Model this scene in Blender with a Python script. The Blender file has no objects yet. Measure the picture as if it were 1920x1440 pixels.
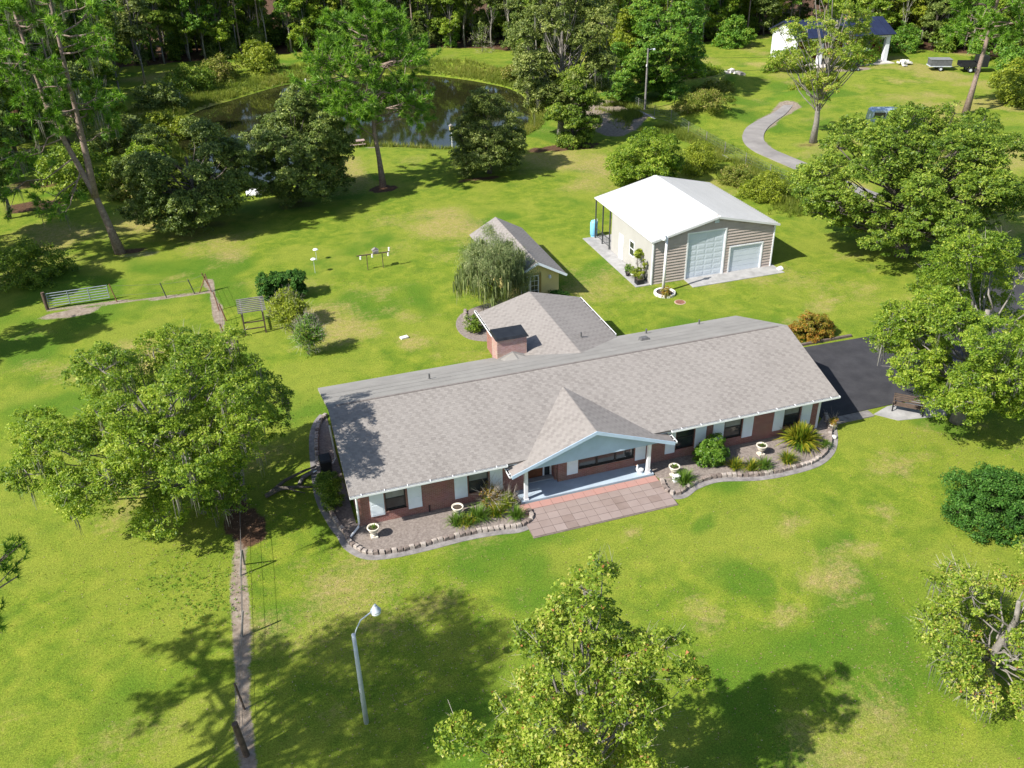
import bpy, math, random
import numpy as np
from mathutils import Matrix, Vector

SC = bpy.context.scene
COL = SC.collection
R = math.radians

# ---------------------------------------------------------------- camera
cam_d = bpy.data.cameras.new('camera')
cam = bpy.data.objects.new('camera', cam_d)
COL.objects.link(cam)
PITCH, ROLL, YAW = R(30.3376), R(-1.1394), R(17.7733)
fwd = Vector((math.sin(YAW) * math.cos(PITCH), math.cos(YAW) * math.cos(PITCH), -math.sin(PITCH)))
rgt = Vector((math.cos(YAW), -math.sin(YAW), 0))
upv = rgt.cross(fwd)
r2 = math.cos(ROLL) * rgt + math.sin(ROLL) * upv
u2 = -math.sin(ROLL) * rgt + math.cos(ROLL) * upv
cam.matrix_world = Matrix.Translation((0, 0, 28.5)) @ Matrix((r2, u2, -fwd)).transposed().to_4x4()
cam_d.sensor_fit = 'HORIZONTAL'
cam_d.sensor_width = 36.0
cam_d.lens = 1682.534 / 1920 * 36
cam_d.clip_end = 6000
SC.camera = cam

# ---------------------------------------------------------------- sky and sun
SUN_EL, SUN_AZ = R(43), R(14)          # shadows fall 14 degrees from +X towards +Y
wd = bpy.data.worlds.new('World')
SC.world = wd
wd.use_nodes = True
nt = wd.node_tree
nt.nodes.clear()
sky = nt.nodes.new('ShaderNodeTexSky')
sky.sky_type = 'NISHITA'
sky.sun_disc = False
sky.sun_elevation = SUN_EL
sky.sun_rotation = math.atan2(-math.cos(SUN_AZ), -math.sin(SUN_AZ))
bg = nt.nodes.new('ShaderNodeBackground')
bg.inputs[1].default_value = 0.105
ow = nt.nodes.new('ShaderNodeOutputWorld')
nt.links.new(sky.outputs[0], bg.inputs[0])
nt.links.new(bg.outputs[0], ow.inputs[0])
sl = bpy.data.lights.new('sun', 'SUN')
sl.energy = 5.0
sl.angle = R(0.53)
sl.color = (1.0, 0.955, 0.88)
so = bpy.data.objects.new('sun', sl)
COL.objects.link(so)
sd = Vector((math.cos(SUN_AZ) * math.cos(SUN_EL), math.sin(SUN_AZ) * math.cos(SUN_EL), -math.sin(SUN_EL)))
so.rotation_euler = sd.to_track_quat('-Z', 'Y').to_euler()
so.location = (-40, -10, 60)

SC.view_settings.view_transform = 'Standard'
SC.view_settings.look = 'None'
SC.view_settings.gamma = 1
SC.view_settings.use_curve_mapping = False
SC.view_settings.exposure = 0.86
SC.render.engine = 'CYCLES'
SC.cycles.max_bounces = 6
SC.cycles.diffuse_bounces = 3
SC.cycles.transmission_bounces = 4
SC.cycles.transparent_max_bounces = 8

# ---------------------------------------------------------------- materials
MATS = {}


def mat(name, col, rough=0.8, var=0.25, scale=3.0, bump=0.0, bscale=20.0, metal=0.0, spec=0.3, col2=None, detail=4.0, coord='Object'):
    """A procedural material: two noise octaves vary the colour, a finer one roughens the surface."""
    if name in MATS:
        return MATS[name]
    m = bpy.data.materials.new(name)
    m.use_nodes = True
    n = m.node_tree
    b = n.nodes['Principled BSDF']
    tc = n.nodes.new('ShaderNodeTexCoord')
    nz = n.nodes.new('ShaderNodeTexNoise')
    nz.inputs['Scale'].default_value = scale
    nz.inputs['Detail'].default_value = detail
    nz.inputs['Roughness'].default_value = 0.65
    n.links.new(tc.outputs[coord], nz.inputs['Vector'])
    rp = n.nodes.new('ShaderNodeValToRGB')
    c = np.array(col)
    c2 = np.array(col2) if col2 is not None else np.minimum(c * (1 + var), 0.95)
    rp.color_ramp.elements[0].position = 0.3
    rp.color_ramp.elements[1].position = 0.7
    lo = c * (1 - var) if col2 is None else c
    rp.color_ramp.elements[0].color = (*lo, 1)
    rp.color_ramp.elements[1].color = (*c2, 1)
    n.links.new(nz.outputs['Fac'], rp.inputs[0])
    n.links.new(rp.outputs[0], b.inputs['Base Color'])
    b.inputs['Roughness'].default_value = rough
    b.inputs['Metallic'].default_value = metal
    b.inputs['Specular IOR Level'].default_value = spec
    if bump:
        n2 = n.nodes.new('ShaderNodeTexNoise')
        n2.inputs['Scale'].default_value = bscale
        n2.inputs['Detail'].default_value = 5
        n.links.new(tc.outputs[coord], n2.inputs['Vector'])
        bp = n.nodes.new('ShaderNodeBump')
        bp.inputs['Strength'].default_value = bump
        bp.inputs['Distance'].default_value = 0.03
        n.links.new(n2.outputs['Fac'], bp.inputs['Height'])
        n.links.new(bp.outputs[0], b.inputs['Normal'])
    MATS[name] = m
    return m


def leafmat(name, stops, trans=0.42, rough=0.5, tmul=1.35, spec=0.3):
    """Foliage: colour from the per-leaf 'tint' value, light passing through the leaf."""
    if name in MATS:
        return MATS[name]
    m = bpy.data.materials.new(name)
    m.use_nodes = True
    n = m.node_tree
    b = n.nodes['Principled BSDF']
    at = n.nodes.new('ShaderNodeAttribute')
    at.attribute_name = 'tint'
    rp = n.nodes.new('ShaderNodeValToRGB')
    els = rp.color_ramp.elements
    while len(els) < len(stops):
        els.new(0.5)
    for e, (p, c) in zip(els, stops):
        e.position = p
        e.color = (*c, 1)
    n.links.new(at.outputs['Fac'], rp.inputs[0])
    n.links.new(rp.outputs[0], b.inputs['Base Color'])
    b.inputs['Roughness'].default_value = rough
    b.inputs['Specular IOR Level'].default_value = spec
    tr = n.nodes.new('ShaderNodeBsdfTranslucent')
    mx = n.nodes.new('ShaderNodeMix')
    mx.data_type = 'RGBA'
    mx.blend_type = 'MULTIPLY'
    mx.inputs[0].default_value = 1
    n.links.new(rp.outputs[0], mx.inputs[6])
    mx.inputs[7].default_value = (tmul * 1.1, tmul * 1.15, tmul * 0.55, 1)
    n.links.new(mx.outputs[2], tr.inputs[0])
    ms = n.nodes.new('ShaderNodeMixShader')
    ms.inputs[0].default_value = trans
    n.links.new(b.outputs[0], ms.inputs[1])
    n.links.new(tr.outputs[0], ms.inputs[2])
    out = n.nodes['Material Output']
    n.links.new(ms.outputs[0], out.inputs[0])
    MATS[name] = m
    return m


def tintmat(name, stops, rough=0.9, bump=0.0, bscale=30, nmix=0.3, nscale=1.2, spec=0.2):
    """Opaque pieces whose colour comes from the per-piece 'tint' value plus weathering noise."""
    if name in MATS:
        return MATS[name]
    m = bpy.data.materials.new(name)
    m.use_nodes = True
    n = m.node_tree
    b = n.nodes['Principled BSDF']
    at = n.nodes.new('ShaderNodeAttribute')
    at.attribute_name = 'tint'
    ge = n.nodes.new('ShaderNodeNewGeometry')
    nz = n.nodes.new('ShaderNodeTexNoise')
    nz.inputs['Scale'].default_value = nscale
    nz.inputs['Detail'].default_value = 6
    n.links.new(ge.outputs['Position'], nz.inputs['Vector'])
    ml = n.nodes.new('ShaderNodeMath')
    ml.operation = 'MULTIPLY_ADD'
    n.links.new(nz.outputs['Fac'], ml.inputs[0])
    ml.inputs[1].default_value = nmix * 2
    ad = n.nodes.new('ShaderNodeMath')
    ad.operation = 'SUBTRACT'
    n.links.new(at.outputs['Fac'], ad.inputs[0])
    ad.inputs[1].default_value = nmix
    n.links.new(ad.outputs[0], ml.inputs[2])
    rp = n.nodes.new('ShaderNodeValToRGB')
    els = rp.color_ramp.elements
    while len(els) < len(stops):
        els.new(0.5)
    for e, (p, c) in zip(els, stops):
        e.position = p
        e.color = (*c, 1)
    n.links.new(ml.outputs[0], rp.inputs[0])
    n.links.new(rp.outputs[0], b.inputs['Base Color'])
    b.inputs['Roughness'].default_value = rough
    b.inputs['Specular IOR Level'].default_value = spec
    if bump:
        n2 = n.nodes.new('ShaderNodeTexNoise')
        n2.inputs['Scale'].default_value = bscale
        n.links.new(ge.outputs['Position'], n2.inputs['Vector'])
        bp = n.nodes.new('ShaderNodeBump')
        bp.inputs['Strength'].default_value = bump
        bp.inputs['Distance'].default_value = 0.02
        n.links.new(n2.outputs['Fac'], bp.inputs['Height'])
        n.links.new(bp.outputs[0], b.inputs['Normal'])
    MATS[name] = m
    return m


def brickmat(name, c1, c2, mortar, bw=0.21, bh=0.075, rough=0.9):
    if name in MATS:
        return MATS[name]
    m = bpy.data.materials.new(name)
    m.use_nodes = True
    n = m.node_tree
    b = n.nodes['Principled BSDF']
    ge = n.nodes.new('ShaderNodeNewGeometry')
    sx = n.nodes.new('ShaderNodeSeparateXYZ')
    n.links.new(ge.outputs['Position'], sx.inputs[0])
    ad = n.nodes.new('ShaderNodeMath')
    ad.operation = 'ADD'
    n.links.new(sx.outputs[0], ad.inputs[0])
    n.links.new(sx.outputs[1], ad.inputs[1])
    cb = n.nodes.new('ShaderNodeCombineXYZ')
    n.links.new(ad.outputs[0], cb.inputs[0])
    n.links.new(sx.outputs[2], cb.inputs[1])
    br = n.nodes.new('ShaderNodeTexBrick')
    br.inputs['Scale'].default_value = 1
    br.inputs['Mortar Size'].default_value = 0.008
    br.inputs['Brick Width'].default_value = bw
    br.inputs['Row Height'].default_value = bh
    br.inputs['Color1'].default_value = (*c1, 1)
    br.inputs['Color2'].default_value = (*c2, 1)
    br.inputs['Mortar'].default_value = (*mortar, 1)
    n.links.new(cb.outputs[0], br.inputs['Vector'])
    nz = n.nodes.new('ShaderNodeTexNoise')
    nz.inputs['Scale'].default_value = 1.3
    nz.inputs['Detail'].default_value = 6
    n.links.new(ge.outputs['Position'], nz.inputs['Vector'])
    mx = n.nodes.new('ShaderNodeMix')
    mx.data_type = 'RGBA'
    mx.blend_type = 'OVERLAY'
    mx.inputs[0].default_value = 0.45
    n.links.new(br.outputs[0], mx.inputs[6])
    n.links.new(nz.outputs['Color'], mx.inputs[7])
    hs = n.nodes.new('ShaderNodeMix')
    hs.data_type = 'RGBA'
    hs.inputs[0].default_value = 0.55
    n.links.new(br.outputs[0], hs.inputs[6])
    n.links.new(mx.outputs[2], hs.inputs[7])
    n.links.new(hs.outputs[2], b.inputs['Base Color'])
    b.inputs['Roughness'].default_value = rough
    bp = n.nodes.new('ShaderNodeBump')
    bp.inputs['Strength'].default_value = 0.6
    bp.inputs['Distance'].default_value = 0.01
    bp.invert = True
    n.links.new(br.outputs['Fac'], bp.inputs['Height'])
    n.links.new(bp.outputs[0], b.inputs['Normal'])
    MATS[name] = m
    return m


# ---------------------------------------------------------------- mesh helpers
def np_mesh(name, v, f, tint=None, smooth=False):
    """Fast mesh from arrays: v (N,3), f (M,k) all faces with the same corner count."""
    v = np.asarray(v, dtype=np.float32).reshape(-1, 3)
    f = np.asarray(f, dtype=np.int32)
    me = bpy.data.meshes.new(name)
    k = f.shape[1]
    me.vertices.add(len(v))
    me.vertices.foreach_set('co', v.ravel())
    me.loops.add(f.size)
    me.loops.foreach_set('vertex_index', f.ravel())
    me.polygons.add(len(f))
    me.polygons.foreach_set('loop_start', np.arange(len(f), dtype=np.int32) * k)
    if tint is not None:
        a = me.attributes.new('tint', 'FLOAT', 'POINT')
        a.data.foreach_set('value', np.asarray(tint, dtype=np.float32))
    me.update(calc_edges=True)
    me.polygons.foreach_set('use_smooth', np.full(len(f), smooth, dtype=bool))
    return me


def wpos(o):
    p = Vector((0, 0, 0))
    while o is not None:
        p += o.location
        o = o.parent
    return p


def link(name, me, m, parent=None, loc=None):
    o = bpy.data.objects.new(name, me)
    COL.objects.link(o)
    if m is not None:
        me.materials.clear()
        me.materials.append(m)
    if parent is not None:
        o.parent = parent
    if loc is not None:
        o.location = loc
    return o


def tag(o, label=None, cat=None, group=None, kind=None):
    if label:
        o['label'] = label
    if cat:
        o['category'] = cat
    if group:
        o['group'] = group
    if kind:
        o['kind'] = kind
    return o


def thing(name, loc, label, cat, group=None):
    o = bpy.data.objects.new(name, None)
    COL.objects.link(o)
    o.location = (loc[0], loc[1], loc[2] if len(loc) > 2 else 0)
    o.empty_display_size = 0.3
    return tag(o, label, cat, group)


def dup(root, loc, rz=0.0, sc=1.0, label=None, group=None, parent=None):
    r = root.copy()
    COL.objects.link(r)
    if parent is None:
        r.location = loc
        r.rotation_euler = (0, 0, rz)
        r.scale = sc if hasattr(sc, '__len__') else (sc, sc, sc)
    else:
        r.parent = parent
    if label:
        r['label'] = label
    if group:
        r['group'] = group
    for ch in list(root.children):
        dup(ch, None, parent=r)
    return r


class MB:
    """Collects shapes in world coordinates; build() links them as one mesh object."""

    def __init__(s):
        s.v, s.f, s.t = [], [], []

    def add(s, vs, fs, t=0.5):
        n = len(s.v)
        s.v += [tuple(p) for p in vs]
        s.f += [tuple(i + n for i in q) for q in fs]
        s.t += [t] * len(vs)
        return s

    def box(s, x0, x1, y0, y1, z0, z1, t=0.5):
        return s.add([(x0, y0, z0), (x1, y0, z0), (x1, y1, z0), (x0, y1, z0), (x0, y0, z1), (x1, y0, z1), (x1, y1, z1), (x0, y1, z1)],
                     [(3, 2, 1, 0), (4, 5, 6, 7), (0, 1, 5, 4), (1, 2, 6, 5), (2, 3, 7, 6), (3, 0, 4, 7)], t)

    def obox(s, c, ax, ay, az, t=0.5):
        c, ax, ay, az = map(Vector, (c, ax, ay, az))
        vs = [c + i * ax + j * ay + k * az for k in (-1, 1) for i, j in ((-1, -1), (1, -1), (1, 1), (-1, 1))]
        return s.add(vs, [(3, 2, 1, 0), (4, 5, 6, 7), (0, 1, 5, 4), (1, 2, 6, 5), (2, 3, 7, 6), (3, 0, 4, 7)], t)

    def bar(s, a, b, w, h=None, t=0.5):
        """A square bar from a to b."""
        a, b = Vector(a), Vector(b)
        d = (b - a)
        L = d.length
        d.normalize()
        up = Vector((0, 0, 1)) if abs(d.z) < 0.95 else Vector((1, 0, 0))
        sx = d.cross(up).normalized()
        sy = sx.cross(d)
        return s.obox((a + b) / 2, d * L / 2, sx * w / 2, sy * (h or w) / 2, t)

    def prism(s, poly, z0, z1, t=0.5):
        n = len(poly)
        vs = [(p[0], p[1], z0) for p in poly] + [(p[0], p[1], z1) for p in poly]
        area = sum(poly[i][0] * poly[(i + 1) % n][1] - poly[(i + 1) % n][0] * poly[i][1] for i in range(n))
        fs = [tuple(range(n - 1, -1, -1)), tuple(range(n, 2 * n))] + [(i, (i + 1) % n, n + (i + 1) % n, n + i) for i in range(n)]
        if area < 0:
            fs = [tuple(reversed(q)) for q in fs]
        return s.add(vs, fs, t)

    def extrude(s, poly3, vec, t=0.5):
        """A flat 3D polygon swept along vec."""
        n = len(poly3)
        vec = Vector(vec)
        vs = [Vector(p) for p in poly3] + [Vector(p) + vec for p in poly3]
        return s.add(vs, [tuple(range(n - 1, -1, -1)), tuple(range(n, 2 * n))] + [(i, (i + 1) % n, n + (i + 1) % n, n + i) for i in range(n)], t)

    def tube(s, path, rad, n=8, cap=True, t=0.5):
        path = [Vector(p) for p in path]
        if not hasattr(rad, '__len__'):
            rad = [rad] * len(path)
        b0 = len(s.v)
        vs, fs = [], []
        up = Vector((0.13, 0.31, 0.94)).normalized()
        for i, p in enumerate(path):
            d = (path[min(i + 1, len(path) - 1)] - path[max(i - 1, 0)]).normalized()
            if abs(d.dot(up)) > 0.97:
                sx = d.cross(Vector((1, 0.2, 0))).normalized()
            else:
                sx = d.cross(up).normalized()
            if i and sx.dot(px) < 0:
                pass
            px = sx
            sy = d.cross(sx)
            for k in range(n):
                a = 2 * math.pi * k / n
                vs.append(p + (sx * math.cos(a) + sy * math.sin(a)) * rad[i])
        for i in range(len(path) - 1):
            for k in range(n):
                fs.append((i * n + k, i * n + (k + 1) % n, (i + 1) * n + (k + 1) % n, (i + 1) * n + k))
        if cap:
            fs.append(tuple(range(n - 1, -1, -1)))
            fs.append(tuple(range((len(path) - 1) * n, len(path) * n)))
        return s.add(vs, fs, t)

    def lathe(s, c, prof, n=16, t=0.5):
        vs, fs = [], []
        for r, z in prof:
            for k in range(n):
                a = 2 * math.pi * k / n
                vs.append((c[0] + r * math.cos(a), c[1] + r * math.sin(a), c[2] + z))
        for i in range(len(prof) - 1):
            for k in range(n):
                fs.append((i * n + k, i * n + (k + 1) % n, (i + 1) * n + (k + 1) % n, (i + 1) * n + k))
        fs.append(tuple(range(n - 1, -1, -1)))
        fs.append(tuple(range((len(prof) - 1) * n, len(prof) * n)))
        return s.add(vs, fs, t)

    def build(s, name, m, parent=None, smooth=False):
        off = wpos(parent) if parent is not None else Vector((0, 0, 0))
        me = bpy.data.meshes.new(name)
        me.from_pydata([tuple(Vector(p) - off) for p in s.v], [], s.f)
        a = me.attributes.new('tint', 'FLOAT', 'POINT')
        a.data.foreach_set('value', s.t)
        me.update()
        if smooth:
            me.polygons.foreach_set('use_smooth', [True] * len(me.polygons))
        return link(name, me, m, parent)

    def build_at(s, name, m, loc, smooth=False):
        """A top-level object with its origin at loc."""
        o = s.build(name, m, None, smooth)
        L = Vector((loc[0], loc[1], loc[2] if len(loc) > 2 else 0))
        o.data.transform(Matrix.Translation(-L))
        o.location = L
        return o


def vnoise(x, y, sc, seed):
    """Smooth value noise on arrays, 0..1."""
    rs = np.random.RandomState(seed)
    g = rs.rand(64, 64)
    u, w = x / sc + 1000.3, y / sc + 1000.7
    i, j = np.floor(u).astype(int), np.floor(w).astype(int)
    a, b = u - i, w - j
    a = a * a * (3 - 2 * a)
    b = b * b * (3 - 2 * b)
    i0, i1, j0, j1 = i % 64, (i + 1) % 64, j % 64, (j + 1) % 64
    return (g[i0, j0] * (1 - a) + g[i1, j0] * a) * (1 - b) + (g[i0, j1] * (1 - a) + g[i1, j1] * a) * b


def fbm(x, y, sc, seed, o=4):
    r, amp, tot = 0, 1.0, 0
    for k in range(o):
        r = r + amp * vnoise(x, y, sc / 2 ** k, seed + k)
        tot += amp
        amp *= 0.55
    return r / tot


def poly_sd(x, y, poly):
    """Signed distance to a polygon on arrays, negative inside."""
    P = np.array(poly, dtype=float)
    d = np.full(x.shape, 1e9)
    ins = np.zeros(x.shape, dtype=bool)
    for a, b in zip(P, np.roll(P, -1, 0)):
        e = b - a
        tt = np.clip(((x - a[0]) * e[0] + (y - a[1]) * e[1]) / (e @ e), 0, 1)
        d = np.minimum(d, np.hypot(x - a[0] - tt * e[0], y - a[1] - tt * e[1]))
        c = ((a[1] > y) != (b[1] > y)) & (x < (b[0] - a[0]) * (y - a[1]) / (b[1] - a[1] + 1e-12) + a[0])
        ins ^= c
    return np.where(ins, -d, d)


def line_d(x, y, pts):
    P = np.array([p[:2] for p in pts], dtype=float)
    d = np.full(x.shape, 1e9)
    for a, b in zip(P[:-1], P[1:]):
        e = b - a
        tt = np.clip(((x - a[0]) * e[0] + (y - a[1]) * e[1]) / (e @ e), 0, 1)
        d = np.minimum(d, np.hypot(x - a[0] - tt * e[0], y - a[1] - tt * e[1]))
    return d


def smooth_path(pts, n=8, closed=False):
    P = [np.array(p[:2], dtype=float) for p in pts]
    out = []
    N = len(P)
    for i in range(N if closed else N - 1):
        p0 = P[(i - 1) % N] if closed or i > 0 else P[i]
        p1, p2 = P[i], P[(i + 1) % N]
        p3 = P[(i + 2) % N] if closed or i + 2 < N else p2
        for k in range(n):
            t = k / n
            out.append(0.5 * ((2 * p1) + (-p0 + p2) * t + (2 * p0 - 5 * p1 + 4 * p2 - p3) * t * t + (-p0 + 3 * p1 - 3 * p2 + p3) * t ** 3))
    if not closed:
        out.append(P[-1])
    return [tuple(map(float, q)) for q in out]

# ================================================================ THE GROUND
POND = smooth_path([(-5, 122), (-3, 108), (-0.5, 97.5), (2.2, 93.6), (6, 95), (9.5, 103), (14, 106), (19, 104.8), (25.5, 101), (31, 101.5), (37, 107),
                    (40.5, 117), (41.5, 126), (38.7, 133.5), (32, 142), (22, 145.5), (12, 144), (4, 137), (-2, 131)], 5, True)
FENCE = [(-2.71, 70.20), (-2.20, 63.31), (-1.79, 58.25), (-1.93, 48.46), (-2.21, 39.32), (-2.57, 33.97), (-2.77, 29.85), (-2.91, 26.08), (-2.96, 23.33), (-2.98, 21.53)]
CROSS = [(-2.48, 67.73), (-5.86, 67.84), (-9.48, 68.37), (-14.22, 68.74)]
TREELINE = [(-60, 90), (-34, 92), (-24, 108), (-20, 140), (-15.3, 165.4), (1.5, 167), (15.8, 167), (37.4, 162), (46, 158), (52, 150), (70, 146), (93, 149), (108, 150),
            (110, 136), (114, 124), (122, 112), (140, 100), (170, 90)]
FOREST = TREELINE + [(400, 90), (400, 700), (-300, 700), (-300, 90)]

xs = np.concatenate([[-2500, -900, -420, -240, -160, -120], np.arange(-95, -18, 1.2), np.arange(-18, 44, 0.42), np.arange(44, 120, 0.8), np.arange(120, 190, 3),
                     [200, 240, 320, 500, 1000, 2600]])
ys = np.concatenate([[-1500, -400, -120, -50, -20], np.arange(-8, 11, 1.5), np.arange(11, 72, 0.42), np.arange(72, 150, 0.6), np.arange(150, 200, 2.0),
                     [206, 220, 250, 300, 420, 700, 1400, 4000]])
GX, GY = np.meshgrid(xs, ys)
psd = poly_sd(GX, GY, POND)
z = np.where(psd < 3.0, -0.55 * np.clip((3.0 - psd) / 3.2, 0, 1) ** 1.5 - np.clip(-psd, 0, 3) * 0.35, 0)
MOUNDS = [((58.5, 100.5), 5.0, 2.6, 1.5, 0.3), ((63, 109.5), 3.5, 2.2, 1.0, 0.2), ((71, 118), 4.5, 2.6, 1.1, -0.2), ((66, 123), 4.5, 2.0, 1.0, 0.5), ((76, 106), 4.0, 2.5, 0.8, 0.2),
          ((12, 151), 14, 2.5, 0.7, 0.0), ((40, 145), 6, 3, 0.7, -0.6), ((-9, 125), 3.5, 8, 0.6, 0.0)]
for (mx_, my_), ra, rb, h, an in MOUNDS:
    ca, sa = math.cos(an), math.sin(an)
    u, w = (GX - mx_) * ca + (GY - my_) * sa, -(GX - mx_) * sa + (GY - my_) * ca
    z = z + h * np.exp(-((u / ra) ** 2 + (w / rb) ** 2)) * (0.8 + 0.5 * fbm(GX, GY, 2.0, 31))
far = np.clip((GY - 75) / 30, 0, 1)
z = z + far * 0.12 * (fbm(GX, GY, 9, 3) - 0.5)
dirt = np.zeros_like(z)
mulch = np.zeros_like(z)
dry = 0.75 * np.clip((fbm(GX, GY, 7, 11, 5) - 0.47) * 3.6, 0, 1)
lush = np.clip((fbm(GX, GY, 6.5, 41, 4) - 0.5) * 4.0, 0, 1)
nzv = 0.6 * (fbm(GX, GY, 1.1, 7, 4) - 0.5) + 0.8 * (fbm(GX, GY, 3.1, 71, 3) - 0.5)


def spot(arr, c, rx, ry, a=1.0, soft=0.55, rot=0.0, n=0.9):
    ca, sa = math.cos(rot), math.sin(rot)
    u, w = (GX - c[0]) * ca + (GY - c[1]) * sa, -(GX - c[0]) * sa + (GY - c[1]) * ca
    d = np.hypot(u / rx, w / ry) + nzv * n
    np.maximum(arr, a * np.clip((1 - d) / soft, 0, 1), out=arr)


def band(arr, pts, w, a=1.0, soft=0.5, n=0.8):
    d = line_d(GX, GY, pts) / w + nzv * n
    np.maximum(arr, a * np.clip((1 - d) / soft, 0, 1), out=arr)


band(mulch, FENCE[3:], 0.80, 0.36, 0.5, 1.4)
band(dirt, FENCE[3:], 0.48, 1.0, 0.5, 0.7)
band(dirt, FENCE[:4], 0.42, 0.9)
band(dirt, CROSS, 0.45, 0.7)
spot(dirt, (-12.70, 67.40), 2.6, 1.1, 0.9)
spot(mulch, (-2.15, 38.15), 1.0, 2.6, 1.0, 0.4, 0.15)
spot(mulch, (14.90, 87.82), 1.7, 1.3, 1.0, 0.25, 0, 0.4)
spot(mulch, (-17.94, 95.19), 4.5, 2.2, 0.9)
spot(mulch, (-19.30, 102.89), 5, 3, 0.6)
spot(mulch, (-8.80, 79.13), 2.2, 1.3, 0.7)
spot(dirt, (-8.55, 78.01), 3.2, 1.2, 0.5)
spot(mulch, (6.26, 85.81), 4, 1.8, 0.5)
spot(mulch, (24.99, 87.42), 4.2, 1.2, 0.7)
spot(mulch, (37.50, 95.25), 5.5, 2.0, 0.9)
spot(dirt, (47.26, 110.32), 4.0, 9, 1.0, 0.5, -0.25)
band(dirt, [(47.20, 115.19), (45.39, 103.67), (44.89, 98.46), (51.37, 105.56)], 2.6, 0.95, 0.6, 0.8)
spot(dirt, (50.98, 108.78), 2.5, 6, 0.8, 0.6, -0.1)
spot(dirt, (16.90, 103.52), 2.0, 1.0, 0.6)
spot(dirt, (42.48, 113.88), 3, 8, 0.5)
spot(mulch, (63.42, 85.54), 2.2, 1.6, 0.55)
spot(mulch, (-2, 83.2), 2.6, 1.8, 0.5)
spot(dirt, (93.41, 118.43), 4, 1.6, 0.95)
spot(dirt, (71.36, 101.90), 2.2, 1.8, 0.9)
spot(dirt, (81.18, 111.54), 3, 1.0, 0.5)
band(dirt, [(52.55, 109.70), (52.84, 94.72), (52.24, 80.61), (52.24, 71.82)], 0.55, 0.5)
DRY = [((22.92, 24.61), 2.2, 1.5, 0.95), ((27.93, 28.13), 1.2, 1.4, 0.8), ((20.20, 23.45), 1.6, 0.9, 0.8), ((15.71, 30.72), 0.8, 0.5, 0.9), ((22.95, 21.65), 1.3, 0.8, 0.7), ((16.28, 24.82), 1.0, 1.3, 0.7),
       ((23.35, 28.65), 1.0, 0.6, 0.7), ((25.65, 25.96), 1.2, 0.9, 0.8), ((9.80, 58.86), 2.6, 3.2, 0.75), ((10.32, 54.21), 1.6, 1.6, 0.85), ((10.47, 63.09), 2.2, 1.2, 0.6), ((2.37, 55.89), 0.9, 0.7, 0.7), ((-8.00, 25.74), 0.8, 0.5, 0.9),
       ((10.97, 51.53), 1.0, 0.8, 0.8), ((23.55, 66.85), 1.5, 4, 0.5), ((25.78, 57.36), 2.5, 1.2, 0.6), ((41.06, 50.12), 4, 1.6, 0.8), ((47.61, 56.47), 2.6, 3, 0.8), ((0.32, 79.01), 4, 1.2, 0.7), ((-5.13, 71.68), 4, 0.9, 0.6),
       ((36.72, 33.86), 2.5, 1.6, 0.75), ((32.17, 30.99), 2.4, 1.4, 0.75), ((26.52, 32.49), 1.2, 0.8, 0.6), ((27.08, 20.04), 2, 2, 0.5), ((19.21, 96.88), 4, 3, 0.5), ((32.09, 87.57), 5, 3, 0.6), ((37.75, 89.50), 4, 3, 0.7),
       ((0.12, 33.79), 1.0, 0.7, 0.7), ((1.28, 28.43), 2.0, 1.0, 0.75), ((-1.68, 30.12), 1.2, 0.8, 0.7), ((5.68, 29.24), 2.2, 1.2, 0.6), ((0.31, 24.96), 1.6, 0.8, 0.6), ((-14.99, 65.28), 2.5, 2, 0.5), ((37.27, 55.74), 2, 1.5, 0.5), ((35.66, 47.44), 2.4, 1.0, 0.6)]
for c, rx, ry, a in DRY:
    spot(dry, c, rx * 1.25, ry * 1.25, a * 0.92, 1.0, 0.3, 2.0)
band(dry, [(11.21, 23.57), (14.81, 23.48), (17.78, 23.36), (20.14, 23.23), (24.12, 23.18)], 0.16, 0.5, 0.8, 0.8)
band(dry, [(14.67, 22.76), (17.37, 22.68), (19.88, 22.56)], 0.12, 0.4, 0.8, 0.8)
ND_ = [(58.34, 67.75), (57.75, 73.60), (57.69, 79.06), (57.46, 82.51), (57.43, 86.09), (58.65, 89.87), (61.49, 93.82), (64.97, 96.78), (68.20, 99.22), (72.02, 102.89)]
band(dirt, ND_, 1.75, 0.75, 0.5, 0.7)
for c, rx, ry in [((19.26, 26.27), 1.0, 2.2), ((25.91, 27.10), 1.4, 1.0), ((20.43, 30.80), 2.2, 0.8), ((19.82, 21.32), 2.0, 1.0), ((8.10, 71.45), 8, 3), ((21.17, 74.60), 6, 5), ((-15.68, 71.30), 3, 1.5), ((32.38, 76.51), 4, 4), ((1.84, 48.39), 2.5, 2)]:
    spot(lush, c, rx * 1.3, ry * 1.1, 0.8, 1.0, 0.5, 2.4)
fsd = poly_sd(GX, GY, FOREST)
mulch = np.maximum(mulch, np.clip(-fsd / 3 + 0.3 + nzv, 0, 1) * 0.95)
mulch = np.maximum(mulch, 0.85 * np.clip((0.4 - psd) / 1.0, 0, 1) * (psd > -9))
dry = np.maximum(dry, np.clip((GX - 54) / 3, 0, 1) * np.clip((GY - 60) / 10, 0, 1) * np.clip((fbm(GX, GY, 7, 21) - 0.42) * 4, 0, 0.7))
bank = np.clip(1 - np.abs(psd - 3.2) / 3.2, 0, 1) * (GY > 115)
dry = np.maximum(dry, bank * (0.35 + nzv))
nr, nc = GX.shape
idx = np.arange(nr * nc).reshape(nr, nc)
gf = np.stack([idx[:-1, :-1], idx[:-1, 1:], idx[1:, 1:], idx[1:, :-1]], -1).reshape(-1, 4)
gme = np_mesh('lawn', np.stack([GX, GY, z], -1), gf, None, True)
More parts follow.
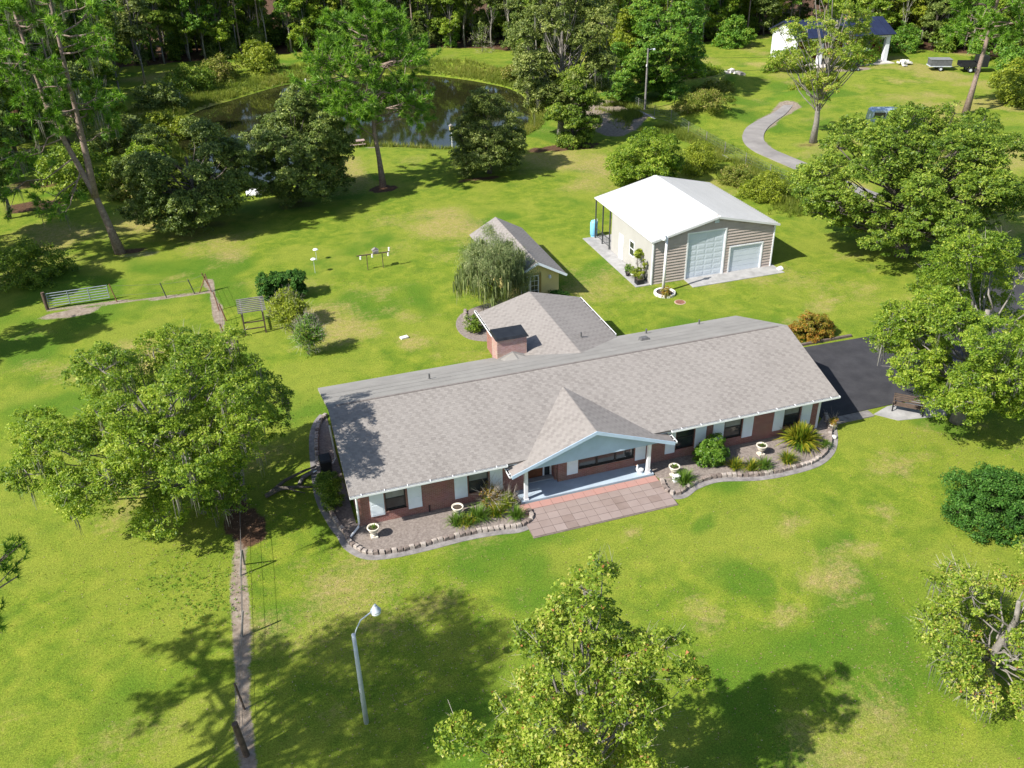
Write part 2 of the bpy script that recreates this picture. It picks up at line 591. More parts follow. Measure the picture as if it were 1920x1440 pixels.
for nm, arr in (('dirt', dirt), ('mulch', mulch), ('dry', dry), ('lush', lush)):
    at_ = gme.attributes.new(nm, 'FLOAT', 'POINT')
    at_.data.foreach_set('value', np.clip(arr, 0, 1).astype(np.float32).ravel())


def ground_z(x, y):
    i = min(max(int(np.searchsorted(xs, x)) - 1, 0), nc - 2)
    j = min(max(int(np.searchsorted(ys, y)) - 1, 0), nr - 2)
    u, w = (x - xs[i]) / (xs[i + 1] - xs[i]), (y - ys[j]) / (ys[j + 1] - ys[j])
    return float((z[j, i] * (1 - u) + z[j, i + 1] * u) * (1 - w) + (z[j + 1, i] * (1 - u) + z[j + 1, i + 1] * u) * w)


def lawnmat():
    m = bpy.data.materials.new('lawn grass')
    m.use_nodes = True
    n = m.node_tree
    L = n.links.new
    b = n.nodes['Principled BSDF']
    ge = n.nodes.new('ShaderNodeNewGeometry')

    def noise(sc, det=5, ro=0.6, w=0.0):
        q = n.nodes.new('ShaderNodeTexNoise')
        q.inputs['Scale'].default_value = sc
        q.inputs['Detail'].default_value = det
        q.inputs['Roughness'].default_value = ro
        q.inputs['Distortion'].default_value = w
        L(ge.outputs['Position'], q.inputs['Vector'])
        return q.outputs['Fac']

    def ramp(fac, stops):
        r = n.nodes.new('ShaderNodeValToRGB')
        e = r.color_ramp.elements
        while len(e) < len(stops):
            e.new(0.5)
        for q, (p, c) in zip(e, stops):
            q.position = p
            q.color = (*c, 1)
        L(fac, r.inputs[0])
        return r.outputs[0]

    def mix(fac, a, c, mode='MIX'):
        q = n.nodes.new('ShaderNodeMix')
        q.data_type = 'RGBA'
        q.blend_type = mode
        if isinstance(fac, float):
            q.inputs[0].default_value = fac
        else:
            L(fac, q.inputs[0])
        for s, v in ((6, a), (7, c)):
            if isinstance(v, tuple):
                q.inputs[s].default_value = (*v, 1)
            else:
                L(v, q.inputs[s])
        return q.outputs[2]

    def attr(nm):
        q = n.nodes.new('ShaderNodeAttribute')
        q.attribute_name = nm
        return q.outputs['Fac']

    def math_(op, a, c, cl=True):
        q = n.nodes.new('ShaderNodeMath')
        q.operation = op
        q.use_clamp = cl
        for s, v in ((0, a), (1, c)):
            if isinstance(v, (int, float)):
                q.inputs[s].default_value = v
            else:
                L(v, q.inputs[s])
        return q.outputs[0]

    def edge(a, fine, k):      # let fine noise eat into a soft mask
        return math_('MULTIPLY', math_('ADD', math_('SUBTRACT', a, 0.5, False), math_('MULTIPLY', math_('SUBTRACT', fine, 0.5, False), k, False), False), 1.0, False)

    fine = noise(9.0, 8, 0.75)
    mid = noise(0.9, 6, 0.65, 0.4)
    big = noise(0.16, 4, 0.6, 0.6)
    grass = ramp(mid, [(0.30, (0.078, 0.138, 0.013)), (0.5, (0.132, 0.187, 0.018)), (0.70, (0.204, 0.236, 0.028))])
    grass = mix(math_('MULTIPLY', ramp(big, [(0.44, (0, 0, 0)), (0.60, (1, 1, 1))]), 0.6), grass, (0.198, 0.225, 0.032))
    grass = mix(math_('MULTIPLY', ramp(math_('ADD', attr('lush'), math_('MULTIPLY', math_('SUBTRACT', mid, 0.5, False), 0.9, False), False), [(0.32, (0, 0, 0)), (0.72, (1, 1, 1))]), 0.72), grass, (0.056, 0.132, 0.011))
    dcol = ramp(noise(2.2, 6, 0.7), [(0.3, (0.225, 0.225, 0.045)), (0.52, (0.290, 0.235, 0.085)), (0.72, (0.345, 0.245, 0.140))])
    dfac = ramp(math_('ADD', attr('dry'), math_('MULTIPLY', math_('SUBTRACT', noise(3.2, 7, 0.75), 0.5, False), 1.5, False), False), [(0.30, (0, 0, 0)), (0.95, (1, 1, 1))])
    grass = mix(dfac, grass, dcol)
    grass = mix(0.85, grass, ramp(fine, [(0.26, (0.52, 0.52, 0.52)), (0.5, (1.0, 1.0, 1.0)), (0.72, (1.42, 1.42, 1.42))]), 'MULTIPLY')
    vfine = noise(19.0, 4, 0.8)
    grass = mix(0.9, grass, ramp(vfine, [(0.30, (0.36, 0.42, 0.36)), (0.5, (0.97, 0.97, 0.97)), (0.70, (1.80, 1.70, 1.75))]), 'MULTIPLY')
    dcl = ramp(noise(3.0, 8, 0.7), [(0.3, (0.150, 0.115, 0.085)), (0.5, (0.235, 0.190, 0.148)), (0.72, (0.34, 0.29, 0.24))])
    e1 = ramp(math_('ADD', math_('SUBTRACT', attr('dirt'), 0.5, False), fine, False), [(0.42, (0, 0, 0)), (0.62, (1, 1, 1))])
    colr = mix(math_('MULTIPLY', e1, math_('GREATER_THAN', attr('dirt'), 0.02)), grass, dcl)
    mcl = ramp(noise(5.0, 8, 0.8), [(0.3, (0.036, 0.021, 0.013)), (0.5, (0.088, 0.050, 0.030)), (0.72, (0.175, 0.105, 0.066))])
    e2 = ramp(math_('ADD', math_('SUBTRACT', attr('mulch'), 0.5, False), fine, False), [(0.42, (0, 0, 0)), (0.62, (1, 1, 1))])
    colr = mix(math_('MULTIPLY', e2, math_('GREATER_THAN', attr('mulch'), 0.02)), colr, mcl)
    L(colr, b.inputs['Base Color'])
    b.inputs['Roughness'].default_value = 0.95
    b.inputs['Specular IOR Level'].default_value = 0.08
    bp = n.nodes.new('ShaderNodeBump')
    bp.inputs['Strength'].default_value = 0.7
    bp.inputs['Distance'].default_value = 0.06
    L(fine, bp.inputs['Height'])
    L(bp.outputs[0], b.inputs['Normal'])
    return m


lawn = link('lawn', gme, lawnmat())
tag(lawn, kind='structure')

# pond water
wm = bpy.data.materials.new('pond water')
wm.use_nodes = True
wn = wm.node_tree
wb = wn.nodes['Principled BSDF']
wb.inputs['Base Color'].default_value = (0.016, 0.017, 0.006, 1)
wb.inputs['Roughness'].default_value = 0.04
wb.inputs['IOR'].default_value = 1.33
wb.inputs['Specular IOR Level'].default_value = 0.5
wg = wn.nodes.new('ShaderNodeNewGeometry')
wz = wn.nodes.new('ShaderNodeTexNoise')
wz.inputs['Scale'].default_value = 1.4
wz.inputs['Detail'].default_value = 3
wn.links.new(wg.outputs['Position'], wz.inputs['Vector'])
wp = wn.nodes.new('ShaderNodeBump')
wp.inputs['Strength'].default_value = 0.05
wp.inputs['Distance'].default_value = 0.02
wn.links.new(wz.outputs['Fac'], wp.inputs['Height'])
wn.links.new(wp.outputs[0], wb.inputs['Normal'])
pw = [(p[0] + 0.0, p[1]) for p in POND]
big_pond = []
cxp, cyp = np.mean([p[0] for p in POND]), np.mean([p[1] for p in POND])
for p in POND:
    d = math.hypot(p[0] - cxp, p[1] - cyp)
    big_pond.append((cxp + (p[0] - cxp) * (d + 1.6) / d, cyp + (p[1] - cyp) * (d + 1.6) / d))
o = MB().add([(p[0], p[1], -0.42) for p in big_pond], [tuple(range(len(big_pond)))]).build('pond_water', wm)
tag(o, kind='structure')

# ---------------------------------------------------------------- paved surfaces
CONC = mat('concrete', (0.30, 0.295, 0.29), 0.9, 0.22, 1.4, 0.25, 30)
STRIP = mat('weathered concrete', (0.20, 0.185, 0.178), 0.95, 0.35, 2.5, 0.3, 25)
ASPH = mat('asphalt', (0.025, 0.025, 0.029), 0.85, 0.3, 0.8, 0.35, 60, col2=(0.050, 0.049, 0.054), detail=9)
GRAVEL = mat('driveway gravel', (0.225, 0.21, 0.20), 0.95, 0.22, 0.35, 0.5, 25, coord='Object')


def ribbon(path, w, z0, z1, off=0.0):
    mb = MB()
    P = [Vector((p[0], p[1], 0)) for p in path]
    vs, fs = [], []
    W = w if hasattr(w, '__len__') else [w] * len(P)
    for i, p in enumerate(P):
        d = (P[min(i + 1, len(P) - 1)] - P[max(i - 1, 0)]).normalized()
        nn = Vector((-d.y, d.x, 0))
        a, b = p + nn * (off + W[i] / 2), p + nn * (off - W[i] / 2)
        vs += [(a.x, a.y, z0), (a.x, a.y, z1), (b.x, b.y, z1), (b.x, b.y, z0)]
    for i in range(len(P) - 1):
        k = i * 4
        fs += [(k, k + 1, k + 5, k + 4), (k + 1, k + 2, k + 6, k + 5), (k + 2, k + 3, k + 7, k + 6)]
    mb.add(vs, fs)
    return mb


drive = smooth_path([(30.6, 36.25), (35.3, 36.3), (38.5, 36.3), (44, 38.2), (52, 43.5), (62, 48.2), (80, 51), (80, 54.5), (61, 52.2), (50, 48.4), (44, 45.6), (39.6, 44.1), (34.8, 44.25), (30.6, 44.3)], 1, True)
tag(MB().prism(drive, -0.05, 0.035).build('driveway', ASPH), kind='structure')
o = MB().box(30.6, 33.6, 35.55, 36.18, -0.05, 0.07).build('driveway_kerb', STRIP)
tag(o, kind='structure')
nd = smooth_path([(58.34, 67.75), (57.75, 73.60), (57.69, 79.06), (57.46, 82.51), (57.43, 86.09), (58.65, 89.87), (61.49, 93.82), (64.97, 96.78), (68.20, 99.22), (72.02, 102.89)], 5)
tag(ribbon(nd, [2.4 - 0.09 * max(k - 30, 0) for k in range(len(nd))], -0.15, 0.08).build('gravel_drive', GRAVEL), kind='structure')

EDGE_A = smooth_path([(3.27, 46.64), (2.78, 45.82), (2.39, 44.35), (2.13, 41.76), (1.97, 38.78), (2.28, 36.44), (2.56, 35.34), (2.74, 34.39), (3.41, 33.50), (4.59, 33.21), (6.15, 33.19), (8.05, 33.27), (9.66, 33.17), (10.76, 32.99), (11.54, 33.29), (11.70, 34.00)], 8)
EDGE_B = smooth_path([(19.09, 34.04), (18.93, 33.11), (19.47, 32.73), (20.51, 33.18), (22.02, 33.34), (24.08, 32.76), (25.96, 32.64), (27.56, 32.80), (28.76, 33.39), (29.70, 34.34), (30.54, 35.67), (30.99, 36.67)], 8)
BEDM = mat('brown pebble mulch', (0.135, 0.110, 0.097), 0.95, 0.45, 9.0, 0.8, 45, col2=(0.285, 0.245, 0.22), detail=8)
tag(MB().prism([p for p in EDGE_A] + [(11.4, 35.9), (3.2, 35.9), (3.2, 41.6)], -0.05, 0.045).build('mulch_bed', BEDM), kind='structure')
tag(MB().prism([p for p in EDGE_B] + [(30.0, 35.9), (18.8, 35.9)], -0.05, 0.045).build('mulch_bed', BEDM), kind='structure')
tag(ribbon(EDGE_A, 0.42, -0.05, 0.022, -0.22).build('mow_strip', STRIP), kind='structure')
tag(ribbon(EDGE_B, 0.42, -0.05, 0.022, -0.22).build('mow_strip', STRIP), kind='structure')

STONE = tintmat('edging stone', [(0.0, (0.085, 0.064, 0.055)), (0.5, (0.215, 0.175, 0.155)), (1.0, (0.37, 0.325, 0.29))], 0.95, 0.8, 25, 0.45, 5.0)


def stone_meshes(k, L, W, H, seed):
    out = []
    rs = random.Random(seed)
    for i in range(k):
        q = MB()
        j = lambda a: a * rs.uniform(0.82, 1.12)
        b = []
        for zz, s in ((0, 1.0), (H * 0.75, 1.0), (H, 0.82)):
            for ux, uy in ((-1, -1), (1, -1), (1, 1), (-1, 1)):
                b.append((ux * j(L / 2) * s, uy * j(W / 2) * s, zz * rs.uniform(0.94, 1.06)))
        q.add(b, [(3, 2, 1, 0), (0, 1, 5, 4), (1, 2, 6, 5), (2, 3, 7, 6), (3, 0, 4, 7), (4, 5, 9, 8), (5, 6, 10, 9), (6, 7, 11, 10), (7, 4, 8, 11), (8, 9, 10, 11)], rs.uniform(0.25, 0.95))
        me = bpy.data.meshes.new('edging_stone')
        me.from_pydata(q.v, [], q.f)
        a = me.attributes.new('tint', 'FLOAT', 'POINT')
        a.data.foreach_set('value', q.t)
        me.materials.append(STONE)
        out.append(me)
    return out


def edging(path, label, step=0.28, H=0.20, W=0.22, seed=1):
    ms = stone_meshes(7, step * 0.86, W, H, seed)
    root = thing('garden_edging', (path[len(path) // 2][0], path[len(path) // 2][1], 0), label, 'edging')
    rs = random.Random(seed + 5)
    P = [Vector((p[0], p[1])) for p in path]
    seg = [(b - a).length for a, b in zip(P[:-1], P[1:])]
    tot = sum(seg)
    n = int(tot / step)
    for i in range(n):
        s = (i + 0.5) * tot / n
        for k, L in enumerate(seg):
            if s <= L:
                break
            s -= L
        d = (P[k + 1] - P[k]).normalized()
        p = P[k] + d * s
        o = bpy.data.objects.new('edging_stone', rs.choice(ms))
        COL.objects.link(o)
        o.parent = root
        o.location = (p.x - root.location.x + rs.uniform(-.02, .02), p.y - root.location.y + rs.uniform(-.02, .02), 0.015)
        o.rotation_euler = (rs.uniform(-.05, .05), rs.uniform(-.05, .05), math.atan2(d.y, d.x) + rs.uniform(-.12, .12))
    return root


edging(EDGE_A, 'curved row of rough tan stones around the bed wrapping the shaded house corner', seed=3)
edging(EDGE_B, 'curved row of rough tan stones around the bed with the spiky yellow plant', seed=9)

# ---------------------------------------------------------------- patio of square pavers
PAV = tintmat('paver', [(0.0, (0.135, 0.098, 0.082)), (0.35, (0.220, 0.170, 0.152)), (0.72, (0.270, 0.218, 0.200)), (0.85, (0.32, 0.205, 0.182)), (1.0, (0.36, 0.20, 0.172))], 0.9, 0.35, 30, 0.2, 1.9)
patio = tag(MB().box(11.18, 18.98, 31.9, 34.56, -0.05, 0.030).build('patio', mat('patio bed', (0.16, 0.13, 0.11), 0.95, 0.3, 4, 0.3)), kind='structure')
rs = random.Random(4)
pm = []
for k in range(9):
    me = bpy.data.meshes.new('paver')
    q = MB().box(-0.289, 0.289, -0.248, 0.248, 0, 0.045)
    me.from_pydata(q.v, [], q.f)
    a = me.attributes.new('tint', 'FLOAT', 'POINT')
    a.data.foreach_set('value', [[0.3, 0.46, 0.5, 0.54, 0.58, 0.62, 0.66, 0.52, 0.97][k]] * 8)
    me.materials.append(PAV)
    pm.append(me)
for i in range(13):
    for j in range(5):
        me = pm[8] if (j == 4 or (i == 0 and j > 2)) else rs.choice(pm[1:8] if rs.random() < 0.93 else pm[:1])
        o = bpy.data.objects.new('paver', me)
        COL.objects.link(o)
        o.parent = patio
        o.location = (11.21 + 0.5954 * (i + 0.5), 31.95 + 0.518 * (j + 0.5), 0.024 + rs.uniform(0, 0.006))
        o.rotation_euler = (rs.uniform(-.004, .004), rs.uniform(-.004, .004), rs.uniform(-.008, .008))

# ================================================================ THE HOUSE
BRICK = brickmat('house brick', (0.205, 0.075, 0.058), (0.270, 0.115, 0.090), (0.30, 0.22, 0.19))
CHIMB = brickmat('chimney brick', (0.30, 0.15, 0.115), (0.38, 0.235, 0.195), (0.42, 0.36, 0.32))
WHITE = mat('white painted trim', (0.74, 0.75, 0.76), 0.55, 0.08, 2.0)
SHUT = mat('pale blue grey shutter paint', (0.70, 0.75, 0.79), 0.6, 0.06, 2.0)
GABLE = mat('pale blue siding paint', (0.42, 0.53, 0.67), 0.65, 0.07, 1.5)
FLOORP = mat('grey blue porch paint', (0.34, 0.41, 0.48), 0.6, 0.1, 1.2)
DARKF = mat('dark bronze window frame', (0.035, 0.030, 0.028), 0.5, 0.2, 3)
GLASS = mat('window glass', (0.030, 0.034, 0.036), 0.06, 0.4, 1.2, spec=0.6)
BLIND = mat('drawn blind behind glass', (0.22, 0.23, 0.21), 0.25, 0.2, 2.0, spec=0.5)
BLACK = mat('black sheet metal', (0.022, 0.024, 0.028), 0.45, 0.3, 3.0, metal=0.3)
ROLL = mat('grey roll roofing', (0.22, 0.21, 0.195), 0.95, 0.14, 0.7, 0.2, 50, col2=(0.28, 0.268, 0.248), spec=0.08, detail=8)
SHING = tintmat('asphalt shingle', [(0.0, (0.150, 0.134, 0.124)), (0.35, (0.195, 0.177, 0.163)), (0.6, (0.240, 0.220, 0.203)), (1.0, (0.280, 0.258, 0.238))], 0.95, 0.12, 60, 0.2, 0.45)
DECK = mat('roof deck edge', (0.24, 0.215, 0.20), 0.9, 0.15, 2)
WOODD = mat('stained front door', (0.16, 0.060, 0.028), 0.5, 0.3, 4)
SOFF = mat('soffit paint', (0.50, 0.55, 0.58), 0.7, 0.08, 2)

house = thing('brick_house', (16.5, 40.3, 0), 'long low red brick house with grey shingle roof and front porch', 'house')


def slab(mb, a, b, c, d, t=0.10):
    """A sloping roof slab; a,b,c,d are its top corners."""
    P = [Vector(p) for p in (a, b, c, d)]
    nn = (P[1] - P[0]).cross(P[3] - P[0]).normalized()
    if nn.z < 0:
        nn = -nn
    return mb.extrude([p - nn * t for p in P], nn * t)


def shingles(o, u, w, LU, LV, course=0.142, tab=0.25, seed=0, umin=None):
    """Courses of overlapping shingle tabs on a slope: o lower corner, u along the eave, w up the slope. umin(v) trims rake ends."""
    o, u, w = Vector(o), Vector(u).normalized(), Vector(w).normalized()
    nn = u.cross(w)
    if nn.z < 0:
        nn = -nn
    rs = np.random.RandomState(seed)
    nv = int(round(LV / course))
    course = LV / nv
    V, T = [], []
    for i in range(nv):
        v0, v1 = i * course, (i + 1) * course + 0.02
        off = (i * 0.37 * tab + rs.rand() * 0.05) % tab
        e = np.concatenate([[0], np.arange(off if off > 0.03 else off + tab, LU - 0.03, tab), [LU]])
        for j, (a, b) in enumerate(zip(e[:-1], e[1:])):
            lift = 0.005 + rs.rand() * 0.006
            r = rs.rand()
            t = 0.55 + 0.16 * rs.rand() if (j + i) % 2 else 0.36 + 0.2 * rs.rand()
            a2, b2 = a + 0.003, b - 0.003
            for (uu, vv, h) in ((a2, v0, 0.004), (b2, v0, 0.004), (a2, v0, lift), (b2, v0, lift), (b2, v1, 0.004), (a2, v1, 0.004)):
                V.append(o + u * uu + w * vv + nn * h)
                T.append(t)
    k = len(V) // 6
    base = (np.arange(k) * 6)[:, None]
    F = np.concatenate([base + np.array([[0, 1, 3, 2]]), base + np.array([[2, 3, 4, 5]])])
    return [tuple(p) for p in V], F, T


def shingle_part(name, parent, sets):
    off = wpos(parent)
    V, F, T, n = [], [], [], 0
    for v, f, t in sets:
        V.append(np.array(v) - np.array(off))
        F.append(f + n)
        T.append(np.array(t))
        n += len(v)
    o = link(name, np_mesh(name, np.concatenate(V), np.concatenate(F), np.concatenate(T)), SHING, parent)
    o['kind'] = 'stuff'
    return o


XL, XR, YF, YR, YB = 2.95, 30.15, 34.80, 40.30, 45.78
ZE, ZR, ZB = 2.58, 4.32, 2.45
roof = slab(MB(), (XL, YF, ZE), (XR, YF, ZE), (XR, YR, ZR), (XL, YR, ZR), 0.14).build('front_roof', DECK, house)
sl_len = math.hypot(YR - YF, ZR - ZE)
shingle_part('shingles', roof, [shingles((XL, YF, ZE), (1, 0, 0), (0, YR - YF, ZR - ZE), XR - XL, sl_len, seed=2)])
brf = slab(MB(), (XL, YR + 0.002, ZR), (XR, YR + 0.002, ZR), (XR, YB, ZB), (XL, YB, ZB), 0.14).build('back_roof', ROLL, house)
MB().bar((XL + 0.4, YR + 0.05, ZR + 0.01), (XR - 0.6, YR + 0.05, ZR + 0.01), 0.10, 0.05).build('ridge_cap', mat('dark ridge edge', (0.16, 0.14, 0.13), 0.9), house)
# roll roofing seams on the back slope
for k in range(1, 6):
    t = k / 6
    y, zz = YR + (YB - YR) * t, ZR + (ZB - ZR) * t
    MB().obox(((XL + XR) / 2, y, zz + 0.004), ((XR - XL) / 2 - 0.01, 0, 0), (0, 0.5, -0.5 * (ZR - ZB) / (YB - YR)), (0, 0, 0.004), 0.5).build('roofing_strip', ROLL, brf)

# walls
def wall_x(mb, x0, x1, y0, y1, z0, z1, ops=()):
    """A wall along X with rectangular openings (xa, xb, za, zb)."""
    cuts = sorted(ops)
    x = x0
    for xa, xb, za, zb in cuts:
        if xa > x:
            mb.box(x, xa, y0, y1, z0, z1)
        if za > z0:
            mb.box(xa, xb, y0, y1, z0, za)
        if zb < z1:
            mb.box(xa, xb, y0, y1, zb, z1)
        x = xb
    if x < x1:
        mb.box(x, x1, y0, y1, z0, z1)
    return mb


YW = 35.62
WINS = [(4.72, 5.76, 0.62, 1.90), (9.0, 10.06, 0.62, 1.90), (15.0, 18.2, 0.68, 1.90), (20.66, 21.76, 0.62, 1.90), (23.6, 24.70, 0.62, 1.90), (27.38, 28.42, 0.62, 1.90)]
DOOR = (12.15, 13.85, 0.15, 2.25)
wall_x(MB(), 3.38, 29.67, YW, YW + 0.22, 0.0, 2.72, WINS + [(12.15, 13.85, 0.0, 2.3)]).build('front_wall', BRICK, house)
for x0 in (3.381, 29.449):
    MB().extrude([(x0, YW + 0.22, 0), (x0, 45.2, 0), (x0, 45.2, 2.45), (x0, 40.3, 4.12), (x0, YW + 0.22, 2.72)], (0.22, 0, 0)).build('gable_wall', BRICK, house)
MB().box(3.602, 29.448, 45.0, 45.2, 0, 2.45).build('back_wall', BRICK, house)
# entry recess
rec = MB()
for xa in (12.15, 13.75):
    MB().box(xa, xa + 0.10, YW + 0.221, 36.5, 0.0, 2.3).build('entry_side', BRICK, house)


def window(x0, x1, z0, z1, y, parent, nx=1, blind=True):
    f = MB()
    w = 0.06
    f.box(x0, x0 + w, y + 0.05, y + 0.14, z0, z1).box(x1 - w, x1, y + 0.05, y + 0.14, z0, z1)
    f.box(x0 + w, x1 - w, y + 0.05, y + 0.14, z0, z0 + w).box(x0 + w, x1 - w, y + 0.05, y + 0.14, z1 - w, z1)
    for k in range(1, nx):
        xm = x0 + (x1 - x0) * k / nx
        f.box(xm - 0.05, xm + 0.05, y + 0.052, y + 0.138, z0 + w, z1 - w)
    if nx == 1:
        zm = z0 + (z1 - z0) * 0.52
        f.box(x0 + w, x1 - w, y + 0.06, y + 0.13, zm - 0.03, zm + 0.03)
    wo = f.build('window', DARKF, parent)
    zm = z0 + (z1 - z0) * (0.52 if nx == 1 else 0.6)
    for k in range(nx):
        a, b = x0 + (x1 - x0) * k / nx + 0.055, x0 + (x1 - x0) * (k + 1) / nx - 0.055
        MB().box(a, b, y + 0.09, y + 0.105, z0 + 0.055, zm).build('pane', GLASS, wo)
        MB().box(a, b, y + 0.09, y + 0.105, zm, z1 - 0.055).build('pane', BLIND if blind else GLASS, wo)
    MB().box(x0 - 0.03, x1 + 0.03, y - 0.03, y + 0.05, z0 - 0.07, z0).build('window_sill', BRICK, wo)
    return wo


for k, (a, b, c, d) in enumerate(WINS):
    window(a, b, c, d, YW, house, 3 if k == 2 else 1, k != 3)
for a, b in ((3.96, 4.66), (5.86, 6.56), (8.26, 8.93), (10.14, 10.80), (14.34, 14.95), (18.25, 18.85), (20.02, 20.60), (21.80, 22.45), (22.88, 23.55), (24.74, 25.38), (26.70, 27.33), (28.48, 29.12)):
    s = MB().box(a, b, YW - 0.045, YW - 0.002, 0.48, 1.88).build('shutter', SHUT, house)
    MB().box(a + 0.07, b - 0.07, YW - 0.056, YW - 0.046, 0.56, 1.14).build('shutter_panel', SHUT, s)
    MB().box(a + 0.07, b - 0.07, YW - 0.056, YW - 0.046, 1.22, 1.80).build('shutter_panel', SHUT, s)
# front door with sidelights
yd = 36.4
MB().box(12.25, 12.33, yd - 0.06, yd + 0.1, 0.15, 2.3).box(13.67, 13.75, yd - 0.06, yd + 0.1, 0.15, 2.3).box(13.27, 13.35, yd - 0.06, yd + 0.1, 0.15, 2.3).box(12.33, 13.67, yd - 0.06, yd + 0.1, 2.2, 2.3).build('door_frame', WHITE, house)
dr = MB().box(12.33, 13.27, yd, yd + 0.05, 0.16, 2.2).build('front_door', WOODD, house)
MB().box(12.5, 13.1, yd - 0.012, yd - 0.001, 1.05, 2.05).build('door_glass', GLASS, dr)
MB().box(12.48, 13.12, yd - 0.010, yd - 0.001, 0.30, 0.90).build('door_panel', WOODD, dr)
MB().lathe((13.2, yd - 0.05, 1.05), [(0.02, 0), (0.035, 0.02), (0.035, 0.05), (0.015, 0.07)], 8).build('door_knob', mat('brass', (0.5, 0.36, 0.12), 0.3, metal=1.0), dr)
MB().box(13.35, 13.67, yd + 0.01, yd + 0.04, 0.16, 2.2).build('sidelight', GLASS, house)
MB().box(12.0, 13.9, 36.0, 36.35, 0.151, 0.20).build('threshold', CONC, house)
# corner boards
MB().box(29.55, 29.70, YW - 0.03, YW - 0.002, 0, 2.5).build('corner_board', WHITE, house)
# soffit and fascia
MB().box(XL + 0.05, XR - 0.05, YF + 0.06, YW - 0.001, 2.40, 2.43).build('soffit', SOFF, house)

# porch
MB().box(11.5, 18.92, 34.60, 36.5, -0.05, 0.15).build('porch_floor', FLOORP, house)
for x in (11.78, 18.62):
    po = MB().box(x - 0.085, x + 0.085, 34.68, 34.85, 0.15, 2.28).build('porch_post', WHITE, house)
    MB().box(x - 0.12, x + 0.12, 34.645, 34.885, 0.151, 0.24).build('post_base', WHITE, po)
GX0, GX1, GXC, GYF, GZE, GZA = 10.87, 19.80, 15.34, 34.20, 2.22, 3.87
gsl = math.hypot(GXC - GX0, GZA - GZE)
pr = MB()
slab(pr, (GX0, GYF, GZE), (GX0, 40.2, GZE), (GXC, 40.2, GZA), (GXC, GYF, GZA), 0.12)
pl = pr.build('porch_roof', DECK, house)
pr = MB()
slab(pr, (GX1, 40.2, GZE), (GX1, GYF, GZE), (GXC + 0.001, GYF, GZA), (GXC + 0.001, 40.2, GZA), 0.12)
pr2 = pr.build('porch_roof', DECK, house)


def trim_set(s, keep):
    v, f, t = s
    v = np.array(v)
    c = v[f].mean(1)
    return [tuple(p) for p in v], f[keep(c)], t


above = lambda c: c[:, 2] > ZE + (c[:, 1] - YF) * (ZR - ZE) / (YR - YF) - 0.05
shingle_part('shingles', pl, [trim_set(shingles((GX0, 40.2, GZE), (0, -1, 0), (GXC - GX0, 0, GZA - GZE), 40.2 - GYF, gsl, seed=5), above)])
shingle_part('shingles', pr2, [trim_set(shingles((GX1, GYF, GZE), (0, 1, 0), (GXC - GX1, 0, GZA - GZE), 40.2 - GYF, gsl, seed=6), above)])
# gable face: lapped boards over a beam
gy = 34.56
nb = 8
gfc = MB().box(11.5, 18.9, gy + 0.06, gy + 0.26, 2.14, 2.34).build('porch_beam', GABLE, house)
for k in range(nb):
    za, zb = 2.12 + k * 0.205, 2.12 + (k + 1) * 0.205
    fa, fb = [GXC - GX0 - (q - GZE) / (GZA - GZE) * (GXC - GX0) - 0.30 for q in (za, min(zb, 3.72))]
    fa, fb = min(fa, 3.95), min(fb, 3.95)
    if fb < 0.02:
        fb = 0.02
    if fa > 0.1:
        MB().add([(GXC - fa, gy - 0.02, za), (GXC + fa, gy - 0.02, za), (GXC + fb, gy + 0.0, zb), (GXC - fb, gy + 0.0, zb),
                  (GXC - fa, gy + 0.05, za), (GXC + fa, gy + 0.05, za), (GXC + fb, gy + 0.05, zb), (GXC - fb, gy + 0.05, zb)],
                 [(0, 1, 2, 3), (7, 6, 5, 4), (0, 4, 5, 1), (3, 2, 6, 7), (0, 3, 7, 4), (1, 5, 6, 2)]).build('gable_board', GABLE, house)
for s, xe in ((-1, GX0), (1, GX1)):
    MB().add([(xe, GYF - 0.03, GZE - 0.19), (xe, GYF - 0.03, GZE + 0.01), (GXC + s * 0.0, GYF - 0.03, GZA + 0.01), (GXC, GYF - 0.03, GZA - 0.19),
              (xe, GYF - 0.002, GZE - 0.19), (xe, GYF - 0.002, GZE + 0.01), (GXC, GYF - 0.002, GZA + 0.01), (GXC, GYF - 0.002, GZA - 0.19)],
             [(0, 1, 2, 3), (7, 6, 5, 4), (0, 4, 5, 1), (1, 5, 6, 2), (3, 2, 6, 7), (0, 3, 7, 4)]).build('rake_board', GABLE, house)
MB().box(11.2, 19.3, 34.85, YW - 0.002, 2.36, 2.39).build('porch_ceiling', SOFF, house)


GAPSHADE = mat('painted gutter gap shade', (0.030, 0.026, 0.022), 1.0, 0.4, 6)  # near-black colour for the shade inside the gutters


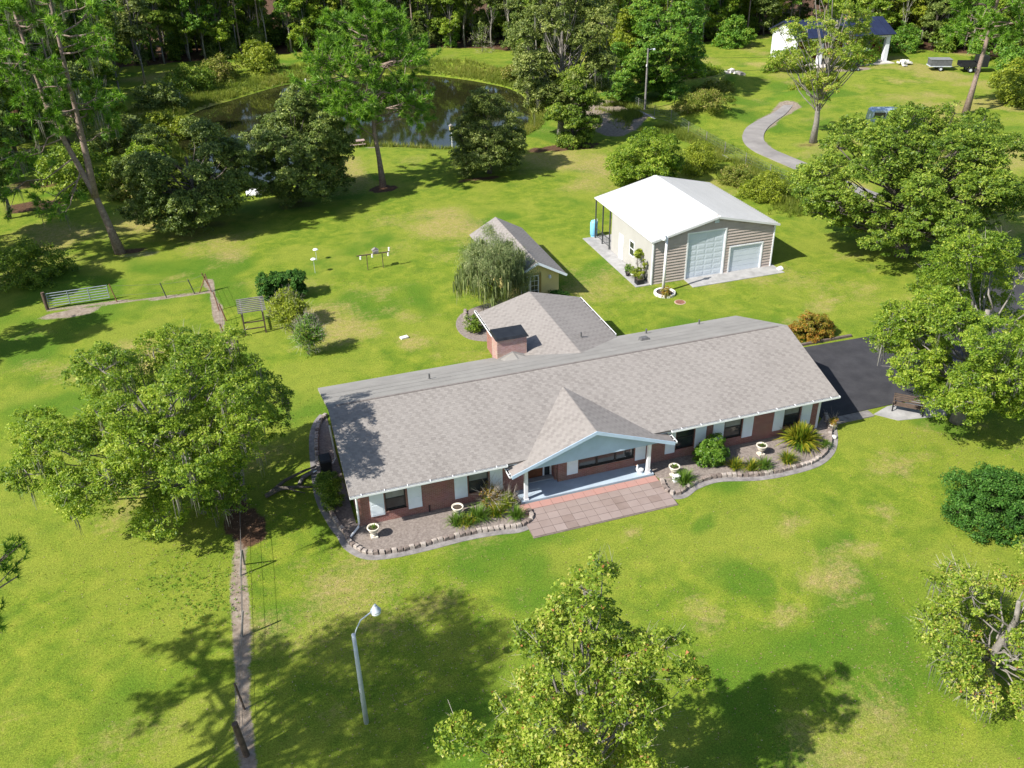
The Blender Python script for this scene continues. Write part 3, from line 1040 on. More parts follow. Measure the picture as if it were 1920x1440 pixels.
def gutter(p0, p1, nrm, name, parent, straps):
    """An open white channel along an eave with straps across it."""
    p0, p1, nrm = Vector(p0), Vector(p1), Vector(nrm).normalized()
    d = (p1 - p0)
    mb = MB()
    c = (p0 + p1) / 2
    hx = d / 2
    mb.obox(c + nrm * 0.065 + Vector((0, 0, -0.105)), hx, nrm * 0.065, (0, 0, 0.006))
    mb.obox(c + nrm * 0.128 + Vector((0, 0, -0.048)), hx, nrm * 0.008, (0, 0, 0.052))
    mb.obox(c + nrm * 0.004 + Vector((0, 0, -0.06)), hx, nrm * 0.004, (0, 0, 0.04))
    e = d.normalized() * 0.006
    for q in (p0 + e, p1 - e):
        mb.obox(q + nrm * 0.065 + Vector((0, 0, -0.055)), e, nrm * 0.06, (0, 0, 0.05))
    g = mb.build(name, WHITE, parent)
    MB().obox(c + nrm * 0.064 + Vector((0, 0, -0.072)), hx * 0.998, nrm * 0.054, (0, 0, 0.024)).build('gutter_gap_shade', GAPSHADE, g)  # dark strip added in the trough, standing in for the shaded gap
    off = wpos(g)
    for k in range(straps):
        q = p0 + d * ((k + 0.5) / straps)
        MB().obox(q + nrm * 0.065 + Vector((0, 0, 0.012)), d.normalized() * 0.02, nrm * 0.075, (0, 0, 0.008)).build('gutter_strap', WHITE, g)
    return g


gutter((XL, YF - 0.002, ZE - 0.0), (GX0 - 0.05, YF - 0.002, ZE), (0, -1, 0), 'gutter', house, 7)
gutter((GX1 + 0.05, YF - 0.002, ZE), (XR, YF - 0.002, ZE), (0, -1, 0), 'gutter', house, 9)
gutter((GX0 - 0.002, GYF, GZE), (GX0 - 0.002, 35.0, GZE), (-1, 0, 0), 'gutter', house, 2)
gutter((GX1 + 0.002, GYF, GZE), (GX1 + 0.002, 35.0, GZE), (1, 0, 0), 'gutter', house, 2)
MB().tube([(3.3, YF - 0.07, 2.45), (3.3, YF + 0.1, 2.3), (3.32, YW - 0.10, 2.1), (3.32, YW - 0.10, 0.35), (3.25, YW - 0.2, 0.18), (2.75, YW - 0.75, 0.12)], 0.055, 8).build('downspout', WHITE, house)
MB().tube([(3.0, 41.6, 2.4), (3.1, 41.6, 0.3), (2.9, 41.4, 0.14), (1.75, 40.9, 0.12)], 0.05, 8).build('downspout', WHITE, house)

# annex behind the house
AX0, AX1, AXC, AY1, AZE, AZR = 14.35, 21.55, 17.95, 51.85, 2.55, 3.52
MB().box(14.8, 21.1, 45.21, 51.5, 0, 2.55).extrude([(14.8, 51.4, 2.55), (21.1, 51.4, 2.55), (17.95, 51.4, 3.42)], (0, 0.1, 0)).build('annex_wall', BRICK, house)
for nm, xe, s in (('a', AX0, 1), ('b', AX1, -1)):
    q = MB()
    slab(q, (xe, 42.4, AZE), (xe, AY1, AZE), (AXC - 0.001 * s, AY1, AZR), (AXC - 0.001 * s, 42.4, AZR), 0.12)
    ro = q.build('annex_roof', DECK, house)
    al = math.hypot(AXC - AX0, AZR - AZE)
    abv = lambda c: c[:, 2] > ZR + (c[:, 1] - YR) * (ZB - ZR) / (YB - YR) - 0.05
    if s == 1:
        st = shingles((xe, AY1, AZE), (0, -1, 0), (AXC - xe, 0, AZR - AZE), AY1 - 42.4, al, seed=12)
    else:
        st = shingles((xe, 42.4, AZE), (0, 1, 0), (AXC - xe, 0, AZR - AZE), AY1 - 42.4, al, seed=13)
    shingle_part('shingles', ro, [trim_set(st, lambda c: abv(c) | (c[:, 1] > YB))])
gutter((AX0 - 0.002, 46.2, AZE), (AX0 - 0.002, 52.3, AZE), (-1, 0, 0), 'gutter', house, 4)
gutter((AX1 + 0.002, 45.9, AZE), (AX1 + 0.002, 51.8, AZE), (1, 0, 0), 'gutter', house, 4)

# chimney
ch = MB().box(13.55, 15.40, 45.0, 46.1, 0, 4.0).build('chimney', CHIMB, house)
q = MB()
q.add([(13.45, 44.88, 3.98), (15.52, 44.88, 3.98), (15.52, 46.25, 3.98), (13.45, 46.25, 3.98), (13.55, 45.0, 4.10), (15.42, 45.0, 4.10), (15.45, 46.2, 4.16), (13.5, 46.2, 4.16)],
      [(3, 2, 1, 0), (4, 5, 6, 7), (0, 1, 5, 4), (1, 2, 6, 5), (2, 3, 7, 6), (3, 0, 4, 7)])
q.build('chimney_cap', BLACK, ch)
MB().extrude([(13.5, 44.999, 2.72), (15.46, 44.999, 2.72), (14.5, 44.999, 3.10)], (0, -0.03, 0)).build('flashing', mat('lead flashing', (0.33, 0.33, 0.32), 0.6, metal=0.2), ch)
q = MB()
slab(q, (13.5, 44.0, 2.98), (13.5, 44.97, 2.66), (14.5, 44.97, 3.05), (14.5, 44.0, 3.06), 0.04)
slab(q, (15.46, 44.97, 2.70), (15.46, 44.0, 2.98), (14.5, 44.0, 3.06), (14.5, 44.97, 3.05), 0.04)
q.build('chimney_saddle', ROLL, house)
# roof vents
vm = mat('lead vent pipe', (0.10, 0.10, 0.10), 0.6)
for px_, py_, pz in [(8.9, 42.9, 0), (18.9, 45.0, 1), (23.3, 45.0, 0), (27.0, 45.0, 0)]:
    if pz:
        zz = AZR - (px_ - AXC) / (AX1 - AXC) * (AZR - AZE)
    else:
        zz = ZR + (py_ - YR) / (YB - YR) * (ZB - ZR)
    MB().lathe((px_, py_, zz - 0.05), [(0.10, 0.05), (0.055, 0.10), (0.055, 0.38), (0.045, 0.38)], 10).build('vent_pipe', vm, house)
zz = ZR + (43.2 - YR) / (YB - YR) * (ZB - ZR)
MB().add([(22.0, 43.0, zz - 0.03), (22.55, 43.0, zz - 0.03), (22.55, 43.5, zz - 0.1), (22.0, 43.5, zz - 0.1), (22.05, 43.1, zz + 0.2), (22.5, 43.1, zz + 0.2), (22.5, 43.45, zz + 0.14), (22.05, 43.45, zz + 0.14)],
         [(3, 2, 1, 0), (4, 5, 6, 7), (0, 1, 5, 4), (1, 2, 6, 5), (2, 3, 7, 6), (3, 0, 4, 7)]).build('roof_vent', vm, house)

# ================================================================ THE WORKSHOP
SROOF = mat('white metal roofing', (0.54, 0.54, 0.53), 0.6, 0.06, 0.6, col2=(0.64, 0.64, 0.63), detail=8)
SRIB = mat('greyed metal rib', (0.43, 0.43, 0.425), 0.6, 0.15, 1.0)
SIDE = mat('taupe lap siding', (0.41, 0.345, 0.305), 0.75, 0.10, 1.5)
SWALL = mat('off white metal wall', (0.37, 0.36, 0.335), 0.6, 0.06, 1.0)
GDOOR = mat('pale blue grey garage door', (0.54, 0.59, 0.64), 0.5, 0.05, 1.0)
shop = thing('workshop_building', (35, 61.5, 0), 'workshop with white metal roof, taupe siding and two garage doors', 'workshop')
SX0, SX1, SY0, SY1 = 29.65, 40.15, 57.05, 64.6
SE, SRZ, SXC = 3.58, 4.86, 34.95
q = MB().extrude([(SX0, SY0 + 0.05, 0), (SX0, SY1, 0), (SX0, SY1, 3.5), (SX0, SY0 + 0.05, 3.5)], (0.12, 0, 0))
q.build('side_wall', SWALL, shop)
MB().extrude([(SX1 - 0.12, SY0 + 0.05, 0), (SX1 - 0.12, SY1, 0), (SX1 - 0.12, SY1, 3.5), (SX1 - 0.12, SY0 + 0.05, 3.5)], (0.12, 0, 0)).build('side_wall', SIDE, shop)
MB().extrude([(SX0 + 0.121, SY1 - 0.12, 0), (SX1 - 0.121, SY1 - 0.12, 0), (SX1 - 0.121, SY1 - 0.12, 3.5), (SXC, SY1 - 0.12, 4.75), (SX0 + 0.121, SY1 - 0.12, 3.5)], (0, 0.12, 0)).build('rear_wall', SIDE, shop)
BD, SDo = (32.62, 35.76, 0.0, 3.72), (36.38, 39.14, 0.0, 2.12)
q = MB()
q.extrude([(SX0 + 0.121, SY0 + 0.06, 0), (BD[0], SY0 + 0.06, 0), (BD[0], SY0 + 0.06, 4.18), (SX0 + 0.121, SY0 + 0.06, 3.48)], (0, 0.1, 0))
q.extrude([(BD[0], SY0 + 0.06, 3.72), (BD[1], SY0 + 0.06, 3.72), (BD[1], SY0 + 0.06, 4.62), (SXC, SY0 + 0.06, 4.78), (BD[0], SY0 + 0.06, 4.18)], (0, 0.1, 0))
q.extrude([(BD[1], SY0 + 0.06, 0), (SDo[0], SY0 + 0.06, 0), (SDo[0], SY0 + 0.06, 4.42), (BD[1], SY0 + 0.06, 4.56)], (0, 0.1, 0))
q.extrude([(SDo[0], SY0 + 0.06, 2.12), (SDo[1], SY0 + 0.06, 2.12), (SDo[1], SY0 + 0.06, 3.72), (SDo[0], SY0 + 0.06, 4.4)], (0, 0.1, 0))
q.extrude([(SDo[1], SY0 + 0.06, 0), (SX1 - 0.121, SY0 + 0.06, 0), (SX1 - 0.121, SY0 + 0.06, 3.48), (SDo[1], SY0 + 0.06, 3.72)], (0, 0.1, 0))
q.build('front_wall', SIDE, shop)
# lap siding, one board per course and bay
hs = 0.235
k = 0
while k * hs < 4.75:
    za, zb = 0.02 + k * hs, 0.02 + (k + 1) * hs
    top = lambda x: 4.74 - abs(x - SXC) / (SXC - SX0) * 1.27
    half = (4.72 - min(zb, 4.70)) / 1.27 * (SXC - SX0)
    lo, hi = max(SX0 + 0.10, SXC - half), min(SX1 - 0.08, SXC + half)
    segs = []
    x = lo
    for (a, b, c, d) in (BD, SDo):
        if za < d + 0.04:
            if a - 0.12 > x:
                segs.append((x, min(a - 0.12, hi)))
            x = max(x, b + 0.12)
    if hi > x:
        segs.append((x, hi))
    for a, b in segs:
        if b - a > 0.08:
            MB().add([(a, SY0 - 0.03, za), (b, SY0 - 0.03, za), (b, SY0 + 0.036, zb + 0.005), (a, SY0 + 0.036, zb + 0.005), (a, SY0 + 0.058, za), (b, SY0 + 0.058, za), (b, SY0 + 0.058, zb + 0.005), (a, SY0 + 0.058, zb + 0.005)],
                     [(0, 1, 2, 3), (7, 6, 5, 4), (0, 4, 5, 1), (3, 2, 6, 7), (0, 3, 7, 4), (1, 5, 6, 2)]).build('siding_board', SIDE, shop)
    k += 1
for (a, b, c, d) in (BD, SDo):
    MB().box(a - 0.12, a, SY0 - 0.036, SY0 + 0.2, 0, d + 0.1).box(b, b + 0.12, SY0 - 0.036, SY0 + 0.2, 0, d + 0.1).box(a, b, SY0 - 0.036, SY0 + 0.2, d, d + 0.1).build('door_trim', WHITE, shop)
gd = MB().box(BD[0], BD[1], SY0 + 0.06, SY0 + 0.10, 0.03, 3.74).build('tall_garage_door', GDOOR, shop)
for i in range(4):
    for j in range(8):
        xa = BD[0] + 0.10 + i * 0.745
        za = 0.12 + j * 0.448
        q = MB()
        q.add([(xa, SY0 + 0.059, za), (xa + 0.68, SY0 + 0.059, za), (xa + 0.68, SY0 + 0.059, za + 0.36), (xa, SY0 + 0.059, za + 0.36),
               (xa + 0.07, SY0 + 0.050, za + 0.07), (xa + 0.61, SY0 + 0.050, za + 0.07), (xa + 0.61, SY0 + 0.050, za + 0.29), (xa + 0.07, SY0 + 0.050, za + 0.29)],
              [(4, 5, 6, 7), (0, 1, 5, 4), (1, 2, 6, 5), (2, 3, 7, 6), (3, 0, 4, 7)])
        q.build('door_panel', GDOOR, gd)
gs = MB().box(SDo[0], SDo[1], SY0 + 0.06, SY0 + 0.10, 0.03, 2.14).build('small_garage_door', GDOOR, shop)
for j in range(5):
    MB().box(SDo[0] + 0.02, SDo[1] - 0.02, SY0 + 0.045, SY0 + 0.0595, 0.05 + j * 0.415, 0.05 + j * 0.415 + 0.385).build('door_section', GDOOR, gs)
MB().box(34.72, 35.1, SY0 - 0.06, SY0 + 0.02, 4.34, 4.58).build('gable_vent', GDOOR, shop)
for x in (SX0 - 0.03, SX1 - 0.07):
    MB().box(x, x + 0.10, SY0 - 0.06, SY0 + 0.049, 0, 3.52).build('corner_trim', WHITE, shop)
# roof with ribs
RX0, RX1, RY0, RY1 = 29.40, 40.42, 56.80, 67.85
for xe, s in ((RX0, 1), (RX1, -1)):
    q = MB()
    slab(q, (xe, RY0, SE), (xe, RY1, SE), (SXC - 0.001 * s, RY1, SRZ), (SXC - 0.001 * s, RY0, SRZ), 0.07)
    ro = q.build('roof', SROOF, shop)
    sl_ = Vector((SXC - xe, 0, SRZ - SE))
    L = sl_.length
    rib = MB()
    d = sl_.normalized()
    nn = Vector((-d.z * s, 0, abs(d.x)))
    n = 37
    rme = None
    for k in range(n):
        y = RY0 + 0.06 + k * (RY1 - RY0 - 0.12) / (n - 1)
        if rme is None:
            hv = [(-L / 2 + 0.01, -0.028, 0), (L / 2 - 0.01, -0.028, 0), (L / 2 - 0.01, 0.028, 0), (-L / 2 + 0.01, 0.028, 0), (-L / 2 + 0.01, -0.016, 0.045), (L / 2 - 0.01, -0.016, 0.045), (L / 2 - 0.01, 0.016, 0.045), (-L / 2 + 0.01, 0.016, 0.045)]
            M3 = Matrix((d * s, Vector((0, 1, 0)), nn)).transposed()
            rme = bpy.data.meshes.new('roof_rib')
            rme.from_pydata([tuple(M3 @ Vector(p)) for p in hv], [], [(4, 5, 6, 7), (0, 1, 5, 4), (1, 2, 6, 5), (2, 3, 7, 6), (3, 0, 4, 7)])
            rme.materials.append(SRIB)
        o = bpy.data.objects.new('roof_rib', rme)
        COL.objects.link(o)
        o.parent = ro
        o.location = Vector(((xe + SXC) / 2, y, (SE + SRZ) / 2 + 0.002)) - wpos(ro)
MB().bar((SXC, RY0, SRZ + 0.012), (SXC, RY1, SRZ + 0.012), 0.34, 0.03).build('ridge_cap', SROOF, shop)
for xe in (RX0, RX1):
    MB().bar((xe, RY0 - 0.012, SE - 0.05), (SXC, RY0 - 0.012, SRZ - 0.05), 0.02, 0.15).build('rake_trim', SROOF, shop)
# open bay at the back with posts and a railing
PMET = mat('dark steel post', (0.075, 0.080, 0.085), 0.5, metal=0.4)
for p in ((29.5, 67.6), (29.5, 66.1), (29.55, 64.75), (40.2, 67.6), (35, 67.6)):
    MB().box(p[0] - 0.045, p[0] + 0.045, p[1] - 0.045, p[1] + 0.045, 0, 3.54).build('post', PMET, shop)
for zz in (0.35, 1.0):
    MB().bar((29.5, 67.55, zz), (29.5, 64.8, zz), 0.035).build('rail', PMET, shop)
for k in range(9):
    y = 64.95 + k * 0.3
    MB().bar((29.5, y, 0.35), (29.5, y, 1.0), 0.022).build('baluster', PMET, shop)
# side door and window on the white wall
sdr = MB().box(SX0 - 0.03, SX0 - 0.002, 62.25, 63.05, 0.05, 2.1).build('side_door', WHITE, shop)
MB().lathe((SX0 - 0.06, 62.38, 1.05), [(0.03, 0), (0.035, 0.03), (0.02, 0.06)], 8).build('door_knob', PMET, sdr)
w = MB().box(SX0 - 0.035, SX0 - 0.002, 60.18, 60.24, 1.02, 2.28).box(SX0 - 0.035, SX0 - 0.002, 60.96, 61.02, 1.02, 2.28).box(SX0 - 0.035, SX0 - 0.002, 60.24, 60.96, 1.02, 1.09).box(SX0 - 0.035, SX0 - 0.002, 60.24, 60.96, 2.21, 2.28).box(SX0 - 0.035, SX0 - 0.002, 60.24, 60.96, 1.62, 1.68).build('window', WHITE, shop)
for a, b in ((1.09, 1.62), (1.68, 2.21)):
    MB().box(SX0 - 0.015, SX0 - 0.003, 60.24, 60.96, a, b).build('pane', GLASS, w)
tag(MB().prism([(28.38, 57.0), (29.62, 57.0), (29.62, 67.9), (28.45, 67.9)], -0.05, 0.05).build('concrete_walk', CONC), kind='structure')
tag(MB().box(29.63, 40.3, 64.61, 67.9, -0.05, 0.055).build('workshop_slab', CONC), kind='structure')
tag(MB().prism([(32.45, 55.45), (40.5, 55.5), (40.45, 57.34), (32.5, 57.34)], -0.05, 0.045).build('garage_apron', CONC), kind='structure')

# ================================================================ THE YELLOW SHED
YEL = mat('yellow stucco', (0.74, 0.61, 0.25), 0.9, 0.08, 1.5, 0.2, 30)
YTR = mat('ochre door trim', (0.30, 0.22, 0.06), 0.8, 0.15, 2)
shed = thing('garden_shed', (20.4, 62, 0), 'small yellow shed with shingle gable roof behind the drooping tree', 'shed')
HX0, HX1, HXC, HY0, HY1, HZE, HZR = 18.15, 22.70, 20.42, 57.0, 67.3, 1.98, 3.22
MB().extrude([(18.6, 57.5, 0), (22.25, 57.5, 0), (22.25, 57.5, 2.15), (20.42, 57.5, 3.1), (18.6, 57.5, 2.15)], (0, 0.12, 0)).build('front_wall', YEL, shed)
MB().box(18.6, 18.72, 57.62, 66.9, 0, 2.15).box(22.13, 22.25, 57.62, 66.9, 0, 2.15).extrude([(18.72, 66.8, 0), (22.13, 66.8, 0), (22.13, 66.8, 2.2), (20.42, 66.8, 3.05), (18.72, 66.8, 2.2)], (0, 0.1, 0)).build('side_wall', YEL, shed)
for xe, s in ((HX0, 1), (HX1, -1)):
    q = MB()
    slab(q, (xe, HY0, HZE), (xe, HY1, HZE), (HXC - 0.001 * s, HY1, HZR), (HXC - 0.001 * s, HY0, HZR), 0.1)
    ro = q.build('roof', DECK, shed)
    al = math.hypot(HXC - HX0, HZR - HZE)
    if s == 1:
        st = shingles((xe, HY1, HZE), (0, -1, 0), (HXC - xe, 0, HZR - HZE), HY1 - HY0, al, seed=22)
    else:
        st = shingles((xe, HY0, HZE), (0, 1, 0), (HXC - xe, 0, HZR - HZE), HY1 - HY0, al, seed=23)
    shingle_part('shingles', ro, [st])
    MB().bar((xe, HY0 - 0.02, HZE - 0.06), (HXC, HY0 - 0.02, HZR - 0.06), 0.03, 0.17).build('rake_board', SHUT, shed)
MB().box(19.12, 19.25, 57.44, 57.498, 0, 2.2).box(20.66, 20.84, 57.44, 57.498, 0, 2.2).box(19.25, 20.66, 57.44, 57.498, 2.06, 2.2).build('door_surround', YTR, shed)
for a, b in ((19.25, 19.93), (19.98, 20.66)):
    d = MB().box(a, b, 57.455, 57.499, 0.05, 2.05).build('door_leaf', WHITE, shed)
    for i in range(2):
        for j in range(4):
            MB().box(a + 0.07 + i * 0.28, a + 0.32 + i * 0.28, 57.44, 57.454, 0.5 + j * 0.38, 0.84 + j * 0.38).build('pane', GLASS, d)
MB().lathe((21.5, 57.4, 1.65), [(0.05, 0), (0.12, 0.08), (0.12, 0.22), (0.05, 0.3)], 10).build('wall_lantern', WHITE, shed)

# ================================================================ THE NEIGHBOUR'S BARN
NAVY = mat('dark navy metal roof', (0.020, 0.026, 0.060), 0.4, 0.2, 0.6, metal=0.2)
BARNW = mat('white barn paint', (0.62, 0.63, 0.66), 0.7, 0.05, 0.6)
RUST = mat('rust red wall', (0.22, 0.060, 0.030), 0.8, 0.25, 1.0)
barn = thing('open_barn', (94.5, 126.5, 0), 'open fronted barn with navy roof and white pillars near the wood', 'barn')
A, B, C = Vector((86.2, 123.4, 0)), Vector((101.6, 121.2, 0)), Vector((87.4, 131.9, 0))
ux = (B - A).normalized()
uy = Vector((-ux.y, ux.x, 0))
BW, BDp, BH, BR = (B - A).length, 8.6, 4.0, 6.1
P3 = lambda u, w, z_: A + ux * u + uy * w + Vector((0, 0, z_))
MB().extrude([P3(0, 0, 0), P3(0, BDp, 0), P3(0, BDp, BH), P3(0, BDp / 2, BR - 0.1), P3(0, 0, BH)], ux * 0.2).build('end_wall', BARNW, barn)
MB().extrude([P3(BW - 0.2, 2.5, 0), P3(BW - 0.2, BDp, 0), P3(BW - 0.2, BDp, BH), P3(BW - 0.2, BDp / 2, BR - 0.1), P3(BW - 0.2, 2.5, BH + 0.8)], ux * 0.2).build('end_wall', RUST, barn)
MB().extrude([P3(0.21, 4.0, 0), P3(BW - 0.21, 4.0, 0), P3(BW - 0.21, 4.0, BH), P3(0.21, 4.0, BH)], uy * 0.2).build('recessed_wall', RUST, barn)
for k in range(1, 16):
    c = P3(BW * k / 16, 3.985, BH / 2)
    MB().obox(c, ux * 0.05, uy * 0.014, (0, 0, BH / 2)).build('wall_batten', RUST, barn)
MB().extrude([P3(0.21, BDp - 0.2, 0), P3(BW - 0.21, BDp - 0.2, 0), P3(BW - 0.21, BDp - 0.2, BH), P3(0.21, BDp - 0.2, BH)], uy * 0.2).build('rear_wall', BARNW, barn)
for u in (4.2, 8.3, 12.0, BW - 0.35):
    MB().obox(P3(u, 0.35, BH / 2), ux * 0.32, uy * 0.32, (0, 0, BH / 2)).build('pillar', BARNW, barn)
MB().obox(P3(BW / 2, 0.05, BH + 0.02), ux * (BW / 2), uy * 0.06, (0, 0, 0.3)).build('fascia', BARNW, barn)
for w0, w1 in ((-0.6, BDp / 2), (BDp + 0.6, BDp / 2 + 0.001)):
    q = MB()
    zl = BH + 0.25 - 0.05
    slab(q, P3(-0.5, w0, zl), P3(BW + 0.5, w0, zl), P3(BW + 0.5, w1, BR), P3(-0.5, w1, BR), 0.12)
    ro = q.build('roof', NAVY, barn)
    for k in range(17):
        u = -0.45 + k * (BW + 0.9) / 16
        MB().bar(P3(u, w0, zl + 0.02), P3(u, w1, BR + 0.02), 0.05, 0.05).build('roof_seam', NAVY, ro)
tag(MB().prism([tuple(P3(3, -1.8, 0)[:2]), tuple(P3(BW + 0.5, -1.5, 0)[:2]), tuple(P3(BW - 0.2, 4, 0)[:2]), tuple(P3(0.2, 4, 0)[:2])], -0.2, 0.12).build('barn_slab', mat('pale slab', (0.5, 0.46, 0.42), 0.9, 0.25, 1.0)), kind='structure')

# ================================================================ VEGETATION
OAK = leafmat('oak leaves', [(0.00, (0.030, 0.065, 0.008)), (0.45, (0.101, 0.174, 0.017)), (0.80, (0.200, 0.280, 0.028)), (1.00, (0.340, 0.393, 0.059))], 0.34)
OAKB = leafmat('bright oak leaves', [(0.00, (0.039, 0.089, 0.008)), (0.45, (0.131, 0.218, 0.017)), (0.80, (0.251, 0.339, 0.027)), (1.00, (0.410, 0.455, 0.069))], 0.38)
OAKD = leafmat('dark oak leaves', [(0.00, (0.033, 0.057, 0.012)), (0.50, (0.096, 0.144, 0.027)), (0.85, (0.195, 0.252, 0.051)), (1.00, (0.345, 0.383, 0.105))], 0.25)
OLIVE = leafmat('olive leaves', [(0.00, (0.037, 0.057, 0.013)), (0.50, (0.117, 0.160, 0.030)), (0.85, (0.225, 0.269, 0.060)), (1.00, (0.356, 0.369, 0.119))], 0.28)
SWEET = leafmat('yellowing leaves', [(0.00, (0.044, 0.087, 0.009)), (0.40, (0.145, 0.229, 0.019)), (0.75, (0.285, 0.357, 0.038)), (0.94, (0.447, 0.458, 0.110)), (1.00, (0.403, 0.167, 0.064))], 0.38)
LIME = leafmat('bright green leaves', [(0.0, (0.033, 0.093, 0.012)), (0.5, (0.098, 0.216, 0.022)), (0.85, (0.203, 0.332, 0.036)), (1.0, (0.267, 0.320, 0.043))], 0.35)
YELG = leafmat('yellow green leaves', [(0.00, (0.062, 0.099, 0.009)), (0.50, (0.182, 0.237, 0.018)), (1.00, (0.363, 0.396, 0.042))], 0.36)
PINE = leafmat('pine needles', [(0.00, (0.034, 0.087, 0.010)), (0.50, (0.122, 0.253, 0.024)), (0.85, (0.239, 0.406, 0.041)), (1.00, (0.361, 0.483, 0.075))], 0.3)
WILL = leafmat('drooping grey green leaves', [(0.0, (0.047, 0.068, 0.024)), (0.5, (0.145, 0.193, 0.068)), (0.9, (0.276, 0.318, 0.137)), (1.0, (0.408, 0.396, 0.192))], 0.3)
GLOSS = leafmat('glossy dark leaves', [(0.00, (0.014, 0.041, 0.006)), (0.50, (0.037, 0.108, 0.013)), (0.85, (0.069, 0.168, 0.022)), (1.00, (0.122, 0.228, 0.038))], 0.2, 0.6, 1.2, 0.2)
SHRUB = leafmat('clipped shrub leaves', [(0.0, (0.020, 0.060, 0.006)), (0.5, (0.065, 0.155, 0.012)), (1.0, (0.170, 0.270, 0.030))], 0.25, 0.4)
CROT = leafmat('copper croton leaves', [(0.00, (0.080, 0.100, 0.012)), (0.40, (0.180, 0.180, 0.020)), (0.72, (0.300, 0.200, 0.025)), (1.00, (0.400, 0.130, 0.022))], 0.3)
GRASSM = leafmat('long grass', [(0.0, (0.055, 0.090, 0.008)), (0.5, (0.145, 0.190, 0.020)), (0.85, (0.250, 0.245, 0.045)), (1.0, (0.330, 0.260, 0.110))], 0.3, 0.6)
LIRIO = leafmat('strappy leaves', [(0.0, (0.030, 0.070, 0.008)), (0.5, (0.085, 0.170, 0.018)), (1.0, (0.200, 0.280, 0.060))], 0.3, 0.45)
VARIE = leafmat('variegated strappy leaves', [(0.0, (0.020, 0.055, 0.008)), (0.4, (0.065, 0.130, 0.010)), (0.7, (0.230, 0.240, 0.018)), (1.0, (0.420, 0.360, 0.040))], 0.3, 0.4)
MOSSM = leafmat('grey hanging moss', [(0.00, (0.090, 0.086, 0.070)), (0.50, (0.160, 0.155, 0.130)), (1.00, (0.240, 0.235, 0.205))], 0.2, 0.9)
TWIGM = leafmat('bare twigs', [(0.0, (0.20, 0.17, 0.14)), (1.0, (0.44, 0.40, 0.35))], 0.05, 0.9)
BARK = mat('grey bark', (0.105, 0.090, 0.076), 0.95, 0.4, 5.0, 0.9, 14)
BARKL = mat('pale lichen bark', (0.20, 0.182, 0.162), 0.95, 0.35, 4.0, 0.7, 14)
BARKP = mat('pine bark', (0.150, 0.100, 0.080), 0.95, 0.45, 6.0, 1.0, 12, col2=(0.30, 0.235, 0.20))


def unit(a):
    return a / (np.linalg.norm(a, axis=-1, keepdims=True) + 1e-9)


def leaf_cloud(cl, ct, rs, nleaf, size, clr, flat=0.6, up=0.7, axis=None, droop=0.0, wid=0.55):
    """Diamond leaves scattered round cluster centres cl; ct is each cluster's tint."""
    nleaf, size = int(nleaf * 1.7), size * 0.82
    N = len(cl)
    c = np.repeat(cl, nleaf, 0)
    dirs = unit(rs.normal(0, 1, (N * nleaf, 3)))
    dirs[:, 2] = np.where(dirs[:, 2] < -0.3, -dirs[:, 2], dirs[:, 2])
    cs = np.repeat(rs.uniform(0.6, 1.35, N), nleaf)[:, None] * clr
    c = c + dirs * rs.uniform(0.25, 1, (N * nleaf, 1)) ** 0.5 * cs * np.array([1, 1, flat])
    nrm = rs.normal(0, 0.8, c.shape) + dirs * 0.55
    nrm[:, 2] += up * 1.3
    if axis is not None:
        nrm += 0.35 * unit(c - axis)
    nrm = unit(nrm)
    a = rs.normal(0, 1, c.shape)
    a[:, 2] -= droop * 2.5
    a = unit(a - nrm * (a * nrm).sum(1, keepdims=True))
    b = np.cross(nrm, a)
    L = size * rs.uniform(0.6, 1.35, (len(c), 1))
    v = np.stack([c - a * L / 2 + b * L * wid * 0.5, c + a * L / 2, c - a * L / 2 - b * L * wid * 0.5], 1).reshape(-1, 3)
    f = np.arange(len(v)).reshape(-1, 3)
    t = np.clip(np.repeat(ct, nleaf) * 0.55 + rs.normal(0.27, 0.20, len(c)), 0, 0.95)
    sp = rs.rand(len(c)) < 0.025
    t[sp] = np.clip(t[sp] + 0.45, 0, 1)
    return v, f, np.repeat(t, 3)


def lobes_from(prof, n, lr, rs, sx=1.0, sy=1.0, inner=0.25):
    """Foliage masses set round an upright axis; prof = [(z, radius), ...]."""
    zs, rr = np.array([p[0] for p in prof]), np.array([p[1] for p in prof])
    w = np.interp(np.linspace(zs[0], zs[-1], 60), zs, rr) ** 1.3 + 0.05
    zz = rs.choice(np.linspace(zs[0], zs[-1], 60), n, p=w / w.sum()) + rs.uniform(-.1, .1, n)
    R_ = np.interp(zz, zs, rr)
    an = (np.arange(n) * 2.39996 + rs.uniform(-.5, .5, n))
    u = np.sqrt(rs.uniform(inner, 1, n)) * np.maximum(R_ - lr * 0.75, 0.05)
    r = lr * rs.uniform(0.65, 1.25, n)
    return np.stack([u * np.cos(an) * sx, u * np.sin(an) * sy, zz, r, r, r * rs.uniform(0.7, 1.05, n)], 1)


def clusters(lob, ncl, rs, low=-0.35):
    area = lob[:, 3] ** 2
    k = rs.choice(len(lob), ncl, p=area / area.sum())
    d = unit(rs.normal(0, 1, (ncl, 3)))
    d[:, 2] = np.where(d[:, 2] < low, -d[:, 2] * rs.uniform(-.4, 1, ncl), d[:, 2])
    r = rs.uniform(0.72, 1.08, (ncl, 1))
    p = lob[k, :3] + d * lob[k, 3:6] * r
    q = (p[:, None, :] - lob[None, :, :3]) / lob[None, :, 3:6]
    m = np.linalg.norm(q, axis=2)
    m[np.arange(ncl), k] = 9
    keep = (m.min(1) > 0.72) | (rs.rand(ncl) < 0.15)
    return p[keep], k[keep]


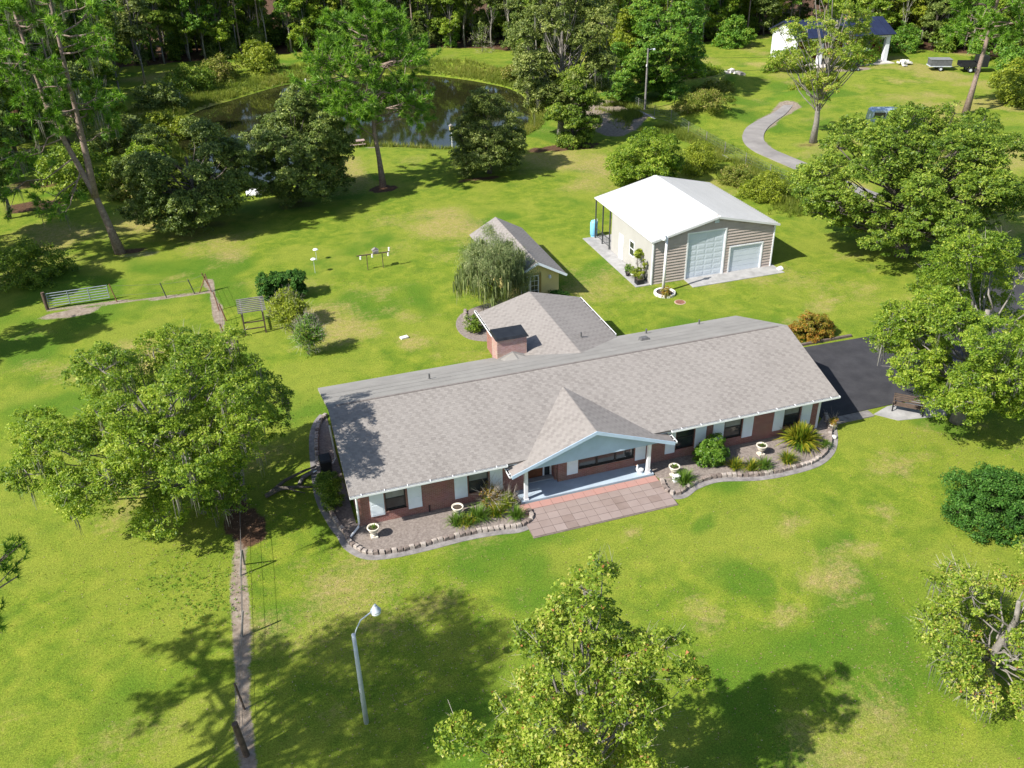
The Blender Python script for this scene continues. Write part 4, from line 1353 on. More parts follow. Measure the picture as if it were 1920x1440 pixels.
def strands(tops, rs, lmin, lmax, width, name, parent, m, n=6):
    """Hanging threads: thin tapering strips below each point."""
    T = np.repeat(tops, n, 0) + rs.normal(0, 0.09, (len(tops) * n, 3))
    L = rs.uniform(lmin, lmax, len(T))
    an = rs.uniform(0, 3.14, len(T))
    w = np.stack([np.cos(an), np.sin(an), np.zeros(len(T))], 1) * width * rs.uniform(0.5, 1.3, (len(T), 1))
    dz = np.stack([rs.normal(0, 0.06, len(T)), rs.normal(0, 0.06, len(T)), -L], 1)
    v = np.stack([T - w, T + w, T + dz + w * 0.25, T + dz - w * 0.25], 1).reshape(-1, 3)
    t = np.repeat(rs.uniform(0.1, 1, len(T)), 4)
    return link(name, np_mesh(name, v, np.arange(len(v)).reshape(-1, 4), t), m, parent)


def wob(a, b, rs, n, amp):
    a, b = np.array(a, float), np.array(b, float)
    P = [a + (b - a) * i / n + (rs.normal(0, amp, 3) * math.sin(math.pi * i / n) if 0 < i < n else 0) for i in range(n + 1)]
    return [tuple(p) for p in P]


def woody(lob, cl, k, trunk, r0, rs, nbr=5, rl=0.27, bare=0):
    """Trunk through the given points, limbs to each foliage mass, branchlets to some clusters."""
    mb = MB()
    T = [np.array(p, float) for p in trunk]
    n = len(T)
    mb.tube(T, [r0 * 1.35] + [r0 * (1 - 0.62 * i / (n - 1)) for i in range(1, n)], 9)
    for i, L in enumerate(lob):
        f = min(max((L[2] - T[0][2]) / (T[-1][2] - T[0][2] + 1e-6) * 0.7 - 0.12 + rs.uniform(-.12, .08), 0.28), 0.97) * (n - 1)
        j = min(int(f), n - 2)
        s = T[j] + (T[j + 1] - T[j]) * (f - j)
        rb = r0 * rl * rs.uniform(0.5, 1.0)
        mid = s + (L[:3] - s) * 0.55 + np.array([0, 0, -0.08]) * np.linalg.norm(L[:3] - s)
        pth = wob(s, mid, rs, 3, 0.12)[:-1] + wob(mid, L[:3], rs, 3, 0.12)
        mb.tube(pth, list(np.linspace(rb, rb * 0.4, len(pth))), 6)
        idx = np.where(k == i)[0]
        if len(idx):
            for q in rs.choice(idx, min(nbr, len(idx)), replace=False):
                pp = wob(L[:3], cl[q], rs, 2, 0.07)
                mb.tube(pp, [rb * 0.38, rb * 0.25, rb * 0.1], 4, False)
    return mb


def tree(name, label, cat, base, prof, n=18, lr=1.5, ncl=700, nleaf=60, size=0.15, leaf=OAK, bark=BARK, r0=0.22, seed=1, sx=1, sy=1, clr=0.5, flat=0.7, up=0.6, shift=(0, 0),
         trunk=None, moss=0, mossl=(0.4, 1.3), low=-0.35, group=None, twigs=0, extra=None, droop=0.0, mixm=None, wid=0.55, nbr=5, crown_name='crown', inner=0.25, tr=None):
    rs = np.random.RandomState(seed)
    bx_, by_ = base[0], base[1]
    t = thing(name, (bx_, by_, ground_z(bx_, by_)), label, cat, group)
    lob = lobes_from(prof, n, lr, rs, sx, sy, inner)
    lob[:, 0] += shift[0]
    lob[:, 1] += shift[1]
    if extra is not None:
        lob = np.concatenate([lob, np.array(extra, float)])
    cl, k = clusters(lob, ncl, rs, low)
    lt = rs.uniform(0, 1, len(lob))
    ct = np.clip(lt[k] * 0.5 + rs.uniform(0, 1, len(cl)) * 0.6, 0, 1)
    zt = prof[-1][0]
    ax = np.array([shift[0], shift[1], (prof[0][0] + zt) / 2])
    v, f, tt = leaf_cloud(cl, ct, rs, nleaf, size, clr, flat, up, ax, droop, wid)
    link(crown_name, np_mesh(crown_name, v, f, tt), leaf, t)
    if trunk is None:
        zc = prof[0][0] + (zt - prof[0][0]) * 0.62
        trunk = wob((0, 0, -0.1), (shift[0] * 0.8, shift[1] * 0.8, zc), rs, 5, 0.16)
    mb = woody(lob, cl, k, trunk, r0, rs, nbr)
    me = bpy.data.meshes.new('trunk')
    me.from_pydata(mb.v, [], mb.f)
    me.polygons.foreach_set('use_smooth', [True] * len(me.polygons))
    link('trunk', me, bark, t)
    if moss:
        q = cl[rs.choice(len(cl), min(moss, len(cl)), replace=False)]
        strands(q, rs, mossl[0], mossl[1], 0.028, 'hanging_moss', t, MOSSM, 9)['kind'] = 'stuff'
    if twigs:
        q = cl[rs.choice(len(cl), min(twigs, len(cl)), replace=False)]
        m_ = 5
        T = np.repeat(q, m_, 0)
        d = unit(unit(T - ax) + rs.normal(0, 0.45, T.shape) + np.array([0, 0, 0.5])) * rs.uniform(0.25, 0.8, (len(T), 1))
        w_ = unit(np.cross(d, rs.normal(0, 1, d.shape))) * 0.008
        vv = np.stack([T - d * 0.3 - w_, T - d * 0.3 + w_, T + d + w_ * 0.4, T + d - w_ * 0.4], 1).reshape(-1, 3)
        link('twigs', np_mesh('twigs', vv, np.arange(len(vv)).reshape(-1, 4), np.repeat(rs.rand(len(T)), 4)), TWIGM, t)['kind'] = 'stuff'
    return t


def pine(name, label, base, path, z0, prof, nl=34, seed=1, r0=0.24, need=0.34, nw=0.035, per=18, sub=4, dens=5, group=None, extra=(), forks=(), moss=0, m=None, droop=0.0):
    """A pine: bare trunk path (local), whorled limbs above z0 with needle tufts. prof gives limb length by height."""
    rs = np.random.RandomState(seed)
    t = thing(name, (base[0], base[1], ground_z(base[0], base[1])), label, 'pine tree', group)
    mb = MB()
    T = [np.array(p, float) for p in path]
    n = len(T)
    mb.tube(T, [r0 * 1.4] + [r0 * (1 - 0.75 * i / (n - 1)) for i in range(1, n)], 9)
    stems = [T]
    for fk in forks:
        F = [np.array(p, float) for p in fk]
        mb.tube(F, [r0 * (0.95 - 0.7 * i / (len(F) - 1)) for i in range(len(F))], 8)
        stems.append(F)
    tz = np.array([p[0] for p in prof])
    tr_ = np.array([p[1] for p in prof])
    tuft, tdir = [], []

    def limb(s, e, r):
        P = wob(s, e, rs, 4, 0.04 * np.linalg.norm(e - s))
        mb.tube(P, list(np.linspace(r, r * 0.3, len(P))), 5, False)
        P = [np.array(p) for p in P]
        ends = [(P[2], P[4])]
        for q in range(sub):
            u = rs.uniform(0.35, 0.95)
            a = P[0] + (P[4] - P[0]) * u
            d = unit((e - s) + rs.normal(0, 0.75, 3) * np.linalg.norm(e - s)) * np.linalg.norm(e - s) * rs.uniform(0.22, 0.42)
            d[2] += 0.15 * np.linalg.norm(d) - droop * np.linalg.norm(d)
            mb.tube([a, a + d * 0.5, a + d], [r * 0.4, r * 0.3, r * 0.15], 4, False)
            ends.append((a, a + d))
        for a, b in ends:
            for q in range(dens):
                u = rs.uniform(0.45, 1.05)
                tuft.append(a + (b - a) * u + rs.normal(0, 0.10, 3))
                tdir.append(unit(b - a))

    for i in range(nl):
        S = stems[i % len(stems)]
        zz = rs.uniform(max(z0, S[0][2]), S[-1][2])
        j = max(q for q in range(len(S) - 1) if S[q][2] <= zz + 1e-6 or q == 0)
        s = S[j] + (S[j + 1] - S[j]) * np.clip((zz - S[j][2]) / (S[j + 1][2] - S[j][2] + 1e-6), 0, 1)
        L = np.interp(zz, tz, tr_) * rs.uniform(0.65, 1.12)
        an = i * 2.39996 + rs.uniform(-.4, .4)
        e = s + np.array([math.cos(an) * L, math.sin(an) * L, L * (rs.uniform(0.0, 0.35) - droop)])
        limb(s, e, 0.035 + 0.012 * L)
    for s, e in extra:
        limb(np.array(s, float), np.array(e, float), 0.07)
    tuft, tdir = np.array(tuft), np.array(tdir)
    ct = rs.uniform(0, 1, len(tuft))
    c = np.repeat(tuft, per, 0)
    d = unit(rs.normal(0, 1, c.shape) * 0.75 + np.repeat(tdir, per, 0) * 0.9 + np.array([0, 0, 0.25]))
    w = unit(np.cross(d, rs.normal(0, 1, d.shape))) * nw / 2
    L = need * rs.uniform(0.6, 1.25, (len(c), 1))
    v = np.stack([c - w, c + w, c + d * L], 1).reshape(-1, 3)
    tt = np.repeat(np.clip(np.repeat(ct, per) * 0.6 + rs.normal(0.2, 0.15, len(c)), 0, 1), 3)
    link('crown', np_mesh('crown', v, np.arange(len(v)).reshape(-1, 3), tt), m or PINE, t)
    me = bpy.data.meshes.new('trunk')
    me.from_pydata(mb.v, [], mb.f)
    me.polygons.foreach_set('use_smooth', [True] * len(me.polygons))
    link('trunk', me, BARKP, t)
    if moss:
        q = tuft[rs.choice(len(tuft), moss)]
        strands(q, rs, 0.5, 1.8, 0.03, 'hanging_moss', t, MOSSM, 8)['kind'] = 'stuff'
    return t


def ell(z0, z1, r, flat=0.0):
    """Rounded crown profile between two heights."""
    return [(z0 + (z1 - z0) * u, r * (max(1 - abs(2 * u - 0.95) ** 2.2, 0.0) ** 0.5 * (1 - flat * u) + 0.08)) for u in np.linspace(0, 1, 9)]


# ---- trees near the house
tree('sweetgum_tree', 'tall yellowing tree rising from the bottom edge beside the grey lamp post', 'tree', (7.5, 17.2), [(2.2, 2.6), (4.0, 3.4), (5.5, 3.1), (7.0, 2.6), (8.5, 1.8), (9.6, 1.1), (10.6, 0.65), (11.3, 0.3)],
     n=64, lr=0.66, ncl=1600, nleaf=28, size=0.13, leaf=SWEET, bark=BARKL, r0=0.2, seed=11, clr=0.25, flat=0.8, up=0.4, twigs=160, low=-0.6, wid=0.75, nbr=7,
     extra=[(2.3, -0.8, 8.6, 0.7, 0.7, 0.5), (1.5, -0.5, 8.4, 0.6, 0.6, 0.5), (-1.4, 0.5, 9.0, 0.55, 0.55, 0.5), (0.5, -0.1, 11.4, 0.4, 0.4, 0.6), (0.1, 0.3, 10.6, 0.6, 0.6, 0.8), (3.1, -1.0, 7.2, 0.6, 0.6, 0.5), (-3.6, 1.0, 5.0, 0.7, 0.7, 0.5)])
tree('oak_tree', 'broad spreading oak with grey moss over the field fence by the house end', 'tree', (-3.9, 39.7), [(1.2, 3.2), (3, 5.6), (5, 6.5), (7, 6.1), (8.6, 4.6), (9.8, 2.2)], n=64, lr=1.15, ncl=3600, nleaf=32, size=0.15, leaf=OAKB, bark=BARKL, r0=0.33, seed=7,
     extra=[(2.9, -1.0, 7.3, 1.0, 1.0, 0.8), (3.3, -1.7, 8.6, 0.7, 0.7, 0.5), (2.6, -1.2, 9.4, 0.8, 0.8, 0.6), (2.8, 0.6, 9.2, 0.7, 0.7, 0.5), (3.5, -2.9, 7.9, 0.7, 0.7, 0.5), (2.9, -3.2, 8.4, 0.8, 0.8, 0.5), (3.2, 0.2, 6.2, 1.0, 1.0, 0.8), (3.1, -4.6, 7.6, 0.8, 0.8, 0.6), (2.5, -4.0, 8.3, 0.8, 0.8, 0.6), (3.4, -3.6, 7.0, 0.8, 0.8, 0.6), (-7.0, -1.0, 4.6, 1.2, 1.2, 0.9), (-6.6, 0.8, 6.0, 1.1, 1.1, 0.8)],
     shift=(-1.0, -0.5), sy=0.9, clr=0.29, moss=110, mossl=(0.4, 1.5), low=-0.5, twigs=60, inner=0.2, nbr=7)
tree('oak_tree', 'round dense green oak overlooking the grass beside the workshop', 'tree', (51.2, 55.2), [(1.4, 6.5), (3.5, 9.0), (5.5, 9.8), (7.5, 9.2), (9.8, 7.0), (11.8, 3.0)], n=120, lr=1.5, ncl=4600, nleaf=33, size=0.235, leaf=OAK, bark=BARK, r0=0.45, seed=21, sy=0.85, clr=0.40, low=-0.4, inner=0.2)
tree('oak_tree', 'light green oak hung with grey moss overhanging the black driveway', 'tree', (37.7, 33.5), [(1.8, 3.2), (3.5, 4.9), (5.5, 6.2), (7.5, 6.2), (9.2, 4.4), (10.4, 2.0)], n=60, lr=1.15, ncl=3800, nleaf=32, size=0.155, leaf=OAKB, bark=BARKL, r0=0.34, seed=31, sy=1.15, clr=0.30, moss=90, mossl=(0.4, 1.3), low=-0.5, twigs=50, inner=0.2, nbr=7)
tree('laurel_tree', 'thin yellow green tree with bare grey branches at the lower right lawn edge', 'tree', (25.2, 17.6), [(0.6, 2.4), (2.0, 3.5), (4.0, 3.7), (5.6, 2.6), (6.8, 1.2)], n=40, lr=0.75, ncl=620, nleaf=40, size=0.13, leaf=SWEET, bark=BARKL, r0=0.2, seed=41, clr=0.34, moss=50, twigs=200, low=-0.6, nbr=10, wid=0.7)
# ---- trees by the pond
tree('live_oak', 'dark rounded oak nearest the leaning twin pine, above the white boat', 'tree', (-3.0, 83.2), [(0.9, 4.2), (2.5, 6.0), (5, 6.5), (7, 5.2), (8.6, 3.2), (9.8, 1.2)], n=60, lr=1.2, ncl=1700, nleaf=44, size=0.25, leaf=OAKD, r0=0.3, seed=51, clr=0.46, low=-0.6)
tree('live_oak', 'dark rounded oak between the white boat and the tall single pine', 'tree', (6.4, 87.0), [(0.9, 4.6), (2.5, 5.6), (5, 5.6), (7.2, 4.4), (9, 2.6), (10.3, 1.0)], n=56, lr=1.15, ncl=1550, nleaf=44, size=0.25, leaf=OAKD, r0=0.28, seed=52, clr=0.46, low=-0.6, shift=(0.6, 0))
tree('live_oak', 'olive green bushy oak standing in front of the pond by the birdhouse', 'tree', (26.5, 88.9), [(0.4, 3.6), (2, 4.4), (4, 4.2), (6, 3.0), (8.4, 1.2)], n=44, lr=1.0, ncl=1200, nleaf=42, size=0.22, leaf=OLIVE, r0=0.22, seed=53, clr=0.42, low=-0.7)
tree('moss_oak', 'tall grey green mossy oak at the right end of the pond', 'tree', (38.6, 99.5), ell(2.5, 17.5, 6.6, 0.1), n=64, lr=1.4, ncl=1700, nleaf=42, size=0.30, leaf=OLIVE, bark=BARKL, r0=0.4, seed=54, clr=0.55, moss=120, mossl=(0.6, 2.0), low=-0.6)
tree('bay_tree', 'dense low green bay tree under the tall mossy oak', 'tree', (38.6, 95.6), ell(0.2, 8.0, 3.9, 0.3), n=34, lr=1.0, ncl=900, nleaf=40, size=0.24, leaf=OAK, r0=0.2, seed=55, clr=0.42, low=-0.8)
tree('maple_tree', 'big bright green tree right behind the wooden utility pole', 'tree', (58.6, 113.0), ell(0.8, 15.5, 6.6, 0.2), n=64, lr=1.5, ncl=1500, nleaf=42, size=0.32, leaf=LIME, r0=0.35, seed=56, clr=0.58, low=-0.7)
tree('maple_tree', 'yellow green tree between the mossy oak and the utility pole tree', 'tree', (52.8, 118.0), ell(1.0, 16.5, 4.3, 0.2), n=40, lr=1.25, ncl=900, nleaf=38, size=0.32, leaf=YELG, r0=0.25, seed=57, clr=0.55, low=-0.7)
tree('maple_tree', 'lower green tree leaning over the sandy path near the utility pole', 'tree', (52.0, 112.2), ell(0.4, 7.6, 3.7, 0.2), n=28, lr=1.05, ncl=650, nleaf=38, size=0.28, leaf=LIME, r0=0.2, seed=58, clr=0.48, low=-0.8)
tree('bushy_tree', 'bushy yellow green tree behind the white workshop roof', 'tree', (39.4, 78.6), ell(0.1, 5.2, 4.2, 0.25), n=40, lr=0.95, ncl=1000, nleaf=40, size=0.21, leaf=OAKB, r0=0.16, seed=59, clr=0.42, low=-0.8)
tree('elm_tree', 'slim pale trunked tree standing in front of the open barn', 'tree', (64.2, 86.3), ell(6.5, 17.5, 6.0, 0.1), n=44, lr=1.0, ncl=720, nleaf=30, size=0.24, leaf=SWEET, bark=BARKL, r0=0.34, seed=60, clr=0.46, low=-0.6, twigs=40,
     trunk=[(0, 0, -0.1), (0.1, 0, 2.5), (0.0, 0.1, 4.5), (0.5, 0, 7), (0.7, 0.2, 10), (0.9, 0.1, 13)], extra=[(0.3, -0.3, 4.2, 0.7, 0.7, 1.3), (0.1, 0.2, 5.6, 0.9, 0.9, 1.2), (2.6, 0.4, 8.2, 1.4, 1.4, 0.9)], nbr=8)
# drooping tree by the shed
wl = tree('weeping_tree', 'drooping grey green tree hiding one side of the yellow shed', 'tree', (17.0, 57.0), ell(0.9, 5.6, 3.0, 0.1), n=26, lr=1.0, ncl=620, nleaf=46, size=0.17, leaf=WILL, bark=BARK, r0=0.15, seed=61, clr=0.45, flat=1.5, up=0.1, droop=0.9, wid=0.22, low=-0.9)
rs_ = np.random.RandomState(5)
an_ = rs_.uniform(0, 6.28, 420)
rr_ = np.sqrt(rs_.uniform(0.15, 1, 420)) * 3.0
rr_ *= 0.78 + 0.3 * np.sin(an_ * 3 + 1) * np.sin(an_ * 1.7)
zz_ = 5.2 + 0.5 * np.sin(an_ * 4) - 0.26 * rr_ ** 1.9 - rs_.uniform(0, 1.6, 420)
strands(np.stack([rr_ * np.cos(an_), rr_ * np.sin(an_), zz_], 1), rs_, 0.4, 1.3, 0.04, 'hanging_sprays', wl, WILL, 8)['kind'] = 'stuff'

# ---- pines
pine('pine_tree', 'tall single pine on a mulch ring in front of the pond', (15.05, 88.5), [(0, 0, -0.1), (-0.15, 0, 3), (-0.35, 0.1, 5.4), (-0.3, 0.2, 8), (-0.1, 0.2, 11), (-0.2, 0.1, 14), (-0.3, 0, 17.2)], 7.0,
     [(5.5, 3.6), (7.5, 5.6), (10, 6.0), (13, 5.0), (15, 3.6), (17.3, 1.2)], nl=62, seed=71, r0=0.27, need=0.55, nw=0.075, per=18, sub=6, dens=8,
     extra=[((-0.3, 0.1, 5.0), (-3.2, -0.6, 7.6)), ((-0.3, 0.1, 6.2), (3.8, 0.5, 8.2)), ((-0.3, 0.1, 7.0), (5.6, 1.0, 7.6)), ((-0.3, 0.1, 8.0), (-6.0, 0.5, 9.6)), ((-0.3, 0.1, 6.6), (4.6, -1.5, 6.6))])
pine('pine_tree', 'tall leaning pine with twin trunks at the left edge of the yard', (-9.6, 78.8), [(0, 0, -0.1), (-0.35, 0.0, 2.5), (-0.9, 0.1, 5.5), (-1.7, 0.2, 8.5), (-2.6, 0.3, 12), (-2.9, 0.3, 16), (-3.2, 0.4, 21)], 11.0,
     [(10, 3.2), (13, 4.6), (16, 5.2), (19, 4.0), (21.5, 1.6)], nl=44, seed=72, r0=0.34, need=0.5, nw=0.07, per=18, sub=6, dens=7, moss=110, droop=0.1,
     forks=[[(-0.85, 0.1, 5.0), (-0.75, 0.3, 8), (-0.65, 0.4, 12), (-0.6, 0.4, 16), (-0.5, 0.4, 21)]],
     extra=[((-1.2, 0.1, 7.0), (-5.0, -0.6, 4.6)), ((-1.5, 0.1, 8.5), (-7.0, -0.4, 6.2)), ((-1.3, 0.1, 7.5), (-3.4, -1.5, 4.2)), ((-2, 0.1, 10), (-8.0, -0.5, 8.6)), ((-2.2, 0.1, 10.5), (-6.0, -1.5, 8.8)), ((-0.7, 0.4, 9.5), (2.0, -0.2, 10.4))])
pine('pine_tree', 'pine rising behind the round dense oak with its trunk showing', (89.3, 90.5), [(0, 0, -0.1), (0.3, 0, 4), (0.6, 0, 8), (0.8, 0, 12), (1.0, 0, 17), (1.2, 0, 20)], 8.5,
     [(8, 4.5), (12, 6.0), (17, 4.6), (20.5, 1.5)], nl=50, seed=73, r0=0.34, need=0.6, nw=0.09, per=16, sub=6, dens=8)
# pines and an oak just outside the frame; their shadows lie on the lawn
pine('pine_tree', 'bent pine whose needled limb reaches in over the lower left lawn', (-13.0, 21.8), [(0, 0, -0.1), (-0.2, 0.2, 5), (-0.4, 0.4, 9), (-1.3, 1.4, 10.6), (-3.0, 2.7, 11.6), (-4.5, 3.8, 12.6), (-5.4, 4.4, 13.6)], 11.0,
     [(11, 2.6), (12.5, 3.2), (13.8, 1.6)], nl=20, seed=74, r0=0.2, need=0.27, nw=0.026, per=24, sub=6, dens=8,
     extra=[((-0.4, 0.4, 9.0), (4.5, 3.8, 9.0)), ((2.0, 2.2, 9.0), (4.5, 4.6, 9.5)), ((2.8, 2.6, 9.0), (3.9, 2.4, 8.6))])
tree('oak_tree', 'tall oak beyond the lower left corner that shades the lamp post lawn', 'tree', (-13.0, 21.0), ell(11.5, 18.0, 4.3, 0.1), n=22, lr=1.5, ncl=600, nleaf=44, size=0.2, leaf=OAK, r0=0.4, seed=75, clr=0.65, extra=[(-1.5, -2.8, 14.5, 2.2, 2.0, 1.6), (-2.2, 2.2, 16, 2.2, 2.0, 1.6), (2.6, 3.2, 15.0, 1.6, 1.6, 1.1)])

# ---- hedges, shrubs and bedding plants
def shrub(name, label, base, prof, n=10, lr=0.5, ncl=200, nleaf=40, size=0.1, leaf=SHRUB, seed=1, group=None, clr=0.22, sx=1, sy=1, up=0.5, cat='shrub', twigs=0, wid=0.6, low=-0.9):
    far_ = base[1] > 50
    return tree(name, label, cat, base, prof, n, lr, ncl, int(nleaf * 0.66) if far_ else nleaf, size * 1.16 if far_ else size, leaf, BARK, 0.04, seed, sx, sy, clr, 0.9, up, low=low, group=group, crown_name='foliage', twigs=twigs, wid=wid)


tree('hedge', 'square clipped dark glossy hedge in the garden behind the slatted arbor', 'hedge', (2.6, 64.6), [(0.4, 0.6), (1.0, 0.7)], 2, 0.5, 620, 26, 0.19, GLOSS, BARK, 0.05, 101, clr=0.2, flat=0.9, up=0.5, low=-0.9, crown_name='foliage',
     extra=[(x_, y_, z_, 0.46, 0.46, 0.46) for x_ in (-1.3, -0.65, 0.0, 0.65, 1.3) for y_ in (-0.5, 0.0, 0.5) for z_ in (0.6, 1.45)])
shrub('garden_bush', 'loose light green bush beside the slatted arbor', (2.6, 59.6), [(0.2, 0.9), (0.9, 1.5), (1.7, 1.4), (2.4, 0.6)], 24, 0.5, 420, 30, 0.14, YELG, 102, clr=0.35, twigs=140, up=0.3)
shrub('garden_bush', 'upright twiggy bush with a dark base on the back lawn', (3.4, 54.6), [(0.0, 0.25), (0.5, 0.6), (1.2, 1.0), (2.0, 1.05), (2.7, 0.5)], 22, 0.4, 300, 22, 0.12, LIME, 103, clr=0.3, twigs=200, up=0.2)
shrub('camellia_bush', 'large dense dark green bush at the right lawn edge', (32.7, 25.6), [(0.1, 2.0), (0.9, 2.4), (1.8, 2.1), (2.6, 1.0)], 44, 0.75, 900, 46, 0.13, GLOSS, 104, clr=0.3, cat='bush')
shrub('round_shrub', 'round clipped bright green shrub in the bed right of the porch', (22.35, 34.7), [(0.05, 0.75), (0.5, 1.05), (1.0, 0.98), (1.5, 0.4)], 30, 0.38, 620, 34, 0.10, SHRUB, 105, clr=0.16)
shrub('side_shrub', 'dark shrub in the shaded bed at the end of the house', (2.25, 37.6), [(0.05, 0.5), (0.7, 0.75), (1.5, 0.7), (2.0, 0.3)], 16, 0.36, 240, 30, 0.10, OAK, 106, clr=0.2)
shrub('croton_hedge', 'copper orange hedge along the far end of the black driveway', (35.9, 45.5), [(0.05, 0.95), (0.5, 1.15), (1.0, 0.95), (1.4, 0.4)], 36, 0.4, 520, 32, 0.12, CROT, 107, clr=0.2, sx=2.1, cat='hedge')
shrub('rose_bush', 'thin reddish bush against the front wall left of the porch', (9.9, 35.0), [(0.1, 0.3), (0.5, 0.55), (1.0, 0.5), (1.3, 0.2)], 12, 0.24, 90, 16, 0.08, CROT, 108, clr=0.2, twigs=90, up=0.2)
shrub('glossy_shrub', 'small glossy green shrub under the yellow shed gable', (21.9, 56.6), [(0.05, 0.6), (0.4, 0.8), (0.8, 0.4)], 12, 0.32, 150, 26, 0.14, GLOSS, 109, clr=0.18)
shrub('glossy_shrub', 'low green shrub at the end of the stone ring by the weeping tree', (14.6, 54.2), [(0.05, 0.5), (0.5, 0.7), (1.0, 0.4)], 12, 0.32, 150, 26, 0.12, OAK, 110, clr=0.2)
shrub('weedy_bush', 'weedy bush at the left edge beside the field gate', (-15.8, 75.0), [(0.05, 2.2), (0.9, 2.6), (1.9, 2.0), (2.7, 0.8)], 26, 0.9, 420, 34, 0.18, OAK, 111, clr=0.4, sx=1.3)
shrub('fence_brush', 'yellow green brush on the boundary fence nearest the workshop roof', (48.6, 71.5), [(0.05, 2.2), (0.7, 2.6), (1.4, 1.6), (1.9, 0.6)], 26, 0.8, 420, 30, 0.16, YELG, 112, clr=0.4, sx=1.1, sy=1.5, up=0.2)
shrub('fence_brush', 'yellow green brush on the boundary fence beside the bushy tree', (46.8, 81.5), [(0.05, 2.0), (0.8, 2.4), (1.7, 1.5), (2.4, 0.6)], 24, 0.8, 400, 30, 0.17, YELG, 113, clr=0.4, sy=1.4, up=0.2)
shrub('fence_brush', 'straw coloured brush on the boundary fence between two greener clumps', (48.2, 76.4), [(0.05, 1.6), (0.6, 1.8), (1.2, 1.0), (1.5, 0.5)], 18, 0.7, 300, 30, 0.16, GRASSM, 114, clr=0.4, sy=1.4, up=0.1)
shrub('round_bush', 'round dark green bush at the wood edge beyond the neighbour lawn', (86.6, 142.5), [(0.1, 3.0), (1.5, 3.6), (3.0, 2.6), (4.0, 1.0)], 22, 1.3, 360, 34, 0.36, LIME, 115, clr=0.6)
shrub('barn_brush', 'green weeds growing along the open front of the barn', (95.5, 121.2), [(0.1, 2.2), (1.0, 2.4), (1.9, 1.2), (2.3, 0.5)], 20, 0.8, 320, 28, 0.26, LIME, 116, clr=0.5, sx=2.2)
shrub('barn_brush', 'green weeds in front of the white barn end wall', (83.5, 121.0), [(0.1, 2.6), (1.2, 2.8), (2.2, 1.6), (2.8, 0.6)], 20, 0.9, 320, 28, 0.28, OAKB, 117, clr=0.5, sx=1.8)
for i, (x, y, w, h, lf, lb) in enumerate([(58.0, 100.3, 4.6, 1.5, GRASSM, 'weedy hump of grass beside the gravel drive'), (66.5, 112.5, 3.6, 1.0, GRASSM, 'low weedy hump behind the gravel drive'), (69, 121, 4.2, 1.6, OAKB, 'weedy brush pile on the neighbour lawn next to the pale rubble'),
                                         (77.5, 107, 3.0, 0.9, YELG, 'low bush on the lawn beyond the gravel drive end')]):
    shrub('weed_mound', lb, (x, y), [(0.0, w * 0.9), (h * 0.6, w * 0.8), (h, w * 0.3)], 26, 0.75, 420, 26, 0.2, lf, 120 + i, clr=0.45, sy=0.6, up=0.1, cat='weeds')
shrub('bare_bush', 'pale leafless bush by the far end of the pond', (45.53, 154.79), [(0.1, 1.8), (1.8, 2.4), (3.4, 1.6)], 16, 0.9, 120, 4, 0.2, OLIVE, 126, clr=0.5, twigs=420)
for i, (x, y, r, h, lf, lb) in enumerate([(-6.5, 133, 4.0, 2.6, OAKD, 'dark bush overhanging the left bank of the pond'), (-2.5, 143, 4.6, 3.0, OAK, 'green bush on the far left bank of the pond'), (8, 152, 4.2, 3.4, YELG, 'yellow green bush on the far bank below the wood'),
                                         (19, 151.5, 4.0, 2.8, OAK, 'green bush on the far bank beside the white post'), (-10.5, 113, 3.6, 3.2, OLIVE, 'olive bush left of the pond behind the white stake'), (-14.5, 100, 4.4, 3.4, OAK, 'green thicket left of the pond near the twin pine'),
                                         (-9, 95, 2.4, 2.6, GRASSM, 'straw coloured weeds between the twin pine and the pond'), (-7.5, 104.5, 3.0, 2.2, OAKB, 'light green bush on the near left bank of the pond'), (-5.5, 119, 3.2, 2.0, YELG, 'yellow green reeds at the left tip of the pond'), (1.5, 149, 4.0, 2.4, GRASSM, 'straw coloured brush on the far left bank'), (30, 150.5, 4.4, 2.2, YELG, 'yellow green brush on the far right bank'), (44, 131, 3.2, 2.0, GRASSM, 'tall straw grass at the right end of the pond')]):
    shrub('bank_bush', lb, (x, y), [(0.0, r * 0.8), (h * 0.5, r), (h, r * 0.4)], 20, 1.1, 320, 28, 0.3, lf, 130 + i, clr=0.55)

PLANTSEED = [0]


